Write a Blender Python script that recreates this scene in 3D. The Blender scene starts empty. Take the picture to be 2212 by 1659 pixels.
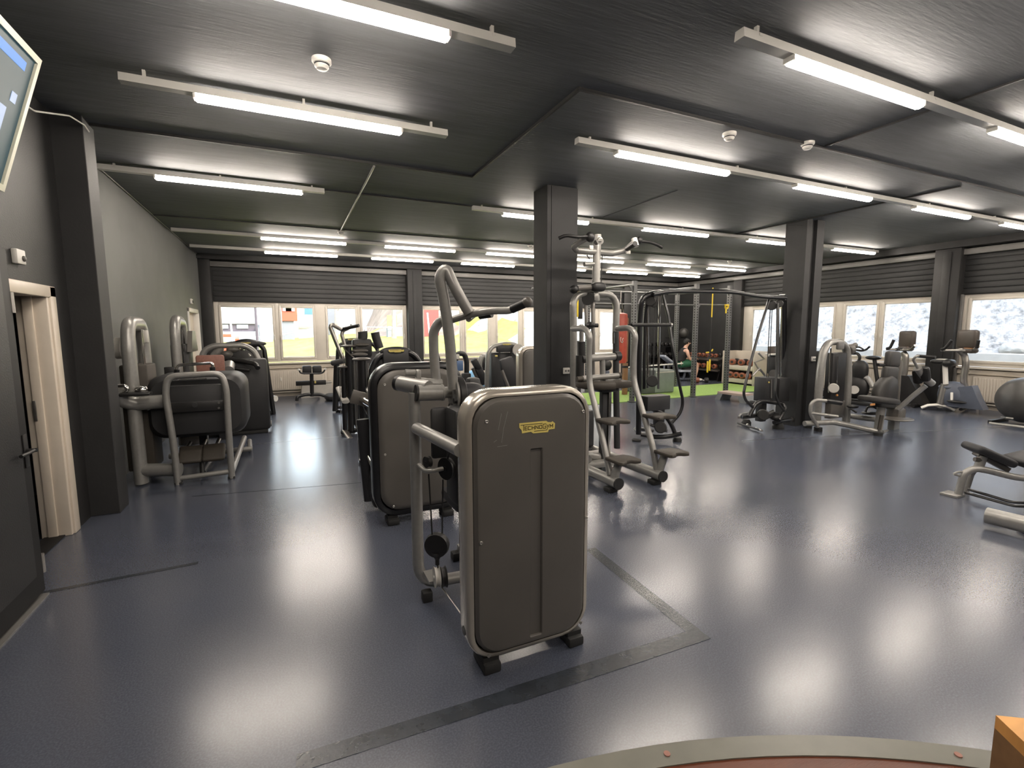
import bpy, bmesh, math, random
from mathutils import Vector as V, Matrix
R = math.radians
PI = math.pi
random.seed(11)
SC = bpy.context.scene
COL = SC.collection

SKY, SUN, EXPO = 0.42, 0.6, 1.95
# ------------------------------------------------------------------ helpers
PATTERN = {'lettering', 'hole_row', 'scratch', 'hair', 'branches', 'emblem', 'edge_trim', 'eyes_and_mouth', 'nose_and_ears', 'panel', 'plate', 'outlet'}
class MB:
    """Collects solid pieces; build() links them as ONE mesh object."""
    def __init__(s):
        s.v = []; s.f = []; s.m = []; s.mi = 0
    def add(s, vs, fs):
        o = len(s.v)
        s.v += [V(p) for p in vs]
        s.f += [tuple(i + o for i in f) for f in fs]
        s.m += [s.mi] * len(fs)
        return s
    def box(s, x0, x1, y0, y1, z0, z1, b=0.0, rot=None, piv=None, seg=2):
        x0, x1 = min(x0, x1), max(x0, x1); y0, y1 = min(y0, y1), max(y0, y1); z0, z1 = min(z0, z1), max(z0, z1)
        if b > 0:
            bm = bmesh.new(); bmesh.ops.create_cube(bm, size=1.0)
            for v in bm.verts:
                v.co = V((x0 + (v.co.x + .5) * (x1 - x0), y0 + (v.co.y + .5) * (y1 - y0), z0 + (v.co.z + .5) * (z1 - z0)))
            bb = min(b, .49 * min(x1 - x0, y1 - y0, z1 - z0))
            bmesh.ops.bevel(bm, geom=list(bm.edges), offset=bb, segments=seg, affect='EDGES', profile=.5)
            bm.verts.index_update()
            vs = [v.co.copy() for v in bm.verts]; fs = [[v.index for v in f.verts] for f in bm.faces]; bm.free()
        else:
            vs = [V((x, y, z)) for x in (x0, x1) for y in (y0, y1) for z in (z0, z1)]
            fs = [(0, 1, 3, 2), (4, 6, 7, 5), (0, 4, 5, 1), (2, 3, 7, 6), (0, 2, 6, 4), (1, 5, 7, 3)]
        if rot is not None:
            p = V(piv) if piv is not None else V(((x0 + x1) / 2, (y0 + y1) / 2, (z0 + z1) / 2))
            vs = [rot @ (v - p) + p for v in vs]
        return s.add(vs, fs)
    def cbox(s, c, size, b=0.0, rot=None, seg=2):
        return s.box(c[0] - size[0] / 2, c[0] + size[0] / 2, c[1] - size[1] / 2, c[1] + size[1] / 2, c[2] - size[2] / 2, c[2] + size[2] / 2, b, rot, seg=seg)
    def loft(s, rings, c0=True, c1=True, closed=True):
        n = len(rings[0]); vs = [p for r in rings for p in r]; fs = []
        for k in range(len(rings) - 1):
            for i in range(n if closed else n - 1):
                j = (i + 1) % n
                fs.append((k * n + i, k * n + j, (k + 1) * n + j, (k + 1) * n + i))
        if c0: fs.append(tuple(reversed(range(n))))
        if c1: fs.append(tuple((len(rings) - 1) * n + i for i in range(n)))
        return s.add(vs, fs)
    def tube(s, pts, r, fr=0.0, n=10, ry=None, caps=True, up=None, r1=None):
        pts = [V(p) for p in pts]
        if fr > 0 and len(pts) > 2:
            out = [pts[0]]
            for i in range(1, len(pts) - 1):
                a, b, c = pts[i - 1], pts[i], pts[i + 1]
                d0 = (a - b); d1 = (c - b); l0 = d0.length; l1 = d1.length
                if l0 < 1e-6 or l1 < 1e-6: continue
                d0 /= l0; d1 /= l1
                t = min(fr, l0 * .48, l1 * .48)
                p0 = b + d0 * t; p1 = b + d1 * t
                for k in range(7):
                    q = k / 6
                    out.append(p0 * (1 - q) ** 2 + b * 2 * q * (1 - q) + p1 * q * q)
            out.append(pts[-1]); pts = out
        q = [pts[0]]
        for p in pts[1:]:
            if (p - q[-1]).length > 1e-5: q.append(p)
        pts = q
        N = len(pts)
        if N < 2: return s
        tan = []
        for i in range(N):
            t = (pts[min(i + 1, N - 1)] - pts[max(i - 1, 0)])
            tan.append(t.normalized())
        u = V(up) if up is not None else (V((0, 0, 1)) if abs(tan[0].z) < .9 else V((0, 1, 0)))
        rings = []
        for i in range(N):
            t = tan[i]
            u = (u - t * u.dot(t))
            if u.length < 1e-5: u = t.orthogonal()
            u.normalize(); w = t.cross(u)
            rr = r if r1 is None else r + (r1 - r) * i / (N - 1)
            ra = rr; rb = (ry if ry is not None else r) * (rr / r)
            rings.append([pts[i] + u * (ra * math.cos(2 * PI * k / n)) + w * (rb * math.sin(2 * PI * k / n)) for k in range(n)])
        return s.loft(rings, caps, caps)
    def cyl(s, a, b, r, n=20, r1=None, bev=0.0):
        a = V(a); b = V(b); d = (b - a); L = d.length; d.normalize()
        if bev > 0:
            prof = [(r - bev, 0), (r, bev), (r, L - bev), (r - bev, L)]
        else:
            prof = [(r, 0), (r if r1 is None else r1, L)]
        return s.lathe(prof, a, d, n)
    def lathe(s, prof, o, ax=(0, 0, 1), n=20, caps=True):
        o = V(o); ax = V(ax).normalized(); u = ax.orthogonal().normalized(); w = ax.cross(u)
        rings = [[o + ax * hh + (u * math.cos(2 * PI * k / n) + w * math.sin(2 * PI * k / n)) * max(r, 1e-4) for k in range(n)] for r, hh in prof]
        return s.loft(rings, caps, caps)
    def ring(s, c, ax, ro, ri, th, n=24):
        c = V(c); ax = V(ax).normalized()
        return s.lathe([(ri, -th / 2), (ro, -th / 2), (ro, th / 2), (ri, th / 2), (ri, -th / 2)], c, ax, n, False)
    def ell(s, c, rx, ry, rz, rot=None, n=16, m=10, e=1.0):
        c = V(c); rings = []
        for i in range(m + 1):
            t = -PI / 2 + PI * i / m; ct, st = math.cos(t), math.sin(t)
            ct = math.copysign(abs(ct) ** e, ct); st = math.copysign(abs(st) ** e, st)
            rg = []
            for k in range(n):
                a = 2 * PI * k / n; ca, sa = math.cos(a), math.sin(a)
                ca = math.copysign(abs(ca) ** e, ca); sa = math.copysign(abs(sa) ** e, sa)
                p = V((rx * max(ct, 1e-3) * ca, ry * max(ct, 1e-3) * sa, rz * st))
                rg.append(c + (rot @ p if rot is not None else p))
            rings.append(rg)
        return s.loft(rings)
    def prism(s, poly, o, u, w, d):
        """poly [(a,b)] in the plane o + a*u + b*w, extruded by vector d"""
        o = V(o); u = V(u); w = V(w); d = V(d)
        r0 = [o + u * a + w * b for a, b in poly]
        return s.loft([r0, [p + d for p in r0]])
    def stroke(s, pts, wd, o, u, w, d, closed=False):
        """flat polyline of width wd in the plane, each segment a thin bar"""
        for i in range(len(pts) - 1):
            a = V((pts[i][0], pts[i][1])); b = V((pts[i + 1][0], pts[i + 1][1])); t = (b - a)
            if t.length < 1e-9: continue
            t.normalize(); nrm = V((-t.y, t.x)) * wd / 2; e = t * wd * .5
            q = [a - e - nrm, b + e - nrm, b + e + nrm, a - e + nrm]
            s.prism([(p.x, p.y) for p in q], o, u, w, d)
        return s
    def clusters(s):
        """groups of pieces that touch (by bounding box), each as a list of face indices"""
        par = list(range(len(s.v)))
        def find(a):
            while par[a] != a: par[a] = par[par[a]]; a = par[a]
            return a
        for f in s.f:
            a = find(f[0])
            for b in f[1:]: par[find(b)] = a
        isl = {}
        for i, p in enumerate(s.v):
            k = find(i); q = isl.get(k)
            if q is None: isl[k] = [p.x, p.y, p.z, p.x, p.y, p.z]
            else:
                q[0] = min(q[0], p.x); q[1] = min(q[1], p.y); q[2] = min(q[2], p.z); q[3] = max(q[3], p.x); q[4] = max(q[4], p.y); q[5] = max(q[5], p.z)
        ks = list(isl); grp = {k: k for k in ks}
        def gf(a):
            while grp[a] != a: a = grp[a]
            return a
        e = .004
        for i, a in enumerate(ks):
            A = isl[a]
            for b in ks[i + 1:]:
                B = isl[b]
                if all(A[c] - e <= B[c + 3] and B[c] - e <= A[c + 3] for c in range(3)): grp[gf(b)] = gf(a)
        out = {}
        for i, f in enumerate(s.f): out.setdefault(gf(find(f[0])), []).append(i)
        return list(out.values())
    def build(s, name, mat, parent=None, smooth=38):
        if parent is not None and name not in PATTERN:
            cl = s.clusters()
            if len(cl) > 1:
                first = None
                for fi in cl:
                    m = MB(); mp = {}
                    for i in fi:
                        for q in s.f[i]:
                            if q not in mp: mp[q] = len(m.v); m.v.append(s.v[q])
                        m.f.append(tuple(mp[q] for q in s.f[i])); m.m.append(s.m[i])
                    o = m._link(name, mat, parent, smooth)
                    if first is None: first = o
                return first
        return s._link(name, mat, parent, smooth)
    def _link(s, name, mat, parent, smooth):
        me = bpy.data.meshes.new(name)
        off = V(ORG.get(parent.name, (0, 0, 0))) if parent is not None else V((0, 0, 0))
        me.from_pydata([p - off for p in s.v], [], s.f)
        mats = mat if isinstance(mat, (list, tuple)) else [mat]
        for m in mats: me.materials.append(m)
        if len(mats) > 1: me.polygons.foreach_set('material_index', s.m)
        bm = bmesh.new(); bm.from_mesh(me); bmesh.ops.recalc_face_normals(bm, faces=bm.faces); bm.to_mesh(me); bm.free()
        if smooth:
            me.polygons.foreach_set('use_smooth', [True] * len(me.polygons))
            try: me.set_sharp_from_angle(angle=R(smooth))
            except Exception: pass
        me.update()
        o = bpy.data.objects.new(name, me); COL.objects.link(o)
        if parent is not None:
            o.parent = parent; ORG[o.name] = off
        return o

ORG = {}
def thing(name, label, cat, loc=(0, 0, 0), group=None):
    o = bpy.data.objects.new(name, None); COL.objects.link(o)
    o.empty_display_size = .1
    o.location = loc; ORG[o.name] = V(loc)
    o['label'] = label; o['category'] = cat
    if group: o['group'] = group
    return o
def tag(o, label, cat, group=None, kind=None):
    o['label'] = label; o['category'] = cat
    if group: o['group'] = group
    if kind: o['kind'] = kind
    return o
def struct(o, label=None, cat=None):
    o['kind'] = 'structure'
    if label: o['label'] = label
    if cat: o['category'] = cat
    return o
def dup(root, loc, label, rotz=None, scale=None):
    r = root.copy(); COL.objects.link(r); r.location = loc; r['label'] = label
    if rotz is not None: r.rotation_euler = (0, 0, rotz)
    if scale is not None: r.scale = (scale,) * 3
    for ch in list(root.children):
        c = ch.copy(); COL.objects.link(c); c.parent = r
        for g in list(ch.children):
            d = g.copy(); COL.objects.link(d); d.parent = c
    return r
def rrect(cx, cz, hw, hh, r, y, n=6, plane='xz'):
    """rounded rectangle ring; plane xz at depth y, or yz at depth x"""
    out = []
    r = min(r, hw * .999, hh * .999)
    for (sx, sz, a0) in ((1, 1, 0), (-1, 1, 90), (-1, -1, 180), (1, -1, 270)):
        for k in range(n + 1):
            a = R(a0 + 90 * k / n)
            x = cx + sx * (hw - r) + r * math.cos(a); z = cz + sz * (hh - r) + r * math.sin(a)
            out.append(V((x, y, z)) if plane == 'xz' else V((y, x, z)))
    return out
def rz(a): return Matrix.Rotation(a, 3, 'Z')
def rx(a): return Matrix.Rotation(a, 3, 'X')
def ry(a): return Matrix.Rotation(a, 3, 'Y')

# ---------------------------------------------------------------- materials
def mat(name, col, rough=.5, metal=0.0, var=.0, vscale=6.0, bump=0.0, bscale=60.0, spec=.5, coat=0.0, rvar=0.0, stretch=None):
    m = bpy.data.materials.new(name); m.use_nodes = True
    nt = m.node_tree; N = nt.nodes; L = nt.links
    p = N['Principled BSDF']
    p.inputs['Base Color'].default_value = (*col, 1); p.inputs['Roughness'].default_value = rough
    p.inputs['Metallic'].default_value = metal
    p.inputs['Specular IOR Level'].default_value = spec
    if coat: p.inputs['Coat Weight'].default_value = coat; p.inputs['Coat Roughness'].default_value = .12
    if var or bump or rvar:
        tc = N.new('ShaderNodeTexCoord'); src = tc.outputs['Object']
        if stretch:
            mp = N.new('ShaderNodeMapping'); mp.inputs['Scale'].default_value = stretch
            L.new(src, mp.inputs['Vector']); src = mp.outputs['Vector']
    if var or rvar:
        n1 = N.new('ShaderNodeTexNoise'); n1.inputs['Scale'].default_value = vscale; n1.inputs['Detail'].default_value = 5
        L.new(src, n1.inputs['Vector'])
    if var:
        r = N.new('ShaderNodeValToRGB')
        r.color_ramp.elements[0].position = .3; r.color_ramp.elements[1].position = .7
        r.color_ramp.elements[0].color = (*[c * (1 - var) for c in col], 1)
        r.color_ramp.elements[1].color = (*[min(1, c * (1 + var)) for c in col], 1)
        L.new(n1.outputs['Fac'], r.inputs['Fac']); L.new(r.outputs['Color'], p.inputs['Base Color'])
    if rvar:
        mr = N.new('ShaderNodeMapRange'); mr.inputs['To Min'].default_value = max(.02, rough - rvar); mr.inputs['To Max'].default_value = min(1, rough + rvar)
        L.new(n1.outputs['Fac'], mr.inputs['Value']); L.new(mr.outputs['Result'], p.inputs['Roughness'])
    if bump:
        n2 = N.new('ShaderNodeTexNoise'); n2.inputs['Scale'].default_value = bscale; n2.inputs['Detail'].default_value = 4
        L.new(src, n2.inputs['Vector'])
        b = N.new('ShaderNodeBump'); b.inputs['Strength'].default_value = bump; b.inputs['Distance'].default_value = .01
        L.new(n2.outputs['Fac'], b.inputs['Height']); L.new(b.outputs['Normal'], p.inputs['Normal'])
    return m
def emis(name, col, s, base=(.8, .8, .8)):
    m = bpy.data.materials.new(name); m.use_nodes = True
    p = m.node_tree.nodes['Principled BSDF']
    p.inputs['Base Color'].default_value = (*base, 1)
    p.inputs['Emission Color'].default_value = (*col, 1); p.inputs['Emission Strength'].default_value = s
    return m
def glassmat(name):
    m = bpy.data.materials.new(name); m.use_nodes = True
    nt = m.node_tree; N = nt.nodes; L = nt.links
    for n in list(N): N.remove(n)
    out = N.new('ShaderNodeOutputMaterial'); mix = N.new('ShaderNodeMixShader'); tr = N.new('ShaderNodeBsdfTransparent'); gl = N.new('ShaderNodeBsdfGlossy')
    fr = N.new('ShaderNodeFresnel'); fr.inputs['IOR'].default_value = 1.35
    tr.inputs['Color'].default_value = (.95, .97, .96, 1); gl.inputs['Roughness'].default_value = .02
    L.new(fr.outputs['Fac'], mix.inputs['Fac']); L.new(tr.outputs[0], mix.inputs[1]); L.new(gl.outputs[0], mix.inputs[2]); L.new(mix.outputs[0], out.inputs['Surface'])
    return m

M = {}
M['wall'] = mat('dark_wall_paint', (.026, .0265, .027), .6, var=.12, vscale=3, bump=.15, bscale=90)
M['wall_lit'] = mat('lit_wall_paint', (.132, .133, .128), .65, var=.08, vscale=2, bump=.2, bscale=120)  # same paint as the dark walls, lamp light put into a lighter colour
M['black_wall'] = mat('black_wall_paint', (.016, .0155, .0155), .55, var=.2, vscale=5, bump=.2, bscale=100)
M['ceil'] = mat('painted_concrete_ceiling', (.148, .154, .162), .7, spec=.25, var=.14, vscale=3.0, bump=.3, bscale=10, stretch=(.6, 5, 1), rvar=.12)
M['groove'] = mat('dark_joint', (.008, .008, .008), .8)
M['pillar'] = mat('pillar_paint', (.0205, .0205, .021), .68, var=.12, vscale=4, bump=.1, bscale=60)
M['white_wall'] = mat('warm_white_paint', (.54, .485, .41), .6, var=.05, vscale=4, bump=.1, bscale=90)
M['upvc'] = mat('white_window_plastic', (.58, .54, .475), .35, var=.03)
M['seal'] = mat('rubber_seal', (.03, .03, .035), .6)
M['glass'] = glassmat('window_glass')
M['radiator'] = mat('radiator_enamel', (.55, .50, .43), .4, var=.03)
M['duct'] = mat('grey_cable_trunking', (.14, .135, .128), .38, var=.08)
M['white'] = mat('white_plastic', (.72, .70, .65), .4, var=.04)
M['doorframe'] = mat('cream_door_frame', (.66, .58, .48), .38, var=.04)
M['doorleaf'] = mat('dark_door_leaf', (.010, .0095, .0095), .6, spec=.3, var=.15)
M['silver'] = mat('silver_machine_paint', (.305, .298, .28), .33, metal=.4, var=.06, vscale=30, bump=.02, bscale=400)
M['silver_d'] = mat('warm_grey_shroud_plastic', (.099, .091, .081), .36, var=.08, vscale=3, bump=.03, bscale=300)
M['shell'] = mat('glossy_silver_shell', (.40, .365, .31), .22, metal=.45, var=.05, coat=.4)
M['chrome'] = mat('chrome', (.62, .60, .57), .14, metal=1.0)
M['steel'] = mat('satin_steel', (.42, .40, .37), .3, metal=.9, var=.06)
M['black'] = mat('black_frame_paint', (.008, .008, .009), .32, var=.15, coat=.2)
M['blackp'] = mat('black_plastic', (.011, .0105, .0105), .45, var=.15)
M['rubber'] = mat('black_rubber', (.016, .016, .016), .7, var=.2, bump=.1, bscale=200)
M['pad'] = mat('black_upholstery', (.015, .015, .017), .5, var=.15, bump=.12, bscale=160)
M['padbrown'] = mat('dark_brown_step_rubber', (.050, .042, .033), .6, var=.15, bump=.15, bscale=220)
M['greyshell'] = mat('charcoal_shell', (.022, .022, .023), .5, var=.1)
M['redpad'] = mat('reddish_brown_pad', (.26, .12, .09), .6, var=.12, vscale=40)
M['yellow'] = mat('yellow_enamel', (.66, .54, .16), .4, var=.04)
M['ink'] = mat('dark_lettering', (.05, .035, .012), .5)
M['cable'] = mat('black_cable', (.01, .01, .01), .5)
M['rig'] = mat('grey_rig_steel', (.13, .132, .13), .45, metal=.3, var=.1)
M['hole'] = mat('hole_shadow_steel', (.012, .012, .012), .8)
M['bag'] = mat('red_bag_vinyl', (.46, .075, .045), .42, var=.12, vscale=8, bump=.1, bscale=60)
M['bagband'] = mat('brown_bag_band', (.22, .11, .05), .6, var=.15)
M['strap'] = mat('black_strap', (.02, .02, .02), .7)
M['ystrap'] = mat('yellow_strap', (.75, .55, .03), .55, var=.06)
M['plyo'] = mat('grey_green_vinyl', (.19, .22, .20), .4, var=.1, bump=.3, bscale=8)
M['plyo_d'] = mat('dark_grey_vinyl', (.075, .082, .080), .5, var=.1)
M['turf'] = mat('green_turf', (.30, .46, .11), .85, var=.16, vscale=30, bump=.8, bscale=500)
M['dumb'] = mat('rust_red_weight_head', (.27, .085, .045), .45, var=.2)
M['skin'] = mat('skin', (.68, .42, .31), .5, var=.05)
M['hair'] = mat('black_hair', (.012, .010, .009), .5, var=.3, vscale=60, bump=.5, bscale=150)
M['tank'] = mat('black_cotton', (.018, .017, .018), .85, var=.2, bump=.2, bscale=90)
M['shorts'] = mat('green_shorts_cloth', (.02, .11, .055), .7, var=.4, vscale=30, stretch=(6, 1, 1))
M['shoe'] = mat('pale_shoe', (.55, .52, .47), .6, var=.08)
M['benchtop'] = mat('pale_blue_grey_vinyl', (.42, .45, .53), .45, var=.08)
M['steppink'] = mat('pinkish_step_top', (.42, .33, .28), .6, var=.06)
M['stepgrey'] = mat('grey_step_plastic', (.22, .23, .23), .55, var=.1)
M['ballgrey'] = mat('charcoal_ball_rubber', (.055, .053, .050), .42, var=.1)
M['ballblue'] = mat('pale_blue_ball', (.22, .48, .75), .4, var=.05)
M['bikegrey'] = mat('blue_grey_bike_shell', (.10, .115, .15), .42, var=.1)
M['console'] = mat('brown_console_back', (.060, .049, .041), .4, var=.12)
M['padgrey'] = mat('dark_grey_leatherette', (.040, .038, .036), .5, var=.12, bump=.15, bscale=120)
M['orange'] = mat('copper_label', (.55, .25, .08), .5)
M['counter'] = mat('red_brown_counter_top', (.10, .026, .009), .4, var=.14, vscale=7, stretch=(1, 9, 1), bump=.05, bscale=80)
M['counteredge'] = mat('grey_green_counter_edge', (.14, .138, .115), .34, var=.08, vscale=25)
M['oak'] = mat('orange_oak', (.58, .29, .08), .5, var=.14, vscale=9, stretch=(1, 7, 1))
M['oakdark'] = mat('dark_oak', (.20, .11, .045), .6, var=.3, vscale=30)  # darker tone for the block body below the lighter lid
M['wheel'] = mat('grey_plastic_disc', (.50, .48, .44), .4, var=.05)
M['lamp'] = emis('led_diffuser', (1.0, .895, .785), 20.0)
M['screen_dark'] = emis('tv_screen_dark', (.02, .05, .06), .35, (.01, .01, .01))
M['screen_pale'] = emis('tv_screen_pale', (.42, .52, .72), .28, (.01, .01, .01))
M['screen_blue'] = emis('tv_screen_blue', (.03, .18, .55), .4, (.01, .01, .01))
M['tvframe'] = mat('pale_tv_bezel', (.62, .62, .50), .4)
M['bluestack'] = mat('blue_weight_stack', (.10, .17, .32), .4, var=.1)
M['scuff'] = mat('floor_tape_mark', (.028, .034, .043), .24, spec=.9, var=.25, vscale=9, bump=.1, bscale=60)

def floormat():
    m = bpy.data.materials.new('blue_grey_vinyl_floor'); m.use_nodes = True
    nt = m.node_tree; N = nt.nodes; L = nt.links; p = N['Principled BSDF']
    g = N.new('ShaderNodeNewGeometry')
    n1 = N.new('ShaderNodeTexNoise'); n1.inputs['Scale'].default_value = .7; n1.inputs['Detail'].default_value = 3; n1.inputs['Roughness'].default_value = .5
    n2 = N.new('ShaderNodeTexNoise'); n2.inputs['Scale'].default_value = 130; n2.inputs['Detail'].default_value = 3
    L.new(g.outputs['Position'], n1.inputs['Vector']); L.new(g.outputs['Position'], n2.inputs['Vector'])
    r = N.new('ShaderNodeValToRGB'); e = r.color_ramp.elements
    e[0].position = .25; e[0].color = (.060, .071, .103, 1); e[1].position = .75; e[1].color = (.078, .086, .110, 1)
    L.new(n1.outputs['Fac'], r.inputs['Fac'])
    r2 = N.new('ShaderNodeValToRGB'); f = r2.color_ramp.elements
    f[0].position = .42; f[0].color = (.86, .86, .86, 1); f[1].position = .66; f[1].color = (1.25, 1.22, 1.16, 1)
    L.new(n2.outputs['Fac'], r2.inputs['Fac'])
    mx = N.new('ShaderNodeMix'); mx.data_type = 'RGBA'; mx.blend_type = 'MULTIPLY'; mx.inputs['Factor'].default_value = 1
    L.new(r.outputs['Color'], mx.inputs['A']); L.new(r2.outputs['Color'], mx.inputs['B']); L.new(mx.outputs['Result'], p.inputs['Base Color'])
    mr = N.new('ShaderNodeMapRange'); mr.inputs['From Min'].default_value = .3; mr.inputs['From Max'].default_value = .7
    mr.inputs['To Min'].default_value = .225; mr.inputs['To Max'].default_value = .25
    L.new(n1.outputs['Fac'], mr.inputs['Value']); L.new(mr.outputs['Result'], p.inputs['Roughness'])
    b = N.new('ShaderNodeBump'); b.inputs['Strength'].default_value = .05; b.inputs['Distance'].default_value = .002
    L.new(n2.outputs['Fac'], b.inputs['Height']); L.new(b.outputs['Normal'], p.inputs['Normal'])
    p.inputs['Specular IOR Level'].default_value = 1.0
    return m
M['floor'] = floormat()

# ------------------------------------------------------------------- camera
cam = bpy.data.cameras.new('camera'); co = bpy.data.objects.new('camera', cam); COL.objects.link(co)
cam.sensor_width = 36.0; cam.lens = 1042.525 / 2212 * 36.0; cam.clip_start = .05; cam.clip_end = 400
_r0 = V((0.90695884, -0.42120258, -0.00374768)); _r1 = V((-0.05051792, -0.09993663, -0.99371053)); _r2 = V((0.4181789, 0.90144388, -0.11191669))
mw = Matrix.Identity(4)
for i in range(3):
    mw[i][0] = _r0[i]; mw[i][1] = -_r1[i]; mw[i][2] = -_r2[i]
mw[0][3], mw[1][3], mw[2][3] = 0, 0, 1.64
co.matrix_world = mw
SC.camera = co

# --------------------------------------------------------------- room shell
XL, XR, YB, YF = -1.75, 12.71, 13.33, -2.6
mb = MB(); mb.box(-4.2, XR + .3, YF - .3, YB + .3, -.2, 0)
struct(mb.build('floor', M['floor'], None, 0))
# ceiling slabs, each a little lower than the one nearer the entrance
mb = MB()
mb.box(-4.2, 4.88, YF - .3, 3.23, 3.42, 3.75); mb.box(4.88, XR + .3, YF - .3, 3.23, 3.41, 3.75)
mb.box(-4.2, 2.06, 3.23, 5.5, 3.42, 3.75); mb.box(2.06, XR + .3, 3.23, 5.5, 3.398, 3.75)
mb.box(-4.2, XR + .3, 5.5, 6.72, 3.398, 3.75); mb.box(-4.2, XR + .3, 6.72, 9.1, 3.386, 3.75)
mb.box(-4.2, XR + .3, 9.1, YB + .3, 3.374, 3.75)
struct(mb.build('ceiling', M['ceil'], None, 0))
mb = MB()
mb.box(7.66, 7.69, 3.3, 6.7, 3.380, 3.40); mb.box(4.6, 4.615, 4.9, 6.5, 3.394, 3.40)
struct(mb.build('trim_1', M['groove'], None, 0))
# edge bands of the slab steps (thin strips darker than the slabs)
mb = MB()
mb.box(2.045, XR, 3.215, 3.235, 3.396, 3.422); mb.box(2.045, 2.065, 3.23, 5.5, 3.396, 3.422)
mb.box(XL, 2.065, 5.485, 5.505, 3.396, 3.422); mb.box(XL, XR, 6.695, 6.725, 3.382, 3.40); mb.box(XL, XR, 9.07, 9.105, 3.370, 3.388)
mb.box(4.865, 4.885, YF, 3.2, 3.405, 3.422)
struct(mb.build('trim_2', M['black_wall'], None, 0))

# left side: long wall, pillar, door recess wall, dark leaf
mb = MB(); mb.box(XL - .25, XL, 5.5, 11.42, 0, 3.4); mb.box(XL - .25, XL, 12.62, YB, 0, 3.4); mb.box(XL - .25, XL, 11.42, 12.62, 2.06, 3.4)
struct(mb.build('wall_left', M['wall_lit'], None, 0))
mb = MB(); mb.box(-1.95, -1.45, 5.33, 5.60, 0, 3.44, .006)
struct(mb.build('pillar_left', M['pillar'], None, 0))
mb = MB(); mb.box(-1.83, -1.66, 4.98, 5.34, 0, 3.42); mb.box(-1.83, -1.66, 4.0, 4.98, 1.965, 3.42); mb.box(-1.83, -1.5, YF, 3.86, 0, 3.42); mb.box(-1.83, -1.66, 3.86, 4.02, 0, 3.42)
struct(mb.build('wall_side', M['black_wall'], None, 0))
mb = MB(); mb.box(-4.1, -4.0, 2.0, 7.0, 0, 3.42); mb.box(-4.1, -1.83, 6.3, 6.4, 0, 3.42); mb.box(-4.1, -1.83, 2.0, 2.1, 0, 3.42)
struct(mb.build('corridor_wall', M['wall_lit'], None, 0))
# near door: cream frame, open opening
d1 = struct(thing('door_1', 'cream framed doorway standing open in the dark left wall', 'door', (-1.7, 4.98, 0)))
mb = MB(); mb.box(-1.845, -1.655, 4.90, 4.995, 0, 1.97, .008); mb.box(-1.70, -1.64, 4.93, 5.035, 0, 1.99, .01); mb.box(-1.80, -1.74, 4.885, 4.93, 0, 1.96, .006)
mb.build('jamb', M['doorframe'], d1)
mb = MB(); mb.box(-1.70, -1.64, 3.98, 5.035, 1.90, 1.99, .01); mb.box(-1.845, -1.655, 4.0, 4.98, 1.905, 1.955, .008)
mb.build('head', M['doorframe'], d1)
mb = MB(); mb.cbox((-1.79, 4.882, 1.03), (.022, .012, .16), .003); mb.build('strike_plate', M['steel'], d1)
mb = MB(); mb.box(-1.83, -1.70, 4.02, 4.90, .0, .012); mb.build('threshold', M['doorleaf'], d1)
# dark double leaf standing open nearest the camera
d2 = struct(thing('door_2', 'black door leaf folded open against the wall at the left edge', 'door', (-1.48, 3.2, 0)))
mb = MB(); mb.box(-1.50, -1.455, 2.55, 3.84, .03, 2.12, .004); mb.build('leaf', M['doorleaf'], d2)
mb = MB(); mb.box(-1.455, -1.449, 2.66, 3.74, .16, 2.0, .002); mb.build('leaf_panel', M['black_wall'], d2)
mb = MB(); mb.cyl((-1.455, 3.79, .93), (-1.40, 3.79, .93), .012); mb.tube([(-1.41, 3.79, .93), (-1.41, 3.62, .93)], .01); mb.cbox((-1.452, 3.79, .93), (.008, .045, .2), .003)
mb.build('handle', M['blackp'], d2)
mb = MB(); mb.cyl((-1.46, 3.85, .14), (-1.46, 3.85, .26), .014); mb.cyl((-1.46, 3.85, 1.75), (-1.46, 3.85, 1.87), .014); mb.build('hinge', M['steel'], d2)
mb = MB(); mb.box(-1.50, -1.435, YF, 3.83, 0, .010); struct(mb.build('baseboard_left', M['duct'], None, 0))
# far door in the left wall
d3 = struct(thing('door_3', 'far cream door with white frame near the window corner', 'door', (XL, 12.0, 0)))
mb = MB(); mb.box(XL - .1, XL + .02, 11.38, 11.47, 0, 2.1, .006); mb.box(XL - .1, XL + .02, 12.57, 12.66, 0, 2.1, .006); mb.box(XL - .1, XL + .02, 11.38, 12.66, 2.02, 2.1, .006)
mb.build('frame', M['white'], d3)
mb = MB(); mb.box(XL - .13, XL - .08, 11.47, 12.57, .01, 2.02, .004); mb.build('leaf', M['doorframe'], d3)
mb = MB(); mb.cyl((XL - .08, 11.58, 1.02), (XL - .02, 11.58, 1.02), .012); mb.tube([(XL - .03, 11.58, 1.02), (XL - .03, 11.72, 1.02)], .01); mb.build('handle', M['steel'], d3)
# wall behind the camera and outer sides
mb = MB(); mb.box(-4.2, XR + .3, YF - .25, YF, 0, 3.42); struct(mb.build('wall_front', M['wall'], None, 0))

HEAD, SILL = 2.324, .86
def ribs(mb, horizontal_axis, a0, a1, plane, sgn):
    """horizontal lamellas of the roller shutter boxes above the windows"""
    z = HEAD + .01
    while z < 3.08:
        zz = min(z + .115, 3.1)
        if horizontal_axis == 'x': mb.box(a0, a1, plane, plane + sgn * .028, z, zz - .018, .008)
        else: mb.box(plane, plane + sgn * .028, a0, a1, z, zz - .018, .008)
        z += .115
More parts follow.
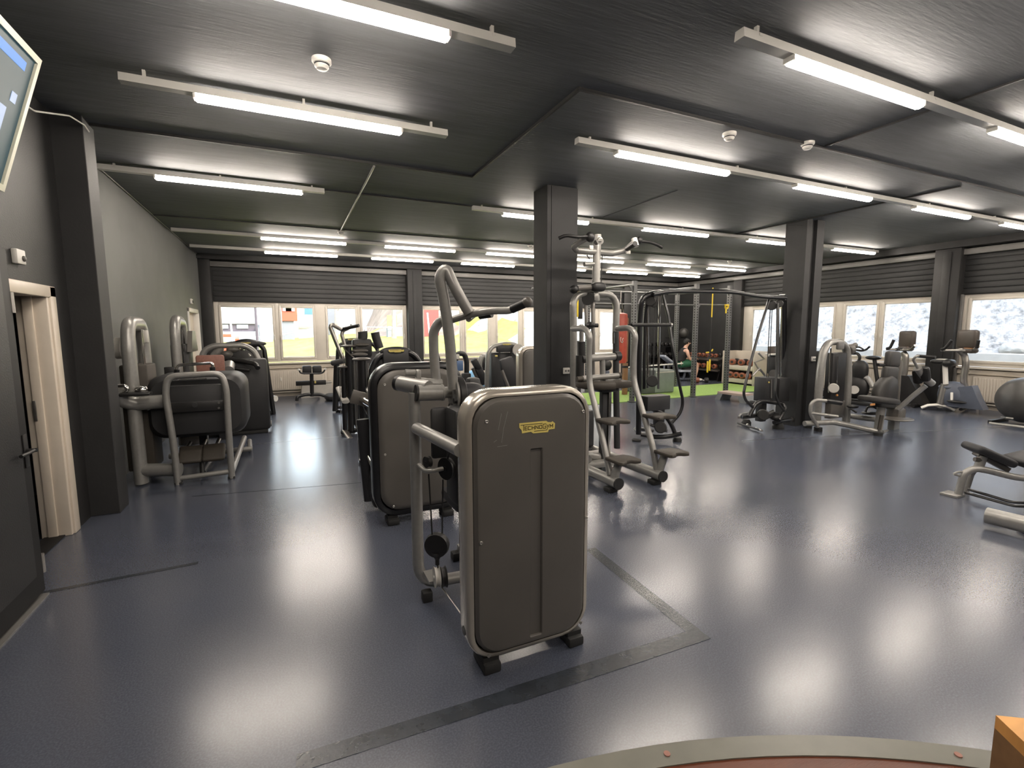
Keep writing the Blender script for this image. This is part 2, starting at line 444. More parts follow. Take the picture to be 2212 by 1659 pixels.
# back wall
mb = MB(); mb.box(XL, 10.3, YB, YB + .28, 0, SILL - .03); mb.box(XL, -1.55, YB, YB + .28, SILL - .03, 3.4); mb.box(7.75, 8.1, YB, YB + .28, SILL - .03, HEAD); mb.box(3.03, 3.38, YB, YB + .28, SILL - .03, HEAD)
struct(mb.build('wall_back', M['white_wall'], None, 0))
mb = MB(); mb.box(XL, XR + .25, YB, YB + .28, HEAD, 3.4); mb.box(10.3, XR + .25, YB, YB + .28, 0, HEAD)
ribs(mb, 'x', -1.5, 3.0, YB, -1); ribs(mb, 'x', 3.4, 7.74, YB, -1); ribs(mb, 'x', 8.1, 10.3, YB, -1)
struct(mb.build('wall_back', M['wall'], None))
# right wall
mb = MB(); mb.box(XR, XR + .28, -.0, 10.56, 0, SILL - .03); mb.box(XR, XR + .28, 5.26, 5.66, SILL - .03, HEAD)
struct(mb.build('wall_right', M['white_wall'], None, 0))
mb = MB(); mb.box(XR, XR + .28, YF, YB, HEAD, 3.4); mb.box(XR, XR + .28, 10.56, YB, 0, HEAD); mb.box(XR, XR + .28, YF, 0, 0, HEAD)
ribs(mb, 'y', .4, 5.25, XR, -1); ribs(mb, 'y', 5.67, 10.5, XR, -1)
struct(mb.build('wall_right', M['wall'], None))
# wall pillars
for i, (x0, x1, y0, y1) in enumerate([(XL, -1.52, YB - .22, YB), (3.0, 3.39, YB - .26, YB), (7.74, 8.11, YB - .26, YB), (10.28, 10.55, YB - .1, YB), (XR - .24, XR, 5.24, 5.68), (XR - .12, XR, 10.55, 10.85)]):
    mb = MB(); mb.box(x0, x1, y0, y1, 0, 3.38, .006)
    if i == 1 or i == 2: mb.box(x0 + .14, x1 - .14, y0 - .02, y0, 0, 3.2, .004)
    if i == 4: mb.box(x0 - .02, x0, y0 + .15, y1 - .15, 0, 3.2, .004)
    struct(mb.build('pillar_wall', M['black_wall'] if i != 1 else M['pillar'], None))
mb = MB(); mb.box(XR - .10, XR - .02, 5.2, 5.25, .3, HEAD, .006); struct(mb.build('trim_3', M['duct'], None))
# dark beam and light grey cable trunking round two walls
mb = MB(); mb.box(XL, XR, YB - .34, YB, 3.26, 3.40); mb.box(XR - .34, XR, YF, YB, 3.26, 3.40)
struct(mb.build('beam', M['black_wall'], None, 0))
mb = MB(); mb.box(XL, XR - .12, YB - .14, YB - .02, 3.115, 3.235, .012); mb.box(XL, XR - .12, YB - .148, YB - .135, 3.15, 3.165, .003)
mb.box(XR - .14, XR - .02, YF, YB - .02, 3.115, 3.235, .012)
struct(mb.build('trim_4', M['duct'], None))
# free standing steel columns (wide H section boxed on two sides)
def column(x0, x1, y0, y1, name):
    mb = MB(); g = .055
    w = (x1 - x0)
    poly = [(x0, y0), (x0 + w * .30, y0), (x0 + w * .30, y0 + g), (x1 - w * .42, y0 + g), (x1 - w * .42, y0), (x1, y0), (x1, y1), (x0, y1)]
    mb.prism(poly, (0, 0, 0), (1, 0, 0), (0, 1, 0), (0, 0, 3.40))
    struct(mb.build(name, M['pillar'], None, 0))
mb = MB(); mb.box(2.97, 3.40, 5.36, 5.72, 0, 3.40, .005); mb.box(3.03, 3.405, 5.352, 5.36, 0, 3.39); struct(mb.build('column_1', M['pillar'], None, 0))
column(7.68, 8.12, 5.25, 5.62, 'column_2')

# ------------------------------------------------------------------ windows
def window(idx, axis, a0, a1, panes, label, post=None):
    panes = sorted(panes)
    return _window(idx, axis, a0, a1, panes, label)
def _window(idx, axis, a0, a1, panes, label):
    """axis 'x': back wall unit, axis 'y': right wall unit; panes = (from, to) glass openings"""
    w = struct(thing('window_%d' % idx, label, 'window', ((a0 + a1) / 2, YB, SILL) if axis == 'x' else (XR, (a0 + a1) / 2, SILL)))
    def bx(mb, s0, s1, d0, d1, z0, z1, b=.006):
        if axis == 'x': mb.box(s0, s1, YB + d0, YB + d1, z0, z1, b)
        else: mb.box(XR + d0, XR + d1, s0, s1, z0, z1, b)
    zb, zt = SILL + .12, HEAD - .13
    mb = MB()
    bx(mb, a0, a1, .04, .12, HEAD - .075, HEAD); bx(mb, a0, a1, .04, .12, SILL, SILL + .07)
    edges = [a0] + [q for p in panes for q in p] + [a1]
    for k in range(0, len(edges), 2):
        s0, s1 = edges[k], edges[k + 1]
        c0 = s0 if k == 0 else s0 + .055; c1 = s1 if k == len(edges) - 2 else s1 - .055
        if c1 - c0 > .01: bx(mb, c0, c1, .036, .118, SILL + .002, HEAD - .002)
    mb.build('frame', M['upvc'], w)
    for (s0, s1) in panes:
        m2 = MB(); q = .055
        bx(m2, s0 - q, s0, .02, .09, zb - q, zt + q, .008); bx(m2, s1, s1 + q, .02, .09, zb - q, zt + q, .008)
        bx(m2, s0, s1, .02, .09, zb - q, zb, .008); bx(m2, s0, s1, .02, .09, zt, zt + q, .008)
        sa = m2.build('sash', M['upvc'], w)
        m3 = MB(); bx(m3, s0 - .005, s1 + .005, .052, .060, zb - .005, zt + .005, 0); m3.build('pane', M['glass'], sa, 0)
        m4 = MB(); hs = s1 + .028 if (s1 - s0) > .85 else s0 - .028
        bx(m4, hs - .012, hs + .012, .0, .02, 1.40, 1.47, .003); bx(m4, hs - .009, hs + .009, -.03, -.015, 1.42, 1.54, .004); bx(m4, hs - .007, hs + .007, -.03, .0, 1.425, 1.445, .003)
        m4.build('handle', M['white'], sa)
    return w
window(1, 'x', -1.55, 3.02, [(-1.38, -.30), (-.10, .62), (.98, 1.66), (1.84, 2.90)], 'white four pane window at the left end of the back wall')
window(2, 'x', 3.38, 7.75, [(3.50, 4.54), (4.74, 5.42), (5.74, 6.42), (6.62, 7.62)], 'white window behind the arched handles and the first column')
window(3, 'x', 8.10, 10.28, [(8.24, 9.20), (9.42, 10.13)], 'white window behind the dip station and red bag')
window(4, 'y', 5.66, 10.56, [(5.70, 6.69), (6.86, 7.56), (7.86, 8.56), (8.74, 9.05), (9.24, 10.22)], 'white window with mullions beside the second column')
window(5, 'y', .10, 5.26, [(4.06, 5.10), (3.16, 3.88), (2.16, 2.88), (.3, 1.98)], 'white window at the right edge behind the upright bike')
mb = MB(); mb.box(-1.55, 3.02, YB - .10, YB + .04, SILL - .05, SILL - .01, .008); mb.box(3.38, 7.75, YB - .10, YB + .04, SILL - .05, SILL - .01, .008); mb.box(8.1, 10.28, YB - .10, YB + .04, SILL - .05, SILL - .01, .008)
mb.box(XR - .10, XR + .04, .1, 5.26, SILL - .05, SILL - .01, .008); mb.box(XR - .10, XR + .04, 5.66, 10.56, SILL - .05, SILL - .01, .008)
struct(mb.build('trim_5', M['upvc'], None))
mb = MB(); mb.box(-1.5, 3.0, YB - .05, YB, .70, .79, .006); mb.box(XR - .05, XR, .2, 5.2, .70, .79, .006); mb.box(XR - .05, XR, 5.7, 10.5, .70, .79, .006)
mb.box(-1.5, 3.0, YB - .02, YB, 0, .1, .004); mb.box(XR - .02, XR, .2, 5.2, 0, .1, .004); mb.box(XR - .02, XR, 5.7, 10.5, 0, .1, .004)
struct(mb.build('baseboard_back', M['white_wall'], None))
# radiators
def radiator(axis, a0, a1, label):
    t = thing('radiator', label, 'radiator', ((a0 + a1) / 2, YB - .1, .16) if axis == 'x' else (XR - .1, (a0 + a1) / 2, .16), 'ribbed radiators under the windows')
    mb = MB()
    def bx(s0, s1, d0, d1, z0, z1, b=.004):
        if axis == 'x': mb.box(s0, s1, YB - d1, YB - d0, z0, z1, b)
        else: mb.box(XR - d1, XR - d0, s0, s1, z0, z1, b)
    bx(a0, a1, .05, .125, .16, .66)
    s = a0 + .02
    while s < a1 - .03:
        bx(s, s + .024, .125, .135, .18, .64, 0); s += .045
    mb.build('panel', M['radiator'], t)
    mb = MB(); bx(a0, a1, .045, .13, .66, .672); mb.build('top_grille', M['radiator'], t)
    mb = MB(); bx(a0 + .35, a0 + .38, .135, .165, .40, .48); bx(a0 + .353, a0 + .377, .004, .05, .3, .34); mb.build('meter', M['white'], t)
    mb = MB(); bx(a0 + .1, a1 - .1, .07, .1, .10, .13); bx(a0 + .1, a0 + .13, .07, .1, 0, .17); bx(a1 - .13, a1 - .1, .07, .1, 0, .17); mb.build('pipe', M['radiator'], t)
radiator('x', -.55, .88, 'ribbed cream radiator behind the back extension bench')
radiator('x', 1.3, 2.7, 'cream radiator behind the row of black machines')
radiator('x', 3.7, 6.6, 'cream radiator under the window left of the first column')
radiator('y', 5.9, 8.6, 'cream radiator behind the upright bikes, beside the dark wall pillar')
radiator('y', 1.6, 4.9, 'cream radiator behind the large charcoal ball')

# ------------------------------------------------------------ ceiling lights
def lights(y, x0, x1, lamps, label, zc=3.398):
    t = thing('ceiling_light', label, 'light', ((x0 + x1) / 2, y, 3.375), 'strip light rows')
    mb = MB()
    prof = [(-.036, 3.318), (.036, 3.318), (.030, 3.372), (-.030, 3.372)]
    mb.prism(prof, (x0, y, 0), (0, 1, 0), (0, 0, 1), (x1 - x0, 0, 0))
    mb.build('housing', M['white'], t, 0)
    mb = MB(); n = max(2, int((x1 - x0) / 1.8))
    for k in range(n + 1):
        x = x0 + .14 + (x1 - x0 - .28) * k / n
        mb.box(x - .009, x + .009, y - .012, y + .012, 3.37, zc + .004); mb.box(x - .012, x + .012, y - .034, y + .034, 3.352, 3.366)
    mb.build('bracket', M['white'], t, 0)
    for l0 in lamps:
        mb = MB(); pr = [(-.036, 3.317), (-.035, 3.292), (-.026, 3.276), (0, 3.270), (.026, 3.276), (.035, 3.292), (.036, 3.317)]
        mb.prism(pr, (l0, y, 0), (0, 1, 0), (0, 0, 1), (1.45, 0, 0)); mb.build('diffuser', M['lamp'], t)
        mb = MB(); mb.box(l0 - .02, l0 - .002, y - .0365, y + .0365, 3.285, 3.318, .004); mb.box(l0 + 1.452, l0 + 1.47, y - .0365, y + .0365, 3.285, 3.318, .004); mb.build('end_cap', M['white'], t)
lights(2.83, -1.3, 1.33, [-.54], 'short strip light cut by the top edge of the photo', 3.42)
lights(4.27, -.94, 1.36, [-.50], 'short strip light below the left round smoke detector', 3.42)
lights(6.58, -1.70, .51, [-1.20], 'short strip light starting at the left wall behind the pillar')
lights(2.18, 2.48, 12.3, [2.93, 5.50, 8.0, 10.5], 'long strip light row nearest at the upper right corner', 3.42)
lights(3.93, 2.48, 12.3, [2.93, 5.49, 7.99, 10.5], 'long strip light row behind the two round detectors')
lights(6.60, 2.46, 12.1, [2.93, 5.48, 7.97, 10.52], 'strip light row passing just behind the two columns')
lights(10.03, -1.68, 12.0, [-.33, 1.87, 4.05, 6.27, 8.48, 10.6], 'strip light row second from the back windows', 3.374)
lights(11.76, -1.68, 12.0, [-.33, 1.88, 4.07, 6.29, 8.50, 10.62], 'strip light row closest to the back windows', 3.374)

lights(.45, 2.48, 12.3, [2.93, 5.50, 8.0, 10.5], 'added unseen strip light row overhead, just outside the top right corner', 3.42)  # out of view, added to brighten the front shroud
lights(.45, -1.3, 1.33, [-.54], 'added short strip light overhead, unseen outside the top edge', 3.42)  # unseen too, added with the row beside it as extra front light
lights(-1.4, -1.3, 12.3, [-.54, 2.4, 5.50, 8.0, 10.5], 'added unseen strip light row behind the round counter', 3.42)  # unseen row added behind the camera for light on the front panel

# detectors, sensors, sockets, conduits
def detector(x, y, z, label, r=.055):
    t = thing('smoke_detector', label, 'smoke detector', (x, y, z), 'round ceiling smoke detectors')
    mb = MB(); mb.lathe([(r, 0), (r, -.02), (r * .86, -.03)], (x, y, z), (0, 0, 1), 24); mb.build('base', M['white'], t)
    mb = MB(); mb.lathe([(r * .72, -.03), (r * .74, -.048), (r * .55, -.062), (r * .2, -.066)], (x, y, z), (0, 0, 1), 24); mb.build('sensor_head', M['white'], t)
    mb = MB(); mb.ring((x, y, z - .036), (0, 0, 1), r * .76, r * .70, .008); mb.build('vent_slot', M['seal'], t)
detector(.30, 3.62, 3.42, 'largest white smoke detector hanging above the left strip light', .062)
detector(3.72, 3.33, 3.398, 'white smoke detector left of the pair over the long lights', .06)
detector(4.64, 3.22, 3.42, 'white smoke detector right of the pair over the long lights', .06)
detector(.96, 9.2, 3.374, 'small white detector at the end of the ceiling conduit', .06)
detector(4.66, 9.12, 3.374, 'tiny white detector just left of the first column top', .055)
detector(10.4, 9.12, 3.374, 'tiny white detector between the two columns', .055)
mb = MB(); mb.tube([(.94, 5.52, 3.385), (.95, 9.13, 3.372)], .012, n=8); tag(mb.build('ceiling_conduit', M['duct']), 'thin grey conduit running along the ceiling to a small detector', 'conduit')
mb = MB(); mb.tube([(-1.735, 5.62, 3.385), (-1.735, YB - .3, 3.355)], .008, n=8); tag(mb.build('wall_conduit', M['duct']), 'thin pale conduit along the top of the left wall', 'conduit')
mb = MB(); mb.tube([(-1.47, 4.306, 3.102), (-1.45, 4.427, 3.101), (-1.44, 5.019, 3.298), (-1.43, 5.298, 3.334), (-1.43, 5.396, 3.314)], .006, fr=.02, n=6); tag(mb.build('loose_cable', M['white']), 'thin white cable running from the screen over the pillar top', 'cable')
t = thing('motion_sensor', 'small white sensor box on the dark wall over the cream doorway', 'sensor', (-1.66, 4.5, 2.15))
mb = MB(); mb.box(-1.66, -1.625, 4.44, 4.56, 2.10, 2.20, .008); mb.build('body', M['white'], t)
mb = MB(); mb.ell((-1.622, 4.52, 2.14), .012, .022, .02); mb.build('lens', M['silver_d'], t)
t = thing('wall_sensor', 'tiny pale sensor above the far door on the left wall', 'sensor', (XL, 11.8, 2.24))
mb = MB(); mb.box(XL, XL + .04, 11.74, 11.86, 2.19, 2.29, .01); mb.build('body', M['white'], t)
mb = MB(); mb.ell((XL + .04, 11.80, 2.23), .015, .03, .03); mb.build('lens', M['seal'], t)
def socket(x, y, z, label):
    t = thing('wall_socket', label, 'socket', (x, y, z))
    mb = MB(); mb.box(x - .045, x + .045, y - .03, y, z - .04, z + .04, .006); mb.build('plate', M['white'], t)
    mb = MB(); mb.cyl((x - .018, y - .034, z), (x - .018, y - .029, z), .014); mb.cyl((x + .022, y - .034, z), (x + .022, y - .029, z), .014); mb.build('outlet', M['duct'], t)
socket(3.25, 5.352, 1.11, 'white socket low on the first column by the dip station')
socket(8.03, 5.25, 1.13, 'white socket on the front of the second column')

# wall screen at top left
t = thing('television', 'large wall screen with pale bezel tilted down at the top left corner', 'television', (-1.4, 2.9, 2.8))
c0 = V((-1.1, 3.501, 3.057)); dn = (V((-1.1, 2.969, 2.482)) - c0); dn = V((-.17, -.16, -.56)).normalized(); al = V((0, -1, 0)); dn = (dn - al * dn.dot(al)).normalized()
nr = dn.cross(al).normalized()
if nr.x < 0: nr = -nr
def tvq(mb, a0, a1, b0, b1, d0, d1):
    vs = [c0 + al * a + dn * b + nr * d for a in (a0, a1) for b in (b0, b1) for d in (d0, d1)]
    mb.add(vs, [(0, 1, 3, 2), (4, 6, 7, 5), (0, 4, 5, 1), (2, 3, 7, 6), (0, 2, 6, 4), (1, 5, 7, 3)])
mb = MB(); tvq(mb, 0, 1.25, 0, .032, -.05, .006); tvq(mb, 0, 1.25, .688, .72, -.05, .006); tvq(mb, 0, .03, .03, .69, -.05, .006); tvq(mb, 1.22, 1.25, .03, .69, -.05, .006); mb.build('bezel', M['tvframe'], t, 0)
mb = MB(); tvq(mb, .03, 1.22, .032, .688, -.05, -.006); sc = mb.build('screen', M['screen_dark'], t, 0)
mb = MB(); tvq(mb, .10, 1.0, .07, .115, -.006, -.004); mb.build('title_bar', M['screen_blue'], sc, 0)
mb = MB(); tvq(mb, .16, 1.0, .33, .62, -.006, -.004); tvq(mb, .10, .15, .24, .29, -.006, -.004); mb.build('picture_block', M['screen_pale'], sc, 0)
mb = MB(); mb.tube([c0 + al * .6 + dn * .3 - nr * .05, c0 + al * .6 + dn * .3 - nr * .25 + V((0, 0, .1)), V((-1.5, c0.y - .6, 2.9))], .03); mb.build('wall_arm', M['blackp'], t)

# floor marks (dark tape lines left on the vinyl)
mb = MB()
def strip(a, b, w, z=.0015):
    a = V((a[0], a[1], 0)); b = V((b[0], b[1], 0)); d = (b - a).normalized(); n = V((-d.y, d.x, 0)) * w / 2
    mb.add([p + V((0, 0, z)) for p in (a - n, b - n, b + n, a + n)], [(0, 1, 2, 3)])
strip((1.991, 2.903, 0), (1.932, 1.817, -0), .085); strip((1.969, 1.786, 0), (0.825, 1.821, 0), .10, .0018); strip((0.837, 1.821, 0), (-0.05, 1.858, 0), .085, .0016); strip((-1.485, 3.863, 0), (-0.653, 3.906, 0), .04); strip((-0.938, 5.573, 0), (0.651, 5.302, 0), .022)
struct(mb.build('trim_6', M['scuff'], None, 0))
mb = MB(); strip((-0.681, 7.818, 0), (0.845, 7.79, 0), .014); strip((6.0, 4.9), (11.9, 3.4), .012); struct(mb.build('trim_7', M['steel'], None, 0))

# high counter at the bottom right: round top with a grey edge band
t = thing('counter', 'round red brown counter top with a grey screwed edge band in front', 'counter', (.10, -.74, 0))
cx, cy, rr = .10, -.745, 1.275
mb = MB(); mb.lathe([(rr - .034, 1.012), (rr - .034, 1.05)], (cx, cy, 0), (0, 0, 1), 160); mb.build('top', M['counter'], t, 30)
mb = MB(); mb.ring((cx, cy, 1.032), (0, 0, 1), rr, rr - .034, .040, 160); bd = mb.build('edge_band', M['counteredge'], t, 30)
for (px, py) in ((.452, .468), (.812, .288), (-.3, .46)):
    a = math.atan2(py - cy, px - cx); q = (cx + (rr - .017) * math.cos(a), cy + (rr - .017) * math.sin(a))
    mb = MB(); mb.cyl((q[0], q[1], 1.048), (q[0], q[1], 1.0535), .0045); mb.build('screw', M['redpad'], bd)
mb = MB(); mb.lathe([(.45, 0), (.45, 1.012)], (cx, cy - .1, 0), (0, 0, 1), 48); mb.build('base', M['counter'], t, 30)
t = thing('wooden_block', 'orange wooden box corner standing on the round counter at lower right', 'box', (.66, .08, 1.05))
mb = MB(); A = V((0.551, 0.175, 1.3)); B = V((0.569, 0.163, 1.3)); e1 = (B - A).normalized(); e2 = V((e1.y, -e1.x, 0))
p = [A, A + e1 * .30, A + e1 * .30 + e2 * .22, A + e2 * .22]
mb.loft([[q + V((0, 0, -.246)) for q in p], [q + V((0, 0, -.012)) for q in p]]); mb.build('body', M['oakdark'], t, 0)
mb = MB(); mb.loft([[q + V((0, 0, -.012)) for q in p], p]); mb.build('lid', M['oak'], t, 0)

# ============================================================ shroud builder
def shroud(t, cx, cz, hw, hh, yf, depth, rad, shell_mat, panel_mat, lip=.03, bev=.045, groove=None, names=('weight_shroud', 'front_panel')):
    """rounded weight-stack cover facing -y: an outer shell with a lip and an inset dished front panel"""
    mb = MB(); L = []
    for ins, y in [(.02, yf + depth + .012), (.004, yf + depth), (0, yf + depth - .02), (0, yf + .035), (.004, yf + .022), (.014, yf + .014), (lip, yf + .012), (lip, yf + .04)]:
        L.append(rrect(cx, cz, hw - ins, hh - ins, rad - ins, y))
    mb.loft(L, True, False); sh = mb.build(names[0], shell_mat, t)
    mb = MB(); L = []
    for ins, y in [(lip + .002, yf + .035), (lip + .004, yf + .012), (lip + .010, yf + .006), (lip + bev * .55, yf - .006), (lip + bev, yf - .010)]:
        L.append(rrect(cx, cz, hw - ins, hh - ins, rad - ins * .6, y))
    if groove:
        gx, gz, gw, gh = groove
        for ins, y in [(0, yf - .010), (.004, yf - .004), (.005, yf + .003)]:
            L.append(rrect(gx, gz, gw - ins, gh - ins, .008, y))
    mb.loft(L, False, True); pn = mb.build(names[1], panel_mat, t, 25)
    return sh, pn
def screws(t, pts, y, r=.0085):
    for (x, z) in pts:
        mb = MB(); mb.lathe([(r, .0), (r, -.003), (r * .7, -.0045), (r * .4, -.003)], (x, y, z), (0, 1, 0), 14); mb.build('screw', M['steel'], t)

# ============================================ front machine: lever pull down
t = thing('lever_pulldown_machine', 'nearest machine: tall grey shroud with yellow badge and overhead silver levers', 'exercise machine', (1.03, 2.1, 0))
YP = 1.985
sh, pn = shroud(t, 1.030, .715, .332, .652, YP, .14, .15, M['shell'], M['silver_d'], .030, .034, groove=(1.043, .610, .034, .474))
screws(pn, [(.790, 1.232), (1.300, 1.240), (.757, .672), (1.328, .692), (.790, .108), (1.302, .135)], YP - .010)
# badge
plate = [(0, 0), (930, 0), (990, 46), (1110, 59), (1155, 33), (1240, 103), (1228, 276), (1020, 284), (990, 362), (470, 352), (400, 296), (90, 318), (78, 219), (0, 132)]
S = .1895 / 1240
bo = V((.9515, YP - .0125, 1.2105)); bu = V((1, 0, 0)); bw = V((0, 0, -1)); bd = V((0, .003, 0))
bp = MB().prism([(a * S, b * S) for a, b in plate], bo, bu, bw, bd).build('brand_plate', M['yellow'], pn, 0)
mb = MB(); lo = bo + V((0, -.0009, 0)); ld = V((0, .0012, 0))
def st(pts, w=20): mb.stroke([(a * S, b * S) for a, b in pts], w * S, lo, bu, bw, ld)
st([(50, 62), (785, 62)], 18); st([(145, 62), (145, 230)])
st([(262, 122), (188, 122), (188, 222), (262, 222)]); st([(188, 172), (255, 172)])
st([(385, 122), (310, 122), (296, 136), (296, 208), (310, 222), (385, 222)])
st([(430, 122), (430, 222)]); st([(510, 122), (510, 222)]); st([(430, 172), (510, 172)])
st([(555, 222), (555, 122), (640, 222), (640, 122)])
st([(700, 122), (760, 122), (774, 136), (774, 208), (760, 222), (700, 222), (686, 208), (686, 136), (700, 122)])
st([(915, 92), (830, 92), (815, 108), (815, 208), (830, 222), (905, 222), (915, 212), (915, 160), (866, 160)])
st([(948, 122), (985, 188)]); st([(1022, 122), (950, 275), (930, 285), (510, 285)], 18)
st([(1058, 218), (1058, 122), (1108, 180), (1158, 122), (1158, 218)])
mb.build('lettering', M['ink'], bp, 0)
# scratches
mb = MB(); so = V((0, YP - .0113, 0)); 
for pts in ([(.862, 1.262), (.852, 1.215), (.846, 1.19)], [(.893, 1.268), (.884, 1.235), (.872, 1.19), (.866, 1.15), (.862, 1.13)], [(.842, 1.112), (.890, 1.114)], [(.825, 1.135), (.838, 1.143)]):
    mb.stroke(pts, .0022, so, (1, 0, 0), (0, 0, 1), (0, .001, 0))
mb.build('scratch', M['silver'], pn, 0)
for x in (.815, 1.285):
    mb = MB(); mb.box(x - .045, x + .045, YP - .005, YP + .16, .0, .052, .012); mb.box(x - .04, x + .04, YP + .02, YP + .12, .05, .075); mb.build('foot', M['rubber'], t)
mb = MB(); mb.cyl((.703, 2.06, .21), (.696, 2.06, .21), .022); mb.build('side_plug', M['blackp'], t)
# rear frame: bent upright with floor rail
mb = MB(); mb.tube([(.662, 2.79, 1.275), (.650, 2.76, .105), (1.30, 2.74, .085)], .041, fr=.14, n=16, ry=.034); mb.build('frame_upright', M['silver'], t)
mb = MB(); mb.tube([(.655, 2.72, 1.075), (.705, 2.09, 1.085)], .034, n=16); mb.tube([(1.25, 2.74, .085), (1.25, 2.10, .10)], .03, n=14); mb.build('frame_rail', M['silver'], t)
mb = MB(); mb.cbox((.695, 2.74, .032), (.06, .06, .064), .008); mb.cbox((1.24, 2.74, .025), (.07, .07, .05), .008); mb.build('foot', M['rubber'], t)
# pivot barrels
mb = MB(); mb.tube([(.607, 2.93, 1.318), (.735, 2.74, 1.300)], .046, n=18); mb.tube([(.665, 2.74, 1.278), (.812, 2.74, 1.272)], .047, n=20); mb.build('pivot_barrel', M['silver'], t)
mb = MB(); mb.tube([(.596, 2.946, 1.320), (.610, 2.926, 1.318)], .047, n=18); mb.tube([(.655, 2.74, 1.279), (.668, 2.74, 1.278)], .048, n=20); mb.build('end_cap', M['blackp'], t)
mb = MB(); mb.tube([(.812, 2.74, 1.272), (.900, 2.74, 1.270)], .034, n=18); mb.cyl((.822, 2.74, 1.272), (.812, 2.74, 1.272), .049); mb.cyl((.868, 2.70, 1.265), (.880, 2.70, 1.265), .105, 28); mb.build('lever_hub', M['silver'], t)
mb = MB(); mb.cyl((.881, 2.70, 1.255), (.925, 2.70, 1.255), .115, 28, bev=.006); mb.build('cam_wheel', M['blackp'], t)
for dy, dz in ((-.05, .06), (-.07, -.03), (.02, -.075), (-.02, -.08)):
    mb = MB(); mb.cyl((.850, 2.70 + dy, 1.265 + dz), (.868, 2.70 + dy, 1.265 + dz), .016, 10); mb.build('bolt', M['blackp'], t)
mb = MB(); mb.box(.70, .73, 2.88, 2.92, 1.31, 1.40, .008); mb.tube([(.64, 2.92, 1.385), (.70, 2.92, 1.38)], .02); mb.tube([(.69, 2.9, 1.325), (.86, 2.9, 1.305)], .03, n=14); mb.build('stop_bracket', M['silver'], t)
# two lever arms and the hand bar
mb = MB(); mb.tube([(0.859, 2.66, 1.301), (0.841, 2.65, 1.568), (0.812, 2.64, 1.788), (0.78, 2.63, 1.931), (0.815, 2.62, 1.982), (0.86, 2.6, 1.871), (0.94, 2.6, 1.737)], .031, fr=.06, n=16); mb.build('lever_arm', M['silver'], t)
mb = MB(); mb.tube([(0.834, 2.92, 1.285), (0.821, 2.92, 1.491), (0.821, 2.92, 1.634), (0.858, 2.9, 1.693), (0.899, 2.86, 1.709)], .030, fr=.07, n=16); mb.build('lever_arm', M['silver'], t)
mb = MB(); mb.tube([(0.872, 2.9, 1.684), (0.948, 2.6, 1.727), (1.034, 2.52, 1.746), (1.12, 2.46, 1.745), (1.145, 2.44, 1.755)], .021, fr=.06, n=14); mb.tube([(0.944, 2.62, 1.699), (1.063, 2.8, 1.743), (1.076, 2.9, 1.757)], .016, fr=.02); mb.build('hand_bar', M['silver'], t)
mb = MB(); mb.tube([(1.136, 2.445, 1.752), (1.19, 2.36, 1.787)], .024, n=14); mb.tube([(1.004, 2.6, 1.725), (1.056, 2.545, 1.734)], .026, n=14); gp = mb.build('grip', M['blackp'], t)
mb = MB(); e = V((1.189, 2.363, 1.787)); mb.ell(e, .029, .029, .029); mb.build('grip_end', M['silver_d'], gp)
# cables and pulleys
def pulley(c, r, ax=(1, .25, 0), th=.026, m='blackp'):
    c = V(c); a = V(ax).normalized()
    mb = MB(); mb.lathe([(r * .9, -th / 2), (r, -th / 2), (r * .86, -th * .15), (r * .86, th * .15), (r, th / 2), (r * .9, th / 2)], c, a, 24); mb.cyl(c - a * (th * .7), c + a * (th * .7), r * .22, 10)
    return mb.build('pulley', M[m], t)
pulley((0.762, 2.5, 0.882), .062, (1, .45, 0)); pulley((0.669, 2.55, 0.917), .032, (1, .3, 0)); pulley((0.693, 2.5, 0.269), .058, (1, -.1, 0), .03, 'wheel')
pulley((0.736, 2.52, 0.249), .060, (1, -.1, 0), .03)
mb = MB(); c = V((0.697, 2.5, 0.455)); mb.lathe([(.01, -.026), (.066, -.022), (.07, 0), (.066, .022), (.01, .026)], c, (.55, .83, 0), 24); mb.tube([c - V((0, 0, .04)), c - V((0, 0, .085))], .034, r1=.012, n=12); mb.tube([c - V((0, 0, .085)), c - V((0, 0, .115))], .012, n=10); mb.build('floating_pulley', M['blackp'], t)
mb = MB(); mb.tube([(0.656, 2.7, 0.864), (0.66, 2.58, 0.86), (0.665, 2.5, 0.879), (0.741, 2.5, 0.884)], .0125, fr=.03, n=10); mb.build('pulley_bracket', M['silver'], t)
mb = MB()
for a, b in (((926, 1024), (933, 1160)), ((957, 1034), (955, 1160)), ((945, 1206), (946, 1226)), ((950, 1264), (992, 1322)), ((966, 990), (972, 968))):
    for_a = a; for_b = b
mb.tube([(0.673, 2.55, 0.848), (0.672, 2.5, 0.5)], .0045, n=6); mb.tube([(0.739, 2.5, 0.822), (0.727, 2.5, 0.489)], .0045, n=6); mb.tube([(0.698, 2.5, 0.377), (0.7, 2.5, 0.317)], .0045, n=6); mb.tube([(0.768, 2.5, 0.938), (0.757, 2.42, 1.015)], .0045, n=6)
mb.build('cable', M['cable'], t)
mb = MB(); mb.tube([(0.713, 2.5, 0.21), (0.764, 2.3, 0.143)], .004, n=6); mb.build('steel_cable', M['steel'], t)
mb = MB(); mb.box(.665, .73, 2.56, 2.70, .20, .215); mb.build('pulley_plate', M['silver'], t)
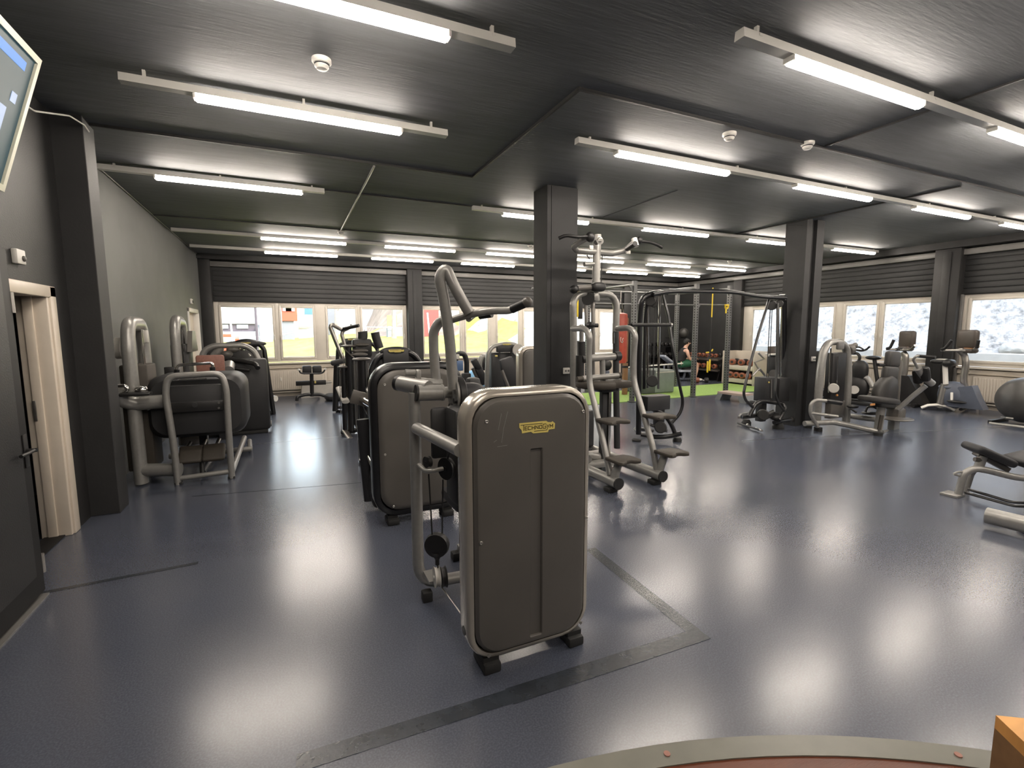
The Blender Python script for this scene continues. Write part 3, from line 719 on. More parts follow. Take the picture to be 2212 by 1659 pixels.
# belt housing, roller pad, seat behind the shroud
mb = MB(); mb.box(.80, .90, 2.46, 2.66, .66, 1.21, .03); mb.box(.72, .82, 2.64, 2.68, .90, 1.2, .02); mb.build('belt_housing', M['greyshell'], t)
mb = MB(); c = V((0.984, 2.75, 1.247)); mb.ell(c, .115, .075, .075, e=.8); mb.ell(c + V((.09, .02, -.06)), .08, .07, .09, e=.8); mb.build('thigh_pad', M['pad'], t)
mb = MB(); mb.box(.93, 1.33, 2.86, 3.22, .46, .54, .03); mb.build('seat', M['pad'], t)
mb = MB(); mb.box(1.10, 1.17, 2.70, 3.05, .08, .47, .01); mb.box(1.04, 1.24, 3.12, 3.2, .06, .10); mb.tube([(1.14, 2.74, .09), (1.14, 3.20, .06)], .035); mb.build('seat_post', M['silver'], t)
mb = MB(); mb.cbox((1.14, 3.17, .03), (.30, .07, .06), .01); mb.build('foot', M['rubber'], t)

# ==================================== second machine: black rimmed shroud
t = thing('seated_press_machine', 'second machine behind the nearest one: grey shroud with thick black rim', 'exercise machine', (.98, 4.05, 0))
YQ = 3.975
sh, pn = shroud(t, .985, .72, .398, .650, YQ, .16, .20, M['black'], M['silver_d'], .052, .05)
screws(pn, [(.70, 1.20), (1.27, 1.20), (.685, .62), (1.285, .62), (.74, .17), (1.23, .17)], YQ - .010, .010)
for x in (.74, 1.22):
    mb = MB(); mb.box(x - .05, x + .05, YQ - .01, YQ + .15, 0, .052, .012); mb.box(x - .04, x + .04, YQ + .03, YQ + .12, .05, .08); mb.build('foot', M['rubber'], t)
mb = MB(); mb.tube([(0.603, 4.5, 0.836), (0.623, 4.5, 0.379), (0.641, 4.5, 0.067)], .035, fr=.1, n=14, ry=.07); mb.build('side_pad', M['pad'], t)
mb = MB(); mb.ell((0.691, 4.45, 0.644), .055, .10, .26, e=.8); mb.ell((0.668, 4.4, 0.226), .055, .09, .20, e=.8); mb.build('rear_cover', M['blackp'], t)
mb = MB(); mb.tube([(0.615, 4.42, 0.496), (0.635, 4.16, 0.401)], .024, n=12, ry=.016); mb.build('side_rail', M['chrome'], t)
mb = MB(); mb.tube([(0.615, 4.7, 0.993), (0.654, 4.3, 0.981)], .030, n=14); mb.build('hand_grip', M['chrome'], t)
mb = MB(); mb.tube([(0.683, 4.5, 1.134), (0.637, 4.5, 1.102), (0.664, 4.3, 1.029)], .016, fr=.02, n=10); mb.build('adjust_lever', M['silver'], t)
q = V((0.626, 4.72, 0.989))
mb = MB(); mb.cbox(q, (.22, .02, .13), .008, rot=ry(R(18))); mb.cbox(q + V((.02, .03, -.10)), (.012, .012, .12), 0, rot=ry(R(-22))); mb.build('side_plate', M['silver_d'], t)
mb = MB(); mb.cbox((1.0, 4.78, .46), (.44, .42, .08), .03); mb.build('seat', M['pad'], t)
mb = MB(); mb.cbox((1.0, 5.05, .80), (.40, .09, .58), .04, rot=rx(R(-12))); mb.build('backrest', M['pad'], t)
mb = MB(); mb.box(.95, 1.05, 4.2, 5.1, .05, .13, .01); mb.box(.96, 1.04, 4.74, 4.84, .1, .43, .01); mb.box(.97, 1.03, 5.05, 5.11, .1, .6, .01); mb.build('frame', M['black'], t)
mb = MB(); mb.box(.74, 1.26, 5.08, 5.16, 0, .05, .01); mb.build('foot', M['rubber'], t)
mb = MB(); mb.cbox((1.623, 4.4, 1.058), (.12, .14, .24), .03); mb.build('guide_block', M['greyshell'], t)

# ============================ row of black machines along the centre behind it
def oval_post(t, top, z0, r=.075, capz=.016):
    """oval black upright with light edge lines and a flat oval cap"""
    x, y, z = top
    mb = MB(); mb.tube([(x, y, z), (x - .01, y, z0)], r, n=16, ry=r * .62); po = mb.build('upright', M['black'], t)
    mb = MB(); mb.ell((x, y, z + capz), r * 1.42, r * 1.1, capz * 1.5, n=22); mb.build('upright_cap', M['silver_d'], t)
    mb = MB()
    for s in (-.92, .92): mb.tube([(x + r * s, y - .026, z - .03), (x - .01 + r * s, y - .026, z0 + .03)], .0055, n=6)
    mb.build('edge_trim', M['steel'], t)
    mb = MB(); mb.cbox((x - .01, y, z0 / 2 + .01), (.13, .10, max(.03, z0)), .01); mb.build('foot', M['rubber'], t)
def badge(t, c, w=.11, h=.028, yaw=0, m='yellow'):
    c = V(c); u = V((math.cos(yaw), math.sin(yaw), 0)); n = V((u.y, -u.x, 0))
    pl = [(-.5, .5), (.3, .5), (.36, .3), (.5, .4), (.5, -.25), (.3, -.3), (.28, -.5), (-.1, -.5), (-.16, -.35), (-.42, -.4), (-.5, 0)]
    b = MB().prism([(a * w, q * h) for a, q in pl], c, u, (0, 0, 1), n * .004).build('brand_plate', M[m], t, 0)
    mb = MB(); mb.stroke([(-.42 * w, .3 * h), (.12 * w, .3 * h)], .05 * h + .0015, c + n * .004, u, (0, 0, 1), n * .001)
    for k in range(9):
        mb.stroke([((-.36 + .088 * k) * w, -.12 * h), ((-.36 + .088 * k) * w, .14 * h)], .02 * w, c + n * .004, u, (0, 0, 1), n * .001)
    mb.build('lettering', M['ink'], b, 0)
def hooded_arch(t, pts, hood_c, hood_size, r=.036, arch_mat='black', logo=True, yaw=0):
    mb = MB(); mb.tube(pts, r, fr=.16, n=14, ry=r * .8); mb.build('arch_frame', M[arch_mat], t)
    c = V(hood_c); mb = MB(); mb.cbox(c, hood_size, min(.03, hood_size[1] * .4)); mb.ell(c + V((0, 0, hood_size[2] * .38)), hood_size[0] * .60, hood_size[1] * .62, hood_size[2] * .22); hd = mb.build('hood', M['greyshell'], t)
    if logo: badge(hd, c + V((0, -hood_size[1] * .66, hood_size[2] * .40)), hood_size[0] * .58, .034, yaw)
    mb = MB(); mb.box(c.x - hood_size[0] * .28, c.x + hood_size[0] * .22, c.y - hood_size[1] * .53, c.y - hood_size[1] * .48, c.z - hood_size[2] * .22, c.z - hood_size[2] * .12, .003); mb.build('hood_line', M['pad'], hd)

t = thing('arched_black_machine', 'black machine with logo hood, standing directly behind the black rimmed shroud', 'exercise machine', (1.1, 6.0, 0))
hooded_arch(t, [(0.874, 6, 0.1), (0.883, 6, 1.124), (1, 6, 1.345), (1.208, 6, 1.391), (1.425, 6, 1.352), (1.533, 6, 1.18), (1.516, 6, 0.025)], (1.201, 5.98, 1.284), (.32, .07, .26), .042)
oval_post(t, (0.797, 6, 1.278), .05, .078)
mb = MB(); mb.cbox((1.2, 6.12, .74), (.44, .14, 1.22), .04); mb.build('weight_shroud', M['greyshell'], t)
mb = MB(); mb.cyl((1.406, 6.1, 1.289), (1.423, 6, 1.282), .085, 20, bev=.008); mb.build('cam_wheel', M['blackp'], t)
mb = MB(); mb.tube([(0.796, 6, 0.207), (0.78, 5.6, 0.206)], .025, n=10, ry=.05); mb.build('footrest', M['steel'], t)
mb = MB(); mb.box(.72, 1.48, 5.94, 6.06, .02, .08, .01); mb.box(1.05, 1.2, 6.0, 6.9, .02, .08, .01); mb.build('base_frame', M['black'], t)
mb = MB(); mb.tube([(1.085, 5.95, 1.165), (0.997, 5.9, 1.094), (0.972, 5.9, 0.994)], .02, fr=.02); mb.tube([(1.064, 5.95, 1.211), (1.166, 6, 1.29)], .02); mb.build('lever', M['steel'], t)
mb = MB(); mb.cbox((0.948, 5.7, 0.973), (.30, .3, .08), .03, rot=ry(R(-14))); mb.build('arm_pad', M['pad'], t)

t = thing('arched_black_machine', 'black machine with paired uprights and stacked oval caps, third in the centre row', 'exercise machine', (1.0, 7.95, 0))
oval_post(t, (0.862, 7.95, 1.377), .05, .085); oval_post(t, (0.77, 7.92, 1.055), .05, .06)
mb = MB(); mb.ell((1.005, 7.8, 1.264), .13, .09, .035, n=20); mb.ell((1.028, 7.9, 1.317), .13, .09, .035, n=20); mb.ell((1.08, 8, 1.408), .12, .09, .035, n=20); mb.build('stacked_pad', M['silver_d'], t)
mb = MB(); mb.cbox((1.084, 8.05, 1.354), (.30, .16, .30), .04); mb.build('head_block', M['blackp'], t)
mb = MB(); mb.tube([(0.736, 8.3, 0.703), (0.778, 7.8, 0.538)], .032, n=10, ry=.06); mb.build('pale_cover', M['wheel'], t)
mb = MB(); mb.tube([(0.749, 7.9, 0.069), (0.802, 7.6, -0.008)], .02, n=10, ry=.045); mb.build('footrest', M['steel'], t)
mb = MB(); mb.cbox((1.15, 8.1, .7), (.5, .2, 1.2), .05); mb.build('weight_shroud', M['greyshell'], t)
mb = MB(); mb.tube([(0.793, 7.95, 1.363), (0.923, 7.6, 1.205)], .009, n=8); mb.build('rod', M['steel'], t)
mb = MB(); mb.box(.70, 1.45, 7.9, 8.0, .02, .08, .01); mb.box(1.0, 1.12, 7.95, 8.8, .02, .08, .01); mb.build('base_frame', M['black'], t)
mb = MB(); mb.tube([(1.091, 8.1, 1.353), (1.114, 8.1, 1.576), (1.108, 8.1, 1.62)], .075, n=14); mb.build('leg_roller', M['greyshell'], t)
mb = MB(); mb.tube([(1.369, 8.1, 1.347), (1.316, 8.1, 1.529), (1.304, 8.1, 1.604)], .068, n=14); mb.build('leg_roller', M['greyshell'], t)
mb = MB(); mb.tube([(1.062, 8.1, 1.531), (1.128, 8.1, 1.575)], .028); mb.tube([(1.063, 8.15, 1.576), (1.069, 8.1, 1.517)], .02); mb.build('roller_knob', M['blackp'], t)
mb = MB(); mb.tube([(0.954, 8.3, 1.273), (1.16, 8.2, 1.257), (1.497, 8.2, 1.28), (1.516, 8.2, 1.163)], .03, fr=.05); mb.build('cross_arm', M['black'], t)

t = thing('lever_pulldown_machine', 'black lever machine with bent hand bars, farthest of the centre row by the window', 'exercise machine', (.95, 10.2, 0))
mb = MB(); mb.tube([(0.999, 10.2, 1.072), (0.89, 10.2, 1.379), (0.783, 10.2, 1.709), (0.828, 10.2, 1.754), (0.997, 10.2, 1.653)], .04, fr=.08, n=12); mb.build('lever_arm', M['steel'], t)
mb = MB(); mb.tube([(1.085, 10.3, 1.187), (1.003, 10.3, 1.561), (1.032, 10.3, 1.635), (1.139, 10.2, 1.69)], .038, fr=.08, n=12); mb.build('lever_arm', M['steel'], t)
mb = MB(); mb.tube([(0.984, 10.25, 1.654), (1.302, 10, 1.734)], .034, n=12); mb.tube([(1.177, 10.2, 1.745), (1.199, 10.1, 1.708)], .02); mb.build('hand_bar', M['blackp'], t)
mb = MB(); mb.cbox((0.971, 10.2, 1.027), (.42, .2, .10), .03, rot=ry(R(-12))); mb.build('pivot_block', M['greyshell'], t)
mb = MB(); mb.tube([(0.873, 10.2, 0.984), (0.806, 10.2, 0.025)], .055, n=10); mb.tube([(0.968, 10.25, 0.837), (1.064, 10.2, 0.253)], .04, n=10); mb.build('upright', M['black'], t)
mb = MB(); mb.cbox((0.959, 10.3, 0.721), (.22, .12, .42), .05, rot=ry(R(16))); mb.build('seat_back', M['pad'], t)
mb = MB(); mb.tube([(0.792, 10.2, 0.101), (1.057, 10.2, 0.082)], .03, n=8); mb.tube([(0.833, 10.2, 0.023), (1.091, 9.9, 0.003)], .03, n=8); mb.build('base_frame', M['black'], t)
hooded_arch(t, [(0.91, 10.6, 0.813), (0.949, 10.6, 1.312), (1.136, 10.6, 1.424), (1.463, 10.6, 1.439), (1.744, 10.6, 1.297), (1.795, 10.6, 0.779)], (1.264, 10.6, 1.383), (.42, .08, .16), .05)

# ================================================ dip and chin-up station
t = thing('dip_chin_station', 'silver dip and chin-up station with dark steps beside the first column', 'exercise machine', (3.25, 4.4, 0))
for X, nm in ((2.93, 0), (3.5, 1)):
    if nm == 0:
        P = [(2.93, 3.937, 0.158), (2.93, 4.023, 0.38), (2.93, 4.212, 0.801), (2.93, 4.337, 1.062), (2.93, 4.354, 1.4), (2.93, 4.341, 1.588), (2.93, 4.449, 1.652), (2.93, 4.684, 1.648)]
    else:
        P = [(3.5, 3.879, 0.098), (3.5, 3.964, 0.396), (3.5, 4.126, 0.713), (3.5, 4.306, 1.063), (3.5, 4.315, 1.389), (3.5, 4.291, 1.584), (3.5, 4.398, 1.656), (3.5, 4.625, 1.647)]
    mb = MB(); mb.tube(P, .033, fr=.11, n=16); mb.build('stringer', M['silver'], t)
    mb = MB(); mb.tube([(X, 3.80, .105), (X, 5.15, .10)], .058, n=18); mb.build('base_rail', M['silver'], t)
    mb = MB(); mb.cyl((X, 3.785, .105), (X, 3.803, .105), .059, 20); mb.cbox((X - .02, 3.90, .024), (.11, .11, .048), .012); mb.cbox((X, 5.1, .024), (.11, .11, .048), .012); mb.build('foot', M['rubber'], t)
# dip handles
mb = MB(); mb.tube([(3.54, 4.45, 1.698), (3.542, 4.45, 1.651)], .02); mb.tube([(3.551, 4.43, 1.688), (4.056, 4.35, 1.687)], .021, n=12); mb.build('dip_handle', M['blackp'], t)
mb = MB(); e = V((4.056, 4.35, 1.687)); mb.ring(e, (1, -.1, 0), .026, .012, .02, 16); mb.build('handle_end', M['steel'], t)
mb = MB(); mb.tube([(2.987, 4.5, 1.683), (3.111, 4.45, 1.682)], .022, n=12); mb.ell((3.032, 4.45, 1.687), .035, .03, .03); mb.build('dip_handle', M['blackp'], t)
# steps: plates with a notched front edge, carried by forked brackets
def step(cx, cy, z, w=.27, d=.25, tilt=0.0):
    poly = [(-w / 2, d / 2), (w * .34, d / 2), (w / 2, d * .2), (w / 2, -d * .42), (w * .42, -d / 2), (w * .2, -d * .46), (w * .1, -d * .34), (-w * .12, -d * .34), (-w * .2, -d * .47), (-w * .42, -d * .5), (-w / 2, -d * .4)]
    mb = MB()
    rings = []
    for ins, zz in ((.006, -.036), (0, -.030), (0, -.006), (.006, 0)):
        k = 1 - ins / (w / 2)
        rings.append([V((cx + a * k, cy + b * k, z + zz - b * tilt)) for a, b in poly])
    mb.loft(rings); s = mb.build('step', M['padbrown'], t, 50)
    mb = MB(); mb.box(cx - .03, cx + .03, cy - .03, cy + d * .5 + .02, z - .06, z - .035, .005); mb.build('step_bracket', M['silver'], s)
step(3.60, 3.78, .37); step(3.60, 3.98, .725); step(2.99, 3.80, .36); step(3.02, 4.02, .715)
for X, x2 in ((3.5, 3.58), (2.93, 2.98)):
    mb = MB(); mb.tube([(x2, 3.85, .34), (X, 3.88, .12)], .045, n=14, ry=.028, r1=.06); mb.build('step_post', M['silver'], t)
# knee platform on its sliding column
poly = [(-.30, .17), (.26, .20), (.30, .05), (.31, -.10), (.16, -.13), (.05, -.10), (-.02, -.22), (-.18, -.18), (-.31, .02)]
mb = MB(); c = V((3.30, 4.55, 1.045))
mb.loft([[V((c.x + a * k, c.y + b * k, c.z + zz)) for a, b in poly] for k, zz in ((.94, -.075), (1, -.06), (1, -.012), (.96, 0))]); mb.build('knee_platform', M['padbrown'], t, 50)
mb = MB(); mb.box(3.18, 3.42, 4.46, 4.62, .93, .975, .01); mb.build('platform_bracket', M['black'], t)
mb = MB(); mb.box(3.27, 3.34, 4.56, 4.63, .10, .95, .006); mb.build('slide_column', M['greyshell'], t)
mb = MB(); mb.box(3.345, 3.385, 4.545, 4.60, .10, .95, .006); mb.build('slide_rail', M['chrome'], t)
mb = MB(); mb.tube([(2.93, 4.9, .10), (3.5, 4.9, .10)], .045, n=14); mb.tube([(2.93, 4.35, .22), (3.05, 4.6, .20), (3.3, 4.62, .14)], .05, fr=.06, n=12); mb.box(2.98, 3.40, 4.45, 4.75, .06, .13, .02); mb.build('base_crossbar', M['silver'], t)
mb = MB(); mb.ell((2.98, 4.72, .28), .16, .12, .07, e=.7); mb.build('base_cover', M['silver_d'], t)
# stabiliser bars above the platform
mb = MB(); mb.tube([(3.101, 4.7, 1.303), (3.545, 4.7, 1.318)], .042, n=16); mb.tube([(3.352, 4.7, 1.312), (3.364, 4.7, 1.038)], .033, n=14); mb.build('stabiliser_bar', M['silver'], t)
mb = MB(); mb.tube([(3.063, 4.7, 1.299), (3.126, 4.7, 1.302)], .050, n=16); mb.tube([(3.531, 4.7, 1.318), (3.599, 4.7, 1.322)], .056, n=16); mb.build('bar_end', M['blackp'], t)
mb = MB(); mb.tube([(3.026, 4.62, 1.082), (3.537, 4.62, 1.097)], .033, n=14); mb.build('lower_bar', M['silver'], t)
mb = MB(); mb.tube([(3.524, 4.62, 1.098), (3.557, 4.62, 1.099)], .035, n=14); mb.tube([(2.952, 4.62, 1.081), (3.032, 4.62, 1.082)], .03, n=12); mb.build('bar_end', M['padbrown'], t)
mb = MB(); mb.tube([(3.071, 4.72, 1.637), (3.073, 4.72, 1.463)], .026, n=12); mb.ell((3.07, 4.72, 1.669), .035, .035, .03); mb.build('pop_pin', M['silver'], t)
mb = MB(); mb.tube([(3.073, 4.72, 1.5), (3.081, 4.72, 1.34)], .042, n=12); mb.tube([(3.056, 4.72, 1.34), (3.055, 4.72, 1.007)], .05, n=12); mb.build('damper', M['blackp'], t)
# inverted U frame, thinner leg on the right
mb = MB(); mb.tube([(3.167, 5, 0.075), (3.14, 5, 1.704), (3.123, 5, 2.066), (3.773, 5, 2.084), (3.763, 5, 1.612)], .050, fr=.22, n=18, ry=.04); mb.build('main_frame', M['silver'], t)
mb = MB(); mb.tube([(3.763, 5, 1.636), (3.788, 5, 0.894), (3.823, 5, 0.104)], .040, n=14); mb.build('guide_post', M['greyshell'], t)
mb = MB(); mb.tube([(3.713, 4.98, 1.601), (3.716, 4.98, 1.462)], .016, n=10); mb.tube([(3.77, 4.98, 1.601), (3.773, 4.98, 1.461)], .016, n=10); mb.build('guide_rod', M['chrome'], t)
mb = MB(); mb.tube([(3.455, 5, 1.986), (3.461, 5, 2.775)], .048, n=18); mb.build('mast', M['silver'], t)
mb = MB(); mb.cbox((3.406, 4.93, 2.036), (.06, .03, .10), .006); mb.build('mast_clamp', M['silver'], t)
mb = MB(); mb.tube([(3.174, 5, 2.572), (3.684, 5, 2.571)], .040, n=16); mb.tube([(3.174, 5, 2.572), (3.11, 4.98, 2.612), (3.208, 4.8, 2.695)], .036, fr=.08, n=14); mb.tube([(3.67, 5, 2.57), (3.864, 4.98, 2.607), (3.873, 4.8, 2.691)], .036, fr=.10, n=14); mb.build('chin_bar', M['silver'], t)
mb = MB(); mb.tube([(2.867, 4.9, 2.671), (2.929, 4.85, 2.703), (3.039, 4.8, 2.683), (3.169, 4.78, 2.694)], .020, fr=.05, n=10); mb.build('chin_grip', M['blackp'], t)
mb = MB(); mb.tube([(3.957, 4.8, 2.702), (4.09, 4.78, 2.697), (4.2, 4.78, 2.672), (4.275, 4.78, 2.643)], .020, fr=.05, n=10); mb.build('chin_grip', M['blackp'], t)
mb = MB(); mb.ell((3.214, 4.78, 2.692), .055, .05, .06); mb.ell((3.919, 4.78, 2.707), .04, .04, .045); mb.build('grip_joint', M['blackp'], t)
mb = MB(); mb.tube([(3.242, 4.7, 2.619), (3.187, 4.55, 2.621)], .028); mb.tube([(3.758, 4.8, 2.596), (3.713, 4.6, 2.626)], .03); mb.build('parallel_grip', M['blackp'], t)
mb = MB(); mb.tube([(3.21, 4.6, 2.636), (3.194, 4.55, 2.602)], .036, n=12); mb.tube([(3.778, 4.7, 2.7), (3.776, 4.66, 2.608)], .035, n=12); mb.cbox((3.242, 4.8, 2.578), (.05, .02, .05), .004); mb.cbox((3.773, 4.8, 2.559), (.06, .02, .04), .004); mb.build('grip_plate', M['white'], t)
mb = MB(); mb.tube([(3.281, 5, 2.416), (3.42, 5, 2.428)], .026, n=12); mb.build('peg', M['silver'], t)
mb = MB(); mb.tube([(3.123, 4.9, 2.119), (3.47, 4.9, 2.152)], .034, n=14); mb.build('roller_axle', M['silver_d'], t)
mb = MB(); mb.ell((3.079, 4.9, 2.106), .05, .06, .05); mb.ell((3.403, 4.88, 2.142), .10, .06, .055, e=.7); mb.build('roller_pad', M['blackp'], t)
mb = MB(); mb.cyl((3.341, 5, 2.006), (3.307, 4.95, 2.002), .075, 22); mb.build('pulley', M['blackp'], t)
mb = MB(); mb.tube([(3.308, 5, 1.955), (3.328, 5, 1.564)], .02, n=8); mb.tube([(3.449, 5.05, 1.989), (3.47, 5.05, 0.835)], .026, n=10); mb.build('guide_rod', M['steel'], t)
mb = MB(); mb.cyl((3.305, 4.9, 1.687), (3.251, 4.82, 1.686), .045, 16); mb.tube([(3.219, 4.85, 1.686), (3.377, 4.85, 1.686)], .02); mb.build('selector_knob', M['blackp'], t)
mb = MB(); mb.tube([(3.525, 4.98, 2.558), (3.518, 4.98, 2.265), (3.514, 4.98, 2.087)], .006, n=6); mb.tube([(3.344, 5, 2.588), (3.319, 5, 2.521), (3.359, 5, 2.48)], .006, n=6); mb.build('cord', M['cable'], t)
mb = MB(); mb.box(3.22, 3.5, 5.05, 5.3, .15, .62, .02); mb.build('weight_stack', M['greyshell'], t)
mb = MB(); mb.box(3.16, 3.56, 5.02, 5.36, .03, .14, .02); mb.box(3.2, 3.3, 5.06, 5.16, .6, 1.5, .01); mb.build('stack_base', M['greyshell'], t)

# ============================================================ cable crossover
t = thing('cable_crossover', 'black cable crossover with two towers joined by a bowed double top bar', 'exercise machine', (5.9, 5.4, 0))
YC = 5.4
mb = MB()
for dy, dz in ((-.035, .0), (.045, .018)):
    mb.tube([(4.66, YC + dy, 2.12 + dz), (4.95, YC + dy, 2.17 + dz), (5.45, YC + dy, 2.185 + dz), (6.2, YC + dy, 2.20 + dz), (6.85, YC + dy, 2.14 + dz), (7.42, YC + dy, 2.14 + dz)], .030, fr=.2, n=12)
mb.cyl((7.41, YC - .05, 2.15), (7.41, YC + .06, 2.15), .05, 14)
mb.build('top_bar', M['black'], t)
def tower(left):
    s = -1 if left else 1
    if left:
        mb = MB(); mb.tube([(4.582, 5.5, 0.116), (4.545, 5.5, 1.777), (4.535, 5.45, 2.085), (4.746, 5.42, 2.159), (4.939, 5.4, 2.15)], .044, fr=.16, n=14, ry=.035); mb.tube([(4.704, 5.55, 0.771), (4.687, 5.55, 1.779), (4.677, 5.5, 2.039), (4.749, 5.45, 2.103)], .024, fr=.1, n=10); mb.build('tower_upright', M['black'], t)
        mb = MB(); mb.tube([(4.702, 5.52, 2.074), (4.747, 5.52, 0.786)], .017, n=10); mb.tube([(4.903, 5.5, 2.11), (4.929, 5.5, 0.764)], .017, n=10); mb.build('guide_rod', M['chrome'], t)
        mb = MB(); mb.tube([(4.728, 5.5, 2.027), (4.768, 5.5, 0.909)], .006, n=6); mb.tube([(4.821, 5.5, 2.029), (4.828, 5.5, 0.92)], .008, n=6); mb.tube([(4.839, 5.48, 1.976), (4.874, 5.46, 1.712), (4.901, 5.45, 2.107)], .006, n=6); mb.build('cable', M['cable'], t)
        mb = MB(); mb.cyl((4.736, 5.5, 2.041), (4.684, 5.44, 2.036), .075, 22, bev=.01); mb.cyl((4.804, 5.5, 2.009), (4.752, 5.44, 2.005), .06, 22, bev=.01); mb.build('pulley', M['blackp'], t)
        mb = MB(); mb.cyl((4.768, 5.45, 0.893), (4.707, 5.38, 0.903), .085, 24, bev=.012); mb.build('pulley', M['blackp'], t)
        mb = MB(); mb.box(4.62, 5.04, 5.36, 5.56, .47, .68, .012); mb.box(4.86, 4.98, 5.4, 5.52, .20, .47, .01); mb.build('weight_box', M['greyshell'], t)
        mb = MB(); mb.tube([(4.854, 5.38, 2.121), (4.849, 5.25, 1.812), (4.839, 5.15, 1.422), (4.881, 5.1, 1.102), (4.943, 5.08, 0.823), (4.992, 5.06, 0.626), (4.948, 5.06, 0.465), (4.831, 5.1, 0.33)], .021, fr=.12, n=12); mb.build('cable_guard', M['black'], t)
        mb = MB(); mb.tube([(4.706, 5.45, 0.498), (4.834, 5.4, 0.468), (4.948, 5.33, 0.375), (5.012, 5.28, 0.242), (5.061, 5.25, 0.092)], .032, fr=.1, n=12); mb.tube([(4.625, 5.5, 0.112), (4.805, 5.35, 0.076), (4.973, 5.25, 0.101), (5.067, 5.15, 0.152)], .034, fr=.12, n=12); mb.tube([(4.631, 5.55, 0.122), (4.749, 5.8, 0.135), (5.112, 5.8, 0.065)], .03, fr=.1, n=10); mb.build('base_frame', M['black'], t)
        mb = MB(); mb.cyl((4.814, 5.3, 0.235), (4.742, 5.22, 0.256), .085, 24, bev=.012); mb.build('pulley', M['blackp'], t)
        mb = MB(); mb.tube([(4.705, 5.4, 0.267), (4.798, 5.3, 0.216), (4.891, 5.25, 0.183)], .02, n=8); mb.build('pulley_bracket', M['blackp'], t)
        mb = MB(); mb.lathe([(.062, 0), (.066, .02), (.05, .03)], (4.60, 5.56, 0)); mb.lathe([(.062, 0), (.066, .02), (.05, .06)], (5.12, 5.28, 0)); mb.build('foot', M['rubber'], t)
    else:
        mb = MB(); mb.tube([(7.76, 5.55, 0.828), (7.578, 5.5, 2.101), (7.48, 5.45, 2.164)], .040, n=14); mb.build('tower_upright', M['black'], t)
        mb = MB(); mb.tube([(7.436, 5.5, 2.022), (7.553, 5.5, 0.794)], .017, n=10); mb.tube([(7.555, 5.52, 2.025), (7.651, 5.52, 0.788)], .014, n=10); mb.build('guide_rod', M['chrome'], t)
        mb = MB(); mb.tube([(7.181, 5.45, 1.985), (7.12, 5.4, 0.846)], .007, n=6); mb.tube([(7.226, 5.45, 1.986), (7.174, 5.4, 1.263), (7.164, 5.4, 0.844)], .006, n=6); mb.build('cable', M['cable'], t)
        mb = MB(); mb.cyl((7.201, 5.45, 2.015), (7.13, 5.38, 2.011), .075, 22, bev=.01); mb.cyl((7.377, 5.45, 2.049), (7.305, 5.38, 2.044), .06, 22, bev=.01); mb.build('pulley', M['blackp'], t)
        mb = MB(); mb.tube([(7.073, 5.4, 2.099), (6.758, 5.3, 1.604), (6.542, 5.25, 1.139), (6.424, 5.22, 0.857), (6.353, 5.2, 0.647), (6.401, 5.2, 0.542), (6.639, 5.25, 0.402)], .021, fr=.12, n=12); mb.tube([(7.151, 5.3, 2.044), (7.085, 5.2, 0.977), (7.006, 5.15, 0.599), (7.066, 5.12, 0.45), (7.181, 5.1, 0.325)], .019, fr=.12, n=12); mb.build('cable_guard', M['black'], t)
        mb = MB(); mb.cbox((7.167, 5.45, 0.646), (.27, .22, .40), .012); mb.cbox((7.47, 5.42, 0.625), (.26, .20, .40), .012); mb.build('weight_box', M['greyshell'], t)
        mb = MB(); mb.cbox((7.076, 5.32, 0.772), (.025, .02, .025), .006); mb.build('selector_pin', M['yellow'], t)
        mb = MB(); mb.tube([(7.141, 5.33, 0.813), (7.166, 5.33, 0.506)], .012, n=8); mb.build('edge_strip', M['steel'], t)
        mb = MB(); mb.box(6.98, 7.10, 5.35, 5.47, .12, .42, .01); mb.build('lower_column', M['black'], t)
        mb = MB(); mb.tube([(6.628, 5.3, 0.253), (6.762, 5.3, 0.446), (6.909, 5.3, 0.481), (7.336, 5.25, 0.413), (7.352, 5.2, 0.343), (7.089, 5.12, 0.178)], .033, fr=.14, n=12); mb.tube([(6.583, 5.4, 0.225), (6.862, 5.3, 0.25), (7.084, 5.3, 0.217)], .036, n=12); mb.tube([(7.023, 5.15, 0.141), (7.663, 5.3, 0.115)], .030, n=12); mb.build('base_frame', M['black'], t)
        mb = MB(); mb.cyl((7.626, 5.29, 0.112), (7.689, 5.31, 0.112), .034, 14); mb.tube([(6.58, 5.45, 0.21), (6.812, 5.6, 0.221), (7.079, 5.7, 0.201)], .022, fr=.05, n=8); mb.build('end_cap', M['steel'], t)
        mb = MB(); mb.cyl((6.872, 5.25, 0.272), (6.776, 5.16, 0.286), .085, 24, bev=.012); mb.build('pulley', M['blackp'], t)
        mb = MB(); mb.tube([(6.894, 5.2, 0.263), (7.008, 5.15, 0.322)], .035, n=10); mb.ell((7.128, 5.2, 0.214), .10, .09, .06); mb.tube([(6.738, 5.15, 0.202), (6.951, 5.2, 0.229), (7.015, 5.2, 0.254)], .022, n=8); mb.build('pulley_bracket', M['blackp'], t)
        mb = MB(); mb.lathe([(.075, 0), (.08, .025), (.05, .08)], (7.141, 5.757, 0)); mb.lathe([(.085, 0), (.09, .03), (.06, .10)], (7.276, 5.254, 0)); mb.build('foot', M['rubber'], t)
tower(True); tower(False)
t = thing('straight_bar', 'short steel bar lying on the floor at the foot of the right cable tower', 'bar', (6.9, 5.2, 0))
mb = MB(); mb.tube([(6.952, 5.771, 0.03), (6.775, 5.176, 0.03)], .016, n=10); mb.build('shaft', M['blackp'], t)
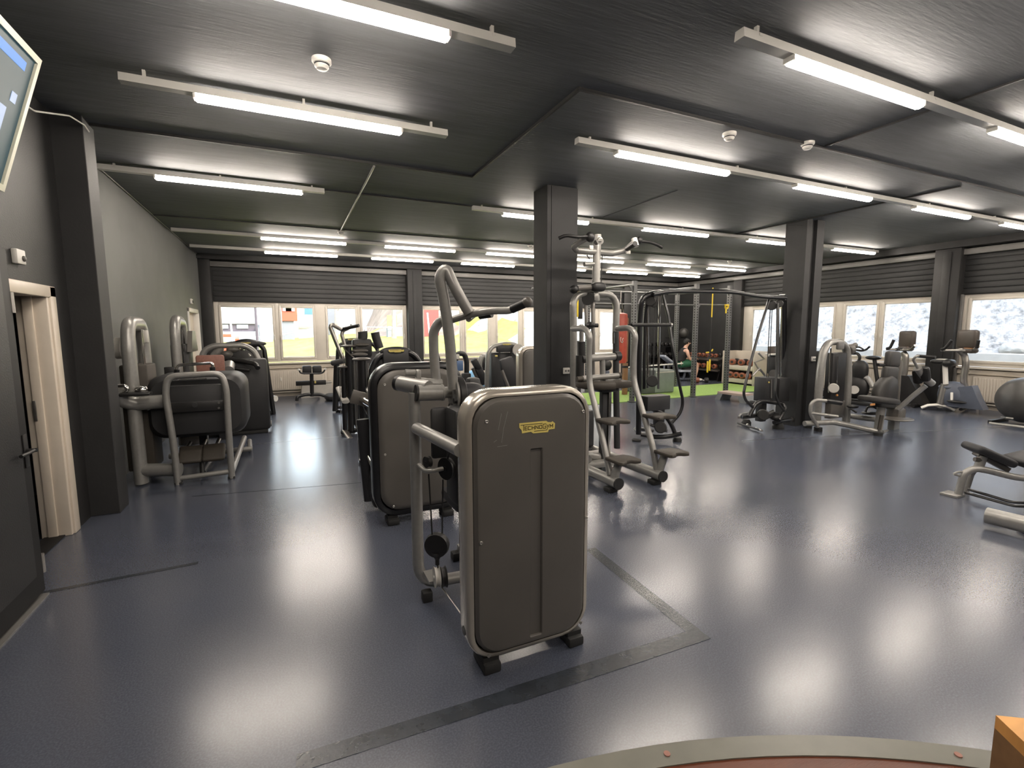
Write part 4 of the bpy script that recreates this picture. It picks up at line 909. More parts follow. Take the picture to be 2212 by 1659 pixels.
mb = MB(); mb.tube([(6.847, 5.343, 0.03), (6.766, 5.161, 0.03)], .018, n=10); mb.cyl((6.956, 5.589, 0.03), (6.943, 5.552, 0.03), .026, 10); mb.build('sleeve', M['steel'], t)

# ======================================================== left wall machines
t = thing('crunch_machine', 'charcoal seated crunch machine with silver hoop frame beside the left pillar', 'exercise machine', (-.95, 6.2, 0))
YA = 6.09
mb = MB(); mb.tube([(-1.141, 6.09, -0), (-1.153, 6.09, 0.489), (-1.188, 6.09, 0.988), (-1.155, 6.09, 1.167), (-0.668, 6.09, 1.181), (-0.631, 6.09, 1.006), (-0.639, 6.09, 0.437), (-0.638, 6.09, 0.003)], .040, fr=.19, n=16, ry=.033); mb.build('hoop_frame', M['silver'], t)
mb = MB(); mb.tube([(-1.141, 6.09, 0.061), (-0.638, 6.09, 0.078)], .028, n=12); mb.tube([(-0.633, 6.09, 0.077), (-0.607, 7.563, 0.16)], .032, n=12); mb.build('floor_rail', M['silver'], t)
mb = MB(); mb.cbox((-1.135, YA, .012), (.07, .07, .024), .004); mb.cbox((-.64, YA, .012), (.07, .07, .024), .004); mb.build('foot', M['rubber'], t)
mb = MB(); mb.cbox((-0.935, 6.19, 0.787), (.52, .05, .54), .03); mb.build('back_plate', M['greyshell'], t)
mb = MB(); mb.cbox((-0.928, 6.13, 0.826), (.56, .035, .11), .008); br = mb.build('cross_bracket', M['blackp'], t)
for p in ((367,876), (367,886), (473,870), (473,881)):
    mb = MB(); c = V([(-1.16, 6.11, 0.855), (-1.163, 6.11, 0.806), (-0.712, 6.11, 0.855), (-0.716, 6.11, 0.798)][((367,876), (367,886), (473,870), (473,881)).index(p)]); mb.cyl(c, c + V((0, -.01, 0)), .012, 10); mb.build('bolt', M['steel'], br)
mb = MB(); c = V((-0.937, 6.11, 0.845)); mb.cyl(c, c + V((0, -.014, 0)), .026, 16); mb.build('boss', M['greyshell'], br)
mb = MB(); mb.tube([(-1.065, 6.14, 1.119), (-0.816, 6.14, 1.122)], .008, n=8); mb.build('label_strip', M['steel'], t)
c = V((-0.94, 6.5, 0.828))
mb = MB(); L = []
for ins, y in ((.05, 6.28), (.015, 6.33), (0, 6.40), (0, 6.86), (.03, 6.98), (.10, 7.02)):
    L.append(rrect(c.x, c.z - .025, .475 - ins, .35 - ins, .16, y))
mb.loft(L); mb.build('seat_shell', M['greyshell'], t)
mb = MB(); mb.tube([(-1.135, 6.42, 1.163), (-1.124, 6.42, 1.261), (-0.784, 6.42, 1.276), (-0.785, 6.42, 1.175)], .017, fr=.03, n=12); mb.build('grab_handle', M['chrome'], t)
mb = MB(); mb.cyl((-1.138, 6.42, 1.122), (-1.127, 6.42, 1.215), .028); mb.cyl((-0.788, 6.42, 1.128), (-0.787, 6.42, 1.228), .028); mb.build('handle_base', M['black'], t)
def footpad(x0):
    mb = MB(); cc = V(x0); mb.cbox(cc, (.225, .24, .055), .026, rot=rx(R(38)), seg=3); return mb.build('foot_pad', M['padbrown'], t)
footpad((-1.042, 6.3, 0.265)); footpad((-0.819, 6.3, 0.266))
mb = MB(); mb.tube([(-0.939, 6.3, 0.21), (-0.935, 6.25, 0.03)], .026, n=10); mb.tube([(-0.933, 6.25, 0.062), (-.9, 7.2, .08)], .03, n=10); mb.build('foot_post', M['blackp'], t)
mb = MB(); mb.tube([(-1.159, 6.7, 0.239), (-1.114, 6.8, 0.309)], .02); mb.tube([(-0.848, 6.7, 0.24), (-0.816, 6.8, 0.319)], .022); mb.tube([(-0.981, 6.7, 0.254), (-0.961, 6.8, 0.322)], .022); mb.cbox((-1.106, 7, 0.295), (.3, .06, .12), .01); mb.build('linkage', M['steel'], t)
# weight tower at the wall side: inverted U of thick silver tube
mb = MB(); mb.tube([(-1.49, 6.24, .02), (-1.50, 6.24, 1.50), (-1.50, 6.30, 1.72), (-1.50, 6.78, 1.72), (-1.50, 6.84, 1.50), (-1.49, 6.84, .02)], .078, fr=.19, n=18, ry=.062); mb.build('tower_arch', M['silver'], t)
mb = MB(); mb.cyl((-1.665, 6.45, 1.46), (-1.59, 6.45, 1.46), .115, 24, bev=.012); mb.cyl((-1.59, 6.45, 1.46), (-1.50, 6.45, 1.46), .04); mb.build('tower_wheel', M['wheel'], t)
mb = MB(); mb.box(-1.63, -1.38, 6.36, 6.74, .12, 1.28, .02); mb.build('weight_cover', M['padbrown'], t)
mb = MB(); mb.cbox((-1.43, 6.62, 1.58), (.05, .08, .14), .01); mb.build('display', M['wheel'], t)
mb = MB(); mb.tube([(-1.42, 6.42, 1.66), (-1.42, 6.42, 1.2)], .007, n=6); mb.tube([(-1.42, 6.47, 1.66), (-1.42, 6.47, 1.25)], .007, n=6); mb.build('cable', M['chrome'], t)
mb = MB(); mb.tube([(-1.602, 6.1, 1.035), (-1.577, 6.15, 0.936), (-1.484, 6.2, 0.885), (-1.211, 6.2, 0.891)], .075, fr=.12, n=18); mb.tube([(-1.49, 6.24, .16), (-1.12, 6.16, .14)], .070, n=16); mb.build('cross_tube', M['silver'], t)
mb = MB(); mb.tube([(-1.571, 6.05, 1.09), (-1.51, 6.05, 1.092), (-1.491, 6.05, 1.044), (-1.546, 6.05, 1.014)], .02, fr=.05, n=10); mb.ell((-1.392, 6.1, 1.037), .06, .05, .045); mb.build('seat_lever', M['chrome'], t)
mb = MB(); mb.cbox((-1.426, 6.05, 1.002), (.26, .14, .035), .015); mb.build('lever_plate', M['blackp'], t)
mb = MB(); mb.tube([(-1.4, 6.3, .80), (-1.33, 6.3, .82), (-1.30, 6.3, .87)], .012, fr=.03, n=8); mb.ell((-1.33, 6.35, .68), .05, .05, .05); mb.build('hook', M['chrome'], t)
mb = MB(); mb.tube([(-1.42, 7.2, .07), (-.50, 7.2, .07)], .035, n=10); mb.tube([(-.52, 7.2, .07), (-.56, 7.75, .07)], .03, n=10); mb.build('rear_rail', M['silver'], t)
mb = MB(); mb.cbox((-1.0, 6.95, .42), (.46, .40, .09), .04); mb.box(-1.04, -.96, 6.9, 7.0, .08, .40); mb.build('seat', M['pad'], t)

t = thing('leg_machine', 'machine with slim silver weight tower and red pad, between pillar hoop and far door', 'exercise machine', (-1.1, 8.4, 0))
mb = MB(); mb.tube([(-1.42, 8.16, .02), (-1.42, 8.16, 1.62), (-1.42, 8.24, 1.79), (-1.42, 8.68, 1.77), (-1.42, 8.76, 1.55), (-1.42, 8.78, .02)], .082, fr=.19, n=16, ry=.062); mb.build('tower_arch', M['silver'], t)
mb = MB(); mb.prism([(-.26, 0), (.26, 0), (.12, .30), (-.12, .30)], (-1.30, 8.46, 1.34), (0, 1, 0), (0, 0, 1), (.06, 0, 0)); mb.build('display', M['silver_d'], t)
mb = MB(); mb.tube([(-1.36, 8.30, 1.66), (-1.36, 8.30, .8)], .012, n=8); mb.tube([(-1.36, 8.38, 1.66), (-1.36, 8.38, .8)], .012, n=8); mb.build('guide_rod', M['chrome'], t)
mb = MB(); mb.box(-1.52, -1.30, 8.32, 8.66, .12, 1.45, .02); mb.build('weight_stack', M['blackp'], t)
mb = MB(); mb.cbox((-1.039, 8.3, 1.136), (.36, .08, .30), .03); mb.build('head_pad', M['redpad'], t)
mb = MB(); mb.cbox((-1.505, 8.1, 1.081), (.12, .08, .12), .01); mb.build('stop_block', M['blackp'], t)
mb = MB(); mb.tube([(-1.257, 8.9, 1.097), (-1.192, 8.9, 1.327), (-1.063, 8.9, 1.405), (-0.628, 8.9, 1.404), (-0.5, 8.9, 1.32), (-0.424, 8.9, 1.129), (-0.411, 8.9, 0.877), (-0.44, 8.9, 0.223)], .058, fr=.16, n=14, ry=.045); mb.tube([(-1.064, 8.92, 1.236), (-0.958, 8.9, 1.381)], .06, n=10, ry=.03); mb.tube([(-1.42, 8.9, .1), (-.3, 8.9, .1)], .05, n=10); mb.build('arch_frame', M['silver'], t)
mb = MB(); mb.ell((-0.877, 8.85, 1.271), .085, .07, .06); mb.ell((-0.788, 8.9, 1.341), .10, .07, .05); mb.build('roller', M['silver_d'], t)
mb = MB(); mb.tube([(-0.941, 8.7, 1.214), (-0.671, 8.6, 1.176), (-0.464, 8.5, 1.125), (-0.431, 8.4, 1.065)], .036, fr=.05, n=12); mb.tube([(-0.938, 8.6, 1.091), (-0.546, 8.5, 1.027)], .03, n=10); mb.build('padded_arm', M['blackp'], t)
mb = MB(); mb.tube([(-0.815, 8.5, 1.129), (-0.818, 8.35, 1.048)], .075, n=14); mb.build('arm_joint', M['silver'], t)
mb = MB(); mb.cbox((-.60, 8.75, .62), (.58, .18, 1.16), .05); mb.build('weight_shroud', M['greyshell'], t)
mb = MB(); mb.cbox((-.95, 8.45, .45), (.42, .42, .09), .03); mb.box(-1.0, -.9, 8.35, 8.55, .0, .42); mb.build('seat', M['pad'], t)
mb = MB(); mb.box(-1.4, -.35, 8.60, 8.70, 0, .05, .01); mb.build('foot', M['rubber'], t)

t = thing('arched_black_machine', 'black arched machine with logo hood in front of the leftmost window', 'exercise machine', (-.75, 10.4, 0))
mb = MB(); mb.tube([(-0.959, 10.5, 0.003), (-0.977, 10.5, 1.244), (-0.915, 10.5, 1.4), (-0.72, 10.5, 1.45), (-0.519, 10.5, 1.412), (-0.414, 10.5, 1.303), (-0.381, 10.5, 0.871), (-0.314, 10.5, 0.007)], .058, fr=.18, n=14, ry=.045); mb.build('arch_frame', M['black'], t)
mb = MB(); mb.ell((-0.722, 10.48, 1.389), .36, .05, .065); hd = mb.build('hood', M['greyshell'], t); badge(hd, V((-0.709, 10.41, 1.408)), .16, .03)
mb = MB(); mb.cbox((-0.621, 10.55, 1.19), (.18, .06, .4), .02); mb.build('hood_panel', M['blackp'], t)
mb = MB(); c = V((-0.638, 10.3, 0.632)); mb.box(c.x - .35, c.x + .20, 10.2, 10.42, .04, 1.28, .02); mb.build('weight_shroud', M['blackp'], t)
mb = MB(); mb.tube([(-0.428, 10.7, 0.284), (-0.276, 10.6, 0.296)], .04, n=12); mb.build('footrest', M['black'], t)
mb = MB(); mb.cyl((-0.292, 10.6, 0.297), (-0.259, 10.57, 0.299), .06, 14); mb.build('footrest_cap', M['white'], t)
mb = MB(); mb.tube([(-0.803, 10.5, 0.009), (-0.337, 10.5, 0.037)], .05, n=10); mb.build('base_rail', M['black'], t)
mb = MB(); mb.tube([(-0.853, 10.3, 1.275), (-0.711, 10.25, 1.317), (-0.633, 10.2, 1.162)], .02, fr=.04, n=8); mb.build('lever', M['steel'], t)

# roman chair
t = thing('hyperextension_bench', 'small black back extension bench with two pads in the far aisle', 'bench', (.55, 12.1, 0))
YR = 12.1
for p in ((662, 0), (685, 0)):
    mb = MB(); c = V((0.383, 12.1, 0.732)) if p[0] == 662 else V((0.601, 12.1, 0.724)); mb.cbox(c, (.20, .12, .20), .035); mb.build('hip_pad', M['pad'], t)
mb = MB(); mb.tube([(0.215, 12, 0.757), (0.231, 12, 0.682), (0.297, 12, 0.658), (0.662, 12, 0.643), (0.734, 12, 0.672), (0.778, 12, 0.757)], .018, fr=.05, n=10); mb.build('handle_bar', M['black'], t)
mb = MB(); mb.tube([(0.201, 12, 0.768), (0.223, 12, 0.735)], .026, n=10); mb.tube([(0.766, 12, 0.725), (0.794, 12, 0.767)], .026, n=10); mb.build('grip', M['white'], t)
mb = MB(); mb.tube([(0.478, 12.1, 0.653), (0.463, 12.1, 0.111)], .045, n=10); mb.build('column', M['black'], t)
mb = MB(); mb.tube([(0.131, 12, 0.037), (0.146, 12, 0.133), (0.326, 12.1, 0.163), (0.626, 12.1, 0.145), (0.877, 12.1, 0.052)], .038, fr=.06, n=10); mb.tube([(0.465, 12.1, 0.155), (.65, 12.7, .06)], .03, n=8); mb.build('base_frame', M['black'], t)
mb = MB(); mb.cbox((0.465, 12.3, 0.407), (.66, .06, .11), .015); mb.build('ankle_board', M['blackp'], t)
mb = MB(); mb.cbox((0.555, 12.26, 0.423), (.04, .02, .06), .004); mb.build('label', M['yellow'], t)
t = thing('step_box', 'low grey-white step box against the parapet behind the back extension bench', 'box', (.6, 12.9, 0))
mb = MB(); mb.prism([(-.36, 0), (.40, 0), (.34, .34), (-.32, .34)], (.60, 12.72, 0), (1, 0, 0), (0, 0, 1), (0, .38, 0)); mb.build('body', M['wheel'], t)
mb = MB(); mb.box(.26, .96, 12.71, 13.11, .34, .37, .01); mb.build('top', M['silver'], t)
t = thing('floor_cushion', 'flat black cushion on the floor left of the centre machine row', 'cushion', (.95, 11.2, 0))
mb = MB(); mb.ell((0.925, 12.033, 0.08), .20, .3, .08, e=.7); mb.build('cushion', M['pad'], t)
mb = MB(); mb.tube([(0.889, 12.662, 0.05), (0.968, 12.074, 0.05)], .04, n=8); mb.build('edge', M['blackp'], t)

# machines seen between the front machine and the first column
t = thing('crunch_machine', 'silver hooped machine with logo, round disc and black seat backs left of the column', 'exercise machine', (3.3, 9.0, 0))
YE = 8.8
mb = MB(); mb.tube([(3.526, 8.8, 0.387), (3.541, 8.8, 0.846), (3.564, 8.8, 1.191), (3.663, 8.8, 1.316), (3.923, 8.8, 1.367), (4.147, 8.8, 1.345), (4.292, 8.8, 1.258), (4.313, 8.8, 1.155)], .055, fr=.14, n=14, ry=.042); mb.build('hoop_frame', M['silver'], t)
mb = MB(); mb.cbox((3.953, 8.8, 1.274), (.42, .08, .16), .03); hd = mb.build('hood', M['greyshell'], t); badge(hd, V((3.947, 8.74, 1.35)), .18, .03)
mb = MB(); mb.cyl((4.181, 8.7, 1.236), (4.162, 8.66, 1.238), .12, 24, bev=.01); mb.build('disc', M['wheel'], t)
mb = MB(); mb.tube([(3.812, 8.8, 1.222), (3.801, 8.8, 1.066)], .02, n=8); mb.tube([(4.065, 8.8, 1.216), (4.074, 8.8, 1.058)], .02, n=8); mb.build('rod', M['blackp'], t)
mb = MB(); mb.cbox((4.008, 9, 0.67), (.66, .2, 1.04), .04); mb.build('weight_shroud', M['greyshell'], t)
mb = MB(); mb.cbox((3.839, 8.4, 0.792), (.30, .12, .66), .06, rot=ry(R(-14))); mb.build('seat_back', M['pad'], t)
mb = MB(); mb.tube([(3.64, 8.3, 0.879), (3.755, 8.2, 0.515)], .03, n=10); mb.build('seat_arm', M['silver_d'], t)
mb = MB(); mb.cbox((3.656, 8.6, 1.135), (.05, .04, .03), .008); mb.build('yellow_knob', M['yellow'], t)
mb = MB(); mb.box(2.4, 3.3, 8.7, 8.85, 0, .08, .01); mb.build('base_frame', M['silver'], t)
t = thing('seated_row_machine', 'silver shrouded machine half hidden behind the first column', 'exercise machine', (3.0, 7.0, 0))
cm = V((3.564, 6.9, 0.987)); mb = MB()
shroud(t, cm.x + .14, .72, .36, .655, 6.9, .16, .16, M['shell'], M['silver_d'], .05, .03)
mb = MB(); mb.box(cm.x - .1, cm.x + .0, 6.92, 7.05, 0, .07, .01); mb.box(cm.x + .3, cm.x + .4, 6.92, 7.05, 0, .07, .01); mb.build('foot', M['rubber'], t)
mb = MB(); mb.cbox((cm.x + .14, 7.6, .46), (.42, .4, .08), .03); mb.box(cm.x + .1, cm.x + .18, 7.1, 7.75, .03, .10); mb.box(cm.x + .1, cm.x + .18, 7.5, 7.6, .05, .43); mb.build('seat', M['pad'], t)
t = thing('chest_machine', 'low black machine with angled headrest and seat back, left of the silver hoop', 'exercise machine', (2.4, 9.9, 0))
YG = 10.0
mb = MB(); mb.cbox((3.771, 10, 0.87), (.14, .14, .30), .04, rot=ry(R(-30))); mb.cbox((3.889, 10, 0.618), (.18, .14, .42), .05, rot=ry(R(-24))); mb.build('seat_back', M['pad'], t)
mb = MB(); mb.tube([(3.683, 10, 0.802), (3.919, 10, 0.305)], .04, n=10); mb.build('frame', M['silver_d'], t)
mb = MB(); mb.tube([(3.971, 10.3, 0.557), (3.976, 10.3, 0.929), (4.034, 10.3, 1.044), (4.125, 10.3, 1.031)], .06, fr=.08, n=12); mb.build('tower_arch', M['silver'], t)
mb = MB(); mb.cbox((4.066, 10.3, 0.884), (.12, .1, .34), .02); mb.build('weight_stack', M['blackp'], t)
mb = MB(); mb.cbox((2.35, 10.0, .03), (.7, .5, .06), .01); mb.box(2.3, 2.4, 9.95, 10.05, .05, .5); mb.build('base', M['black'], t)
t = thing('weight_tower', 'small pale and dark arched weight tower just right of the lever handles', 'exercise machine', (2.1, 10.6, 0))
YH = 10.8
mb = MB(); mb.tube([(3.555, 10.8, 0.313), (3.555, 10.8, 0.967), (3.614, 10.8, 1.096), (3.774, 10.8, 1.081), (3.829, 10.8, 0.905), (3.819, 10.8, 0.243)], .07, fr=.1, n=14, ry=.06); mb.build('tower_arch', M['blackp'], t)
mb = MB(); mb.cbox((3.561, 10.68, 1.017), (.10, .05, .12), .02); mb.build('display', M['wheel'], t)
mb = MB(); mb.cbox((3.627, 10.75, 0.805), (.18, .06, .24), .02); mb.build('cover_panel', M['bluestack'], t)
mb = MB(); mb.cbox((3.741, 10.6, 0.509), (.20, .16, .26), .03); mb.build('lower_pad', M['greyshell'], t)
mb = MB(); mb.cbox((1.8, 10.8, .04), (.6, .5, .08), .01); mb.cbox((1.8, 10.85, .4), (.3, .2, .7), .02); mb.build('base', M['black'], t)
t = thing('elliptical_trainer', 'dark crosstrainer with thin upright handles by the window, left of the small tower', 'exercise machine', (1.9, 12.0, 0))
mb = MB(); mb.tube([(3.733, 12, 1.292), (3.879, 12, 1.111), (3.848, 12, 0.775), (3.787, 12, 0.235)], .032, fr=.1, n=10); mb.tube([(3.412, 12, 1.18), (3.527, 12, 0.869), (3.539, 12, 0.247)], .032, fr=.1, n=10); mb.build('handle', M['blackp'], t)
mb = MB(); mb.cbox((3.733, 12, 1.292), (.12, .05, .05), .01); mb.build('grip', M['blackp'], t)
mb = MB(); mb.cbox((1.9, 12.1, .35), (.5, .8, .6), .08); mb.cbox((1.9, 12.1, .04), (.6, 1.2, .08), .02); mb.build('body', M['blackp'], t)
t = thing('gym_ball', 'pale blue exercise ball on the floor behind the dark seat backs', 'ball', (2.2, 10.9, .28))
mb = MB(); c = V((4.133, 11.1, 0.4)); mb.ell((c.x, 11.1, .33), .33, .33, .33, n=28, m=18); mb.build('ball', M['ballblue'], t)
mb = MB(); mb.cyl((c.x + .1, 10.80, .40), (c.x + .1, 10.785, .40), .02, 10); mb.build('valve', M['white'], t)

# ===================================================== right hand machines
t = thing('arm_machine', 'silver seated machine with weight tower and dark segmented seat, right of the second column', 'exercise machine', (7.9, 4.6, 0))
TY = 4.85
mb = MB(); mb.tube([(7.616, 4.85, 0.112), (7.628, 4.85, 0.982), (7.675, 4.85, 1.295), (7.788, 4.85, 1.418), (8.082, 4.85, 1.428), (8.264, 4.85, 1.32), (8.345, 4.85, 0.954), (8.392, 4.85, 0.045)], .062, fr=.14, n=16, ry=.05); mb.build('tower_arch', M['silver'], t)
mb = MB(); mb.cbox((8.016, 4.85, 0.854), (.36, .12, .80), .02); mb.build('weight_cover', M['blackp'], t)
mb = MB(); mb.tube([(7.759, 4.79, 1.332), (7.779, 4.79, 0.626)], .011, n=8); mb.tube([(7.917, 4.77, 1.198), (7.951, 4.77, 0.588)], .010, n=8); mb.build('guide_rod', M['chrome'], t)
mb = MB(); mb.cyl((7.823, 4.75, 0.702), (7.77, 4.71, 0.702), .075, 22, bev=.008); mb.build('dial', M['wheel'], t)
mb = MB(); mb.cbox((7.973, 4.78, 1.365), (.16, .05, .12), .02); mb.build('display', M['duct'], t)
mb = MB(); mb.cbox((7.931, 4.75, 0.577), (.03, .03, .03), .008); mb.build('selector_pin', M['orange'], t)
mb = MB(); mb.cyl((8.281, 4.85, 1.282), (8.377, 4.85, 1.303), .09, 20, bev=.01); mb.tube([(8.301, 4.85, 1.32), (8.493, 4.85, 1.369)], .04, n=10); mb.build('pivot_hub', M['silver_d'], t)
mb = MB(); mb.cbox((8.064, 4.85, 0.327), (.36, .1, .28), .01); mb.build('lower_plate', M['silver_d'], t)
mb = MB(); mb.tube([(7.283, 4.82, 0.161), (7.803, 4.7, 0.16), (8.065, 4.5, 0.099), (8.268, 4.32, 0.04)], .042, n=14); mb.tube([(8.498, 4.9, 0.177), (8.736, 4.6, 0.145)], .045, n=12); mb.build('base_rail', M['silver'], t)
mb = MB(); mb.tube([(7.497, 4.75, 0.104), (7.294, 4.75, 0.333), (7.301, 4.75, 0.485), (7.36, 4.72, 0.543), (7.51, 4.65, 0.528)], .028, fr=.08, n=12); mb.tube([(7.293, 4.75, 0.34), (7.659, 4.55, 0.286)], .024, n=12); mb.build('foot_loop', M['silver'], t)
mb = MB(); mb.tube([(7.51, 4.65, 0.528), (7.715, 4.55, 0.491)], .036, n=12); mb.build('loop_grip', M['black'], t)
mb = MB(); mb.lathe([(.06, 0), (.06, .05)], (7.783, 5.091, 0)); mb.lathe([(.06, 0), (.06, .06)], (7.68, 4.854, 0)); mb.lathe([(.06, 0), (.06, .05)], (8.168, 4.238, 0)); mb.build('foot', M['rubber'], t)
SY = 4.33
mb = MB(); mb.tube([(8.37, 4.33, 0.411), (8.318, 4.33, -0.011)], .062, n=12, ry=.04); mb.build('seat_post', M['silver'], t)
mb = MB(); mb.tube([(8.323, 4.29, 0.297), (8.28, 4.29, 0.074)], .028, n=8); mb.build('post_insert', M['padbrown'], t)
mb = MB(); mb.ell((8.241, 4.31, 0.539), .26, .24, .055, e=.6, rot=ry(R(8))); mb.build('seat', M['padgrey'], t)
c = V((8.681, 4.45, 0.628))
mb = MB(); L = []
pr = [(-.27, -.10), (-.26, .02), (-.20, .14), (-.08, .22), (.10, .25), (.22, .20), (.27, .05), (.26, -.20), (.22, -.30), (-.20, -.24)]
mb.loft([[V((c.x + a * k, c.y + yy, c.z + b * k)) for a, b in pr] for k, yy in ((.90, -.06), (1, -.03), (1, .05), (.9, .08))]); mb.build('hip_pad', M['padgrey'], t, 60)
mb = MB(); mb.cbox((8.835, 4.49, 0.902), (.36, .10, .25), .045, rot=ry(R(4)), seg=3); mb.build('back_pad', M['padgrey'], t)
mb = MB(); mb.cbox((8.918, 4.51, 1.139), (.34, .10, .26), .045, rot=ry(R(4)), seg=3); mb.build('head_pad', M['padgrey'], t)
mb = MB(); mb.tube([(9.429, 4.65, 1.1), (9.318, 4.58, 0.268)], .026, n=12); mb.build('back_post', M['silver_d'], t)
mb = MB(); mb.tube([(8.558, 4.53, 1.059), (8.763, 4.53, 1.044)], .026, n=10); mb.build('side_peg', M['blackp'], t)
mb = MB(); mb.tube([(8.835, 4.33, 0.348), (8.885, 4.18, 0.566), (8.925, 4.03, 0.756)], .036, n=12); mb.tube([(8.994, 3.98, 0.786), (8.851, 4.03, 0.889), (8.647, 4.03, 1.039)], .05, fr=.05, n=12); mb.build('swing_arm', M['silver'], t)
mb = MB(); mb.tube([(8.676, 4.03, 1.017), (8.5, 4.03, 1.176), (8.486, 3.98, 1.228), (8.561, 3.98, 1.226)], .018, fr=.05, n=10); mb.build('handle', M['silver'], t)
mb = MB(); mb.tube([(8.55, 4.01, 1.225), (8.562, 3.78, 1.215)], .024, n=12); mb.build('hand_grip', M['blackp'], t)
mb = MB(); mb.cbox((8.908, 4.13, 0.899), (.15, .12, .24), .04, rot=ry(R(-22))); mb.cbox((8.772, 3.98, 0.946), (.10, .12, .24), .04, rot=ry(R(-22))); mb.build('arm_pad', M['blackp'], t)
mb = MB(); mb.cbox((8.983, 4.43, 0.246), (.24, .2, .2), .04); mb.ell((8.859, 4.33, 0.188), .24, .2, .03); mb.build('pivot_block', M['silver_d'], t)
mb = MB(); mb.cbox((8.947, 4.43, 0.048), (.16, .1, .26), .01); mb.tube([(8.438, 4.33, 0.015), (9.23, 4.53, -0.082)], .03); mb.build('rear_post', M['silver'], t)
mb = MB(); mb.ell((8.281, 4.7, 0.379), .10, .08, .03); mb.ell((8.592, 4.6, 0.264), .14, .12, .03); mb.tube([(8.463, 4.6, 0.289), (8.491, 4.6, 0.364), (8.642, 4.6, 0.368), (8.696, 4.55, 0.326)], .016, fr=.03); mb.tube([(8.21, 4.7, 0.354), (8.215, 4.6, 0.301)], .015); mb.build('foot_pedal', M['blackp'], t)
mb = MB(); mb.cbox((7.943, 4.23, 0.499), (.10, .02, .03), .004); mb.build('orange_label', M['orange'], t)

def bike(label, cx_, cy_, con, colpts, X, full):
    t = thing('exercise_bike', label, 'exercise bike', (cx_, cy_, 0))
    def P(px, py): return None
    return t
# the nearer bike (all of it in view)
t = thing('exercise_bike', 'upright exercise bike with pale boat shaped foot before the dark wall pillar', 'exercise bike', (12.0, 5.1, 0))
BX = 11.85
mb = MB(); mb.cbox((11.85, 4.748, 1.423), (.12, .40, .36), .05, rot=rz(R(-25)) @ rx(0), seg=3); mb.build('console', M['console'], t)
mb = MB(); q = V((11.85, 4.731, 1.21)); mb.cbox(q + V((-.03, 0, 0)), (.16, .34, .10), .04, rot=rz(R(-25))); mb.build('console_base', M['console'], t)
mb = MB(); q = V((11.75, 4.693, 1.24)); mb.cbox(q, (.02, .16, .04), .004, rot=rz(R(-25))); mb.build('console_label', M['orange'], t)
mb = MB(); mb.tube([(11.9, 4.718, 0.448), (11.85, 4.756, 0.645), (11.85, 4.739, 0.961), (11.85, 4.781, 1.137), (11.75, 4.824, 1.218)], .058, fr=.1, n=14, ry=.04); mb.build('mast', M['steel'], t)
mb = MB(); mb.tube([(11.6, 5.043, 1.213), (11.65, 4.969, 1.206), (11.75, 4.802, 1.21), (11.75, 4.628, 1.208), (11.65, 4.502, 1.301)], .026, fr=.05, n=10); mb.build('handlebar', M['steel'], t)
mb = MB(); mb.tube([(11.57, 5.023, 1.224), (11.55, 4.958, 1.253), (11.55, 4.87, 1.406)], .028, fr=.05, n=10); mb.tube([(11.63, 4.518, 1.266), (11.6, 4.492, 1.413)], .028, n=10); mb.build('hand_grip', M['blackp'], t)
mb = MB(); mb.ell((11.75, 5.068, 0.98), .14, .19, .05, e=.8); mb.ell((11.75, 4.963, 0.959), .15, .09, .075, e=.8); mb.build('saddle', M['blackp'], t)
mb = MB(); mb.ell((11.73, 5.06, 0.995), .10, .15, .045); mb.build('saddle_top', M['wheel'], t)
mb = MB(); mb.tube([(11.75, 5.028, 0.946), (11.75, 4.981, 0.537)], .042, n=12); mb.build('seat_post', M['white'], t)
mb = MB(); mb.tube([(11.75, 4.996, 0.536), (11.75, 5.049, 0.065)], .065, n=12, ry=.05); mb.build('frame_leg', M['steel'], t)
mb = MB(); mb.ell((11.85, 4.897, 0.329), .14, .24, .27, e=.85); mb.prism([(-.10, 0), (.46, 0), (.36, .20), (.26, .44), (.06, .40)], V((11.85, 4.835, 0.107)) + V((-.11, 0, 0)), (0, -1, 0), (0, 0, 1), (.22, 0, 0)); mb.ell((11.8, 4.976, 0.48), .10, .14, .06); mb.build('body_shell', M['bikegrey'], t)
mb = MB(); mb.tube([(11.69, 4.848, 0.39), (11.65, 4.819, 0.233)], .022, n=10); mb.build('crank', M['white'], t)
mb = MB(); mb.ell((11.65, 4.747, 0.224), .06, .16, .03); mb.build('pedal', M['blackp'], t)
mb = MB(); a = V((11.618, 5.289, 0.03)); b = V((11.866, 4.851, 0.03)); mb.tube([a, a * .8 + b * .2 + V((0, 0, .06)), (a + b) / 2 + V((0, 0, .085)), a * .2 + b * .8 + V((0, 0, .06)), b], .030, n=12, ry=.07); mb.build('front_foot', M['white'], t)
mb = MB(); a = V((12.434, 4.88, 0.05)); b = V((12.842, 4.879, 0.05)); mb.tube([a, b], .045, n=12); mb.tube([(BX, 4.75, .06), a], .03, n=8); mb.build('rear_foot', M['blackp'], t)
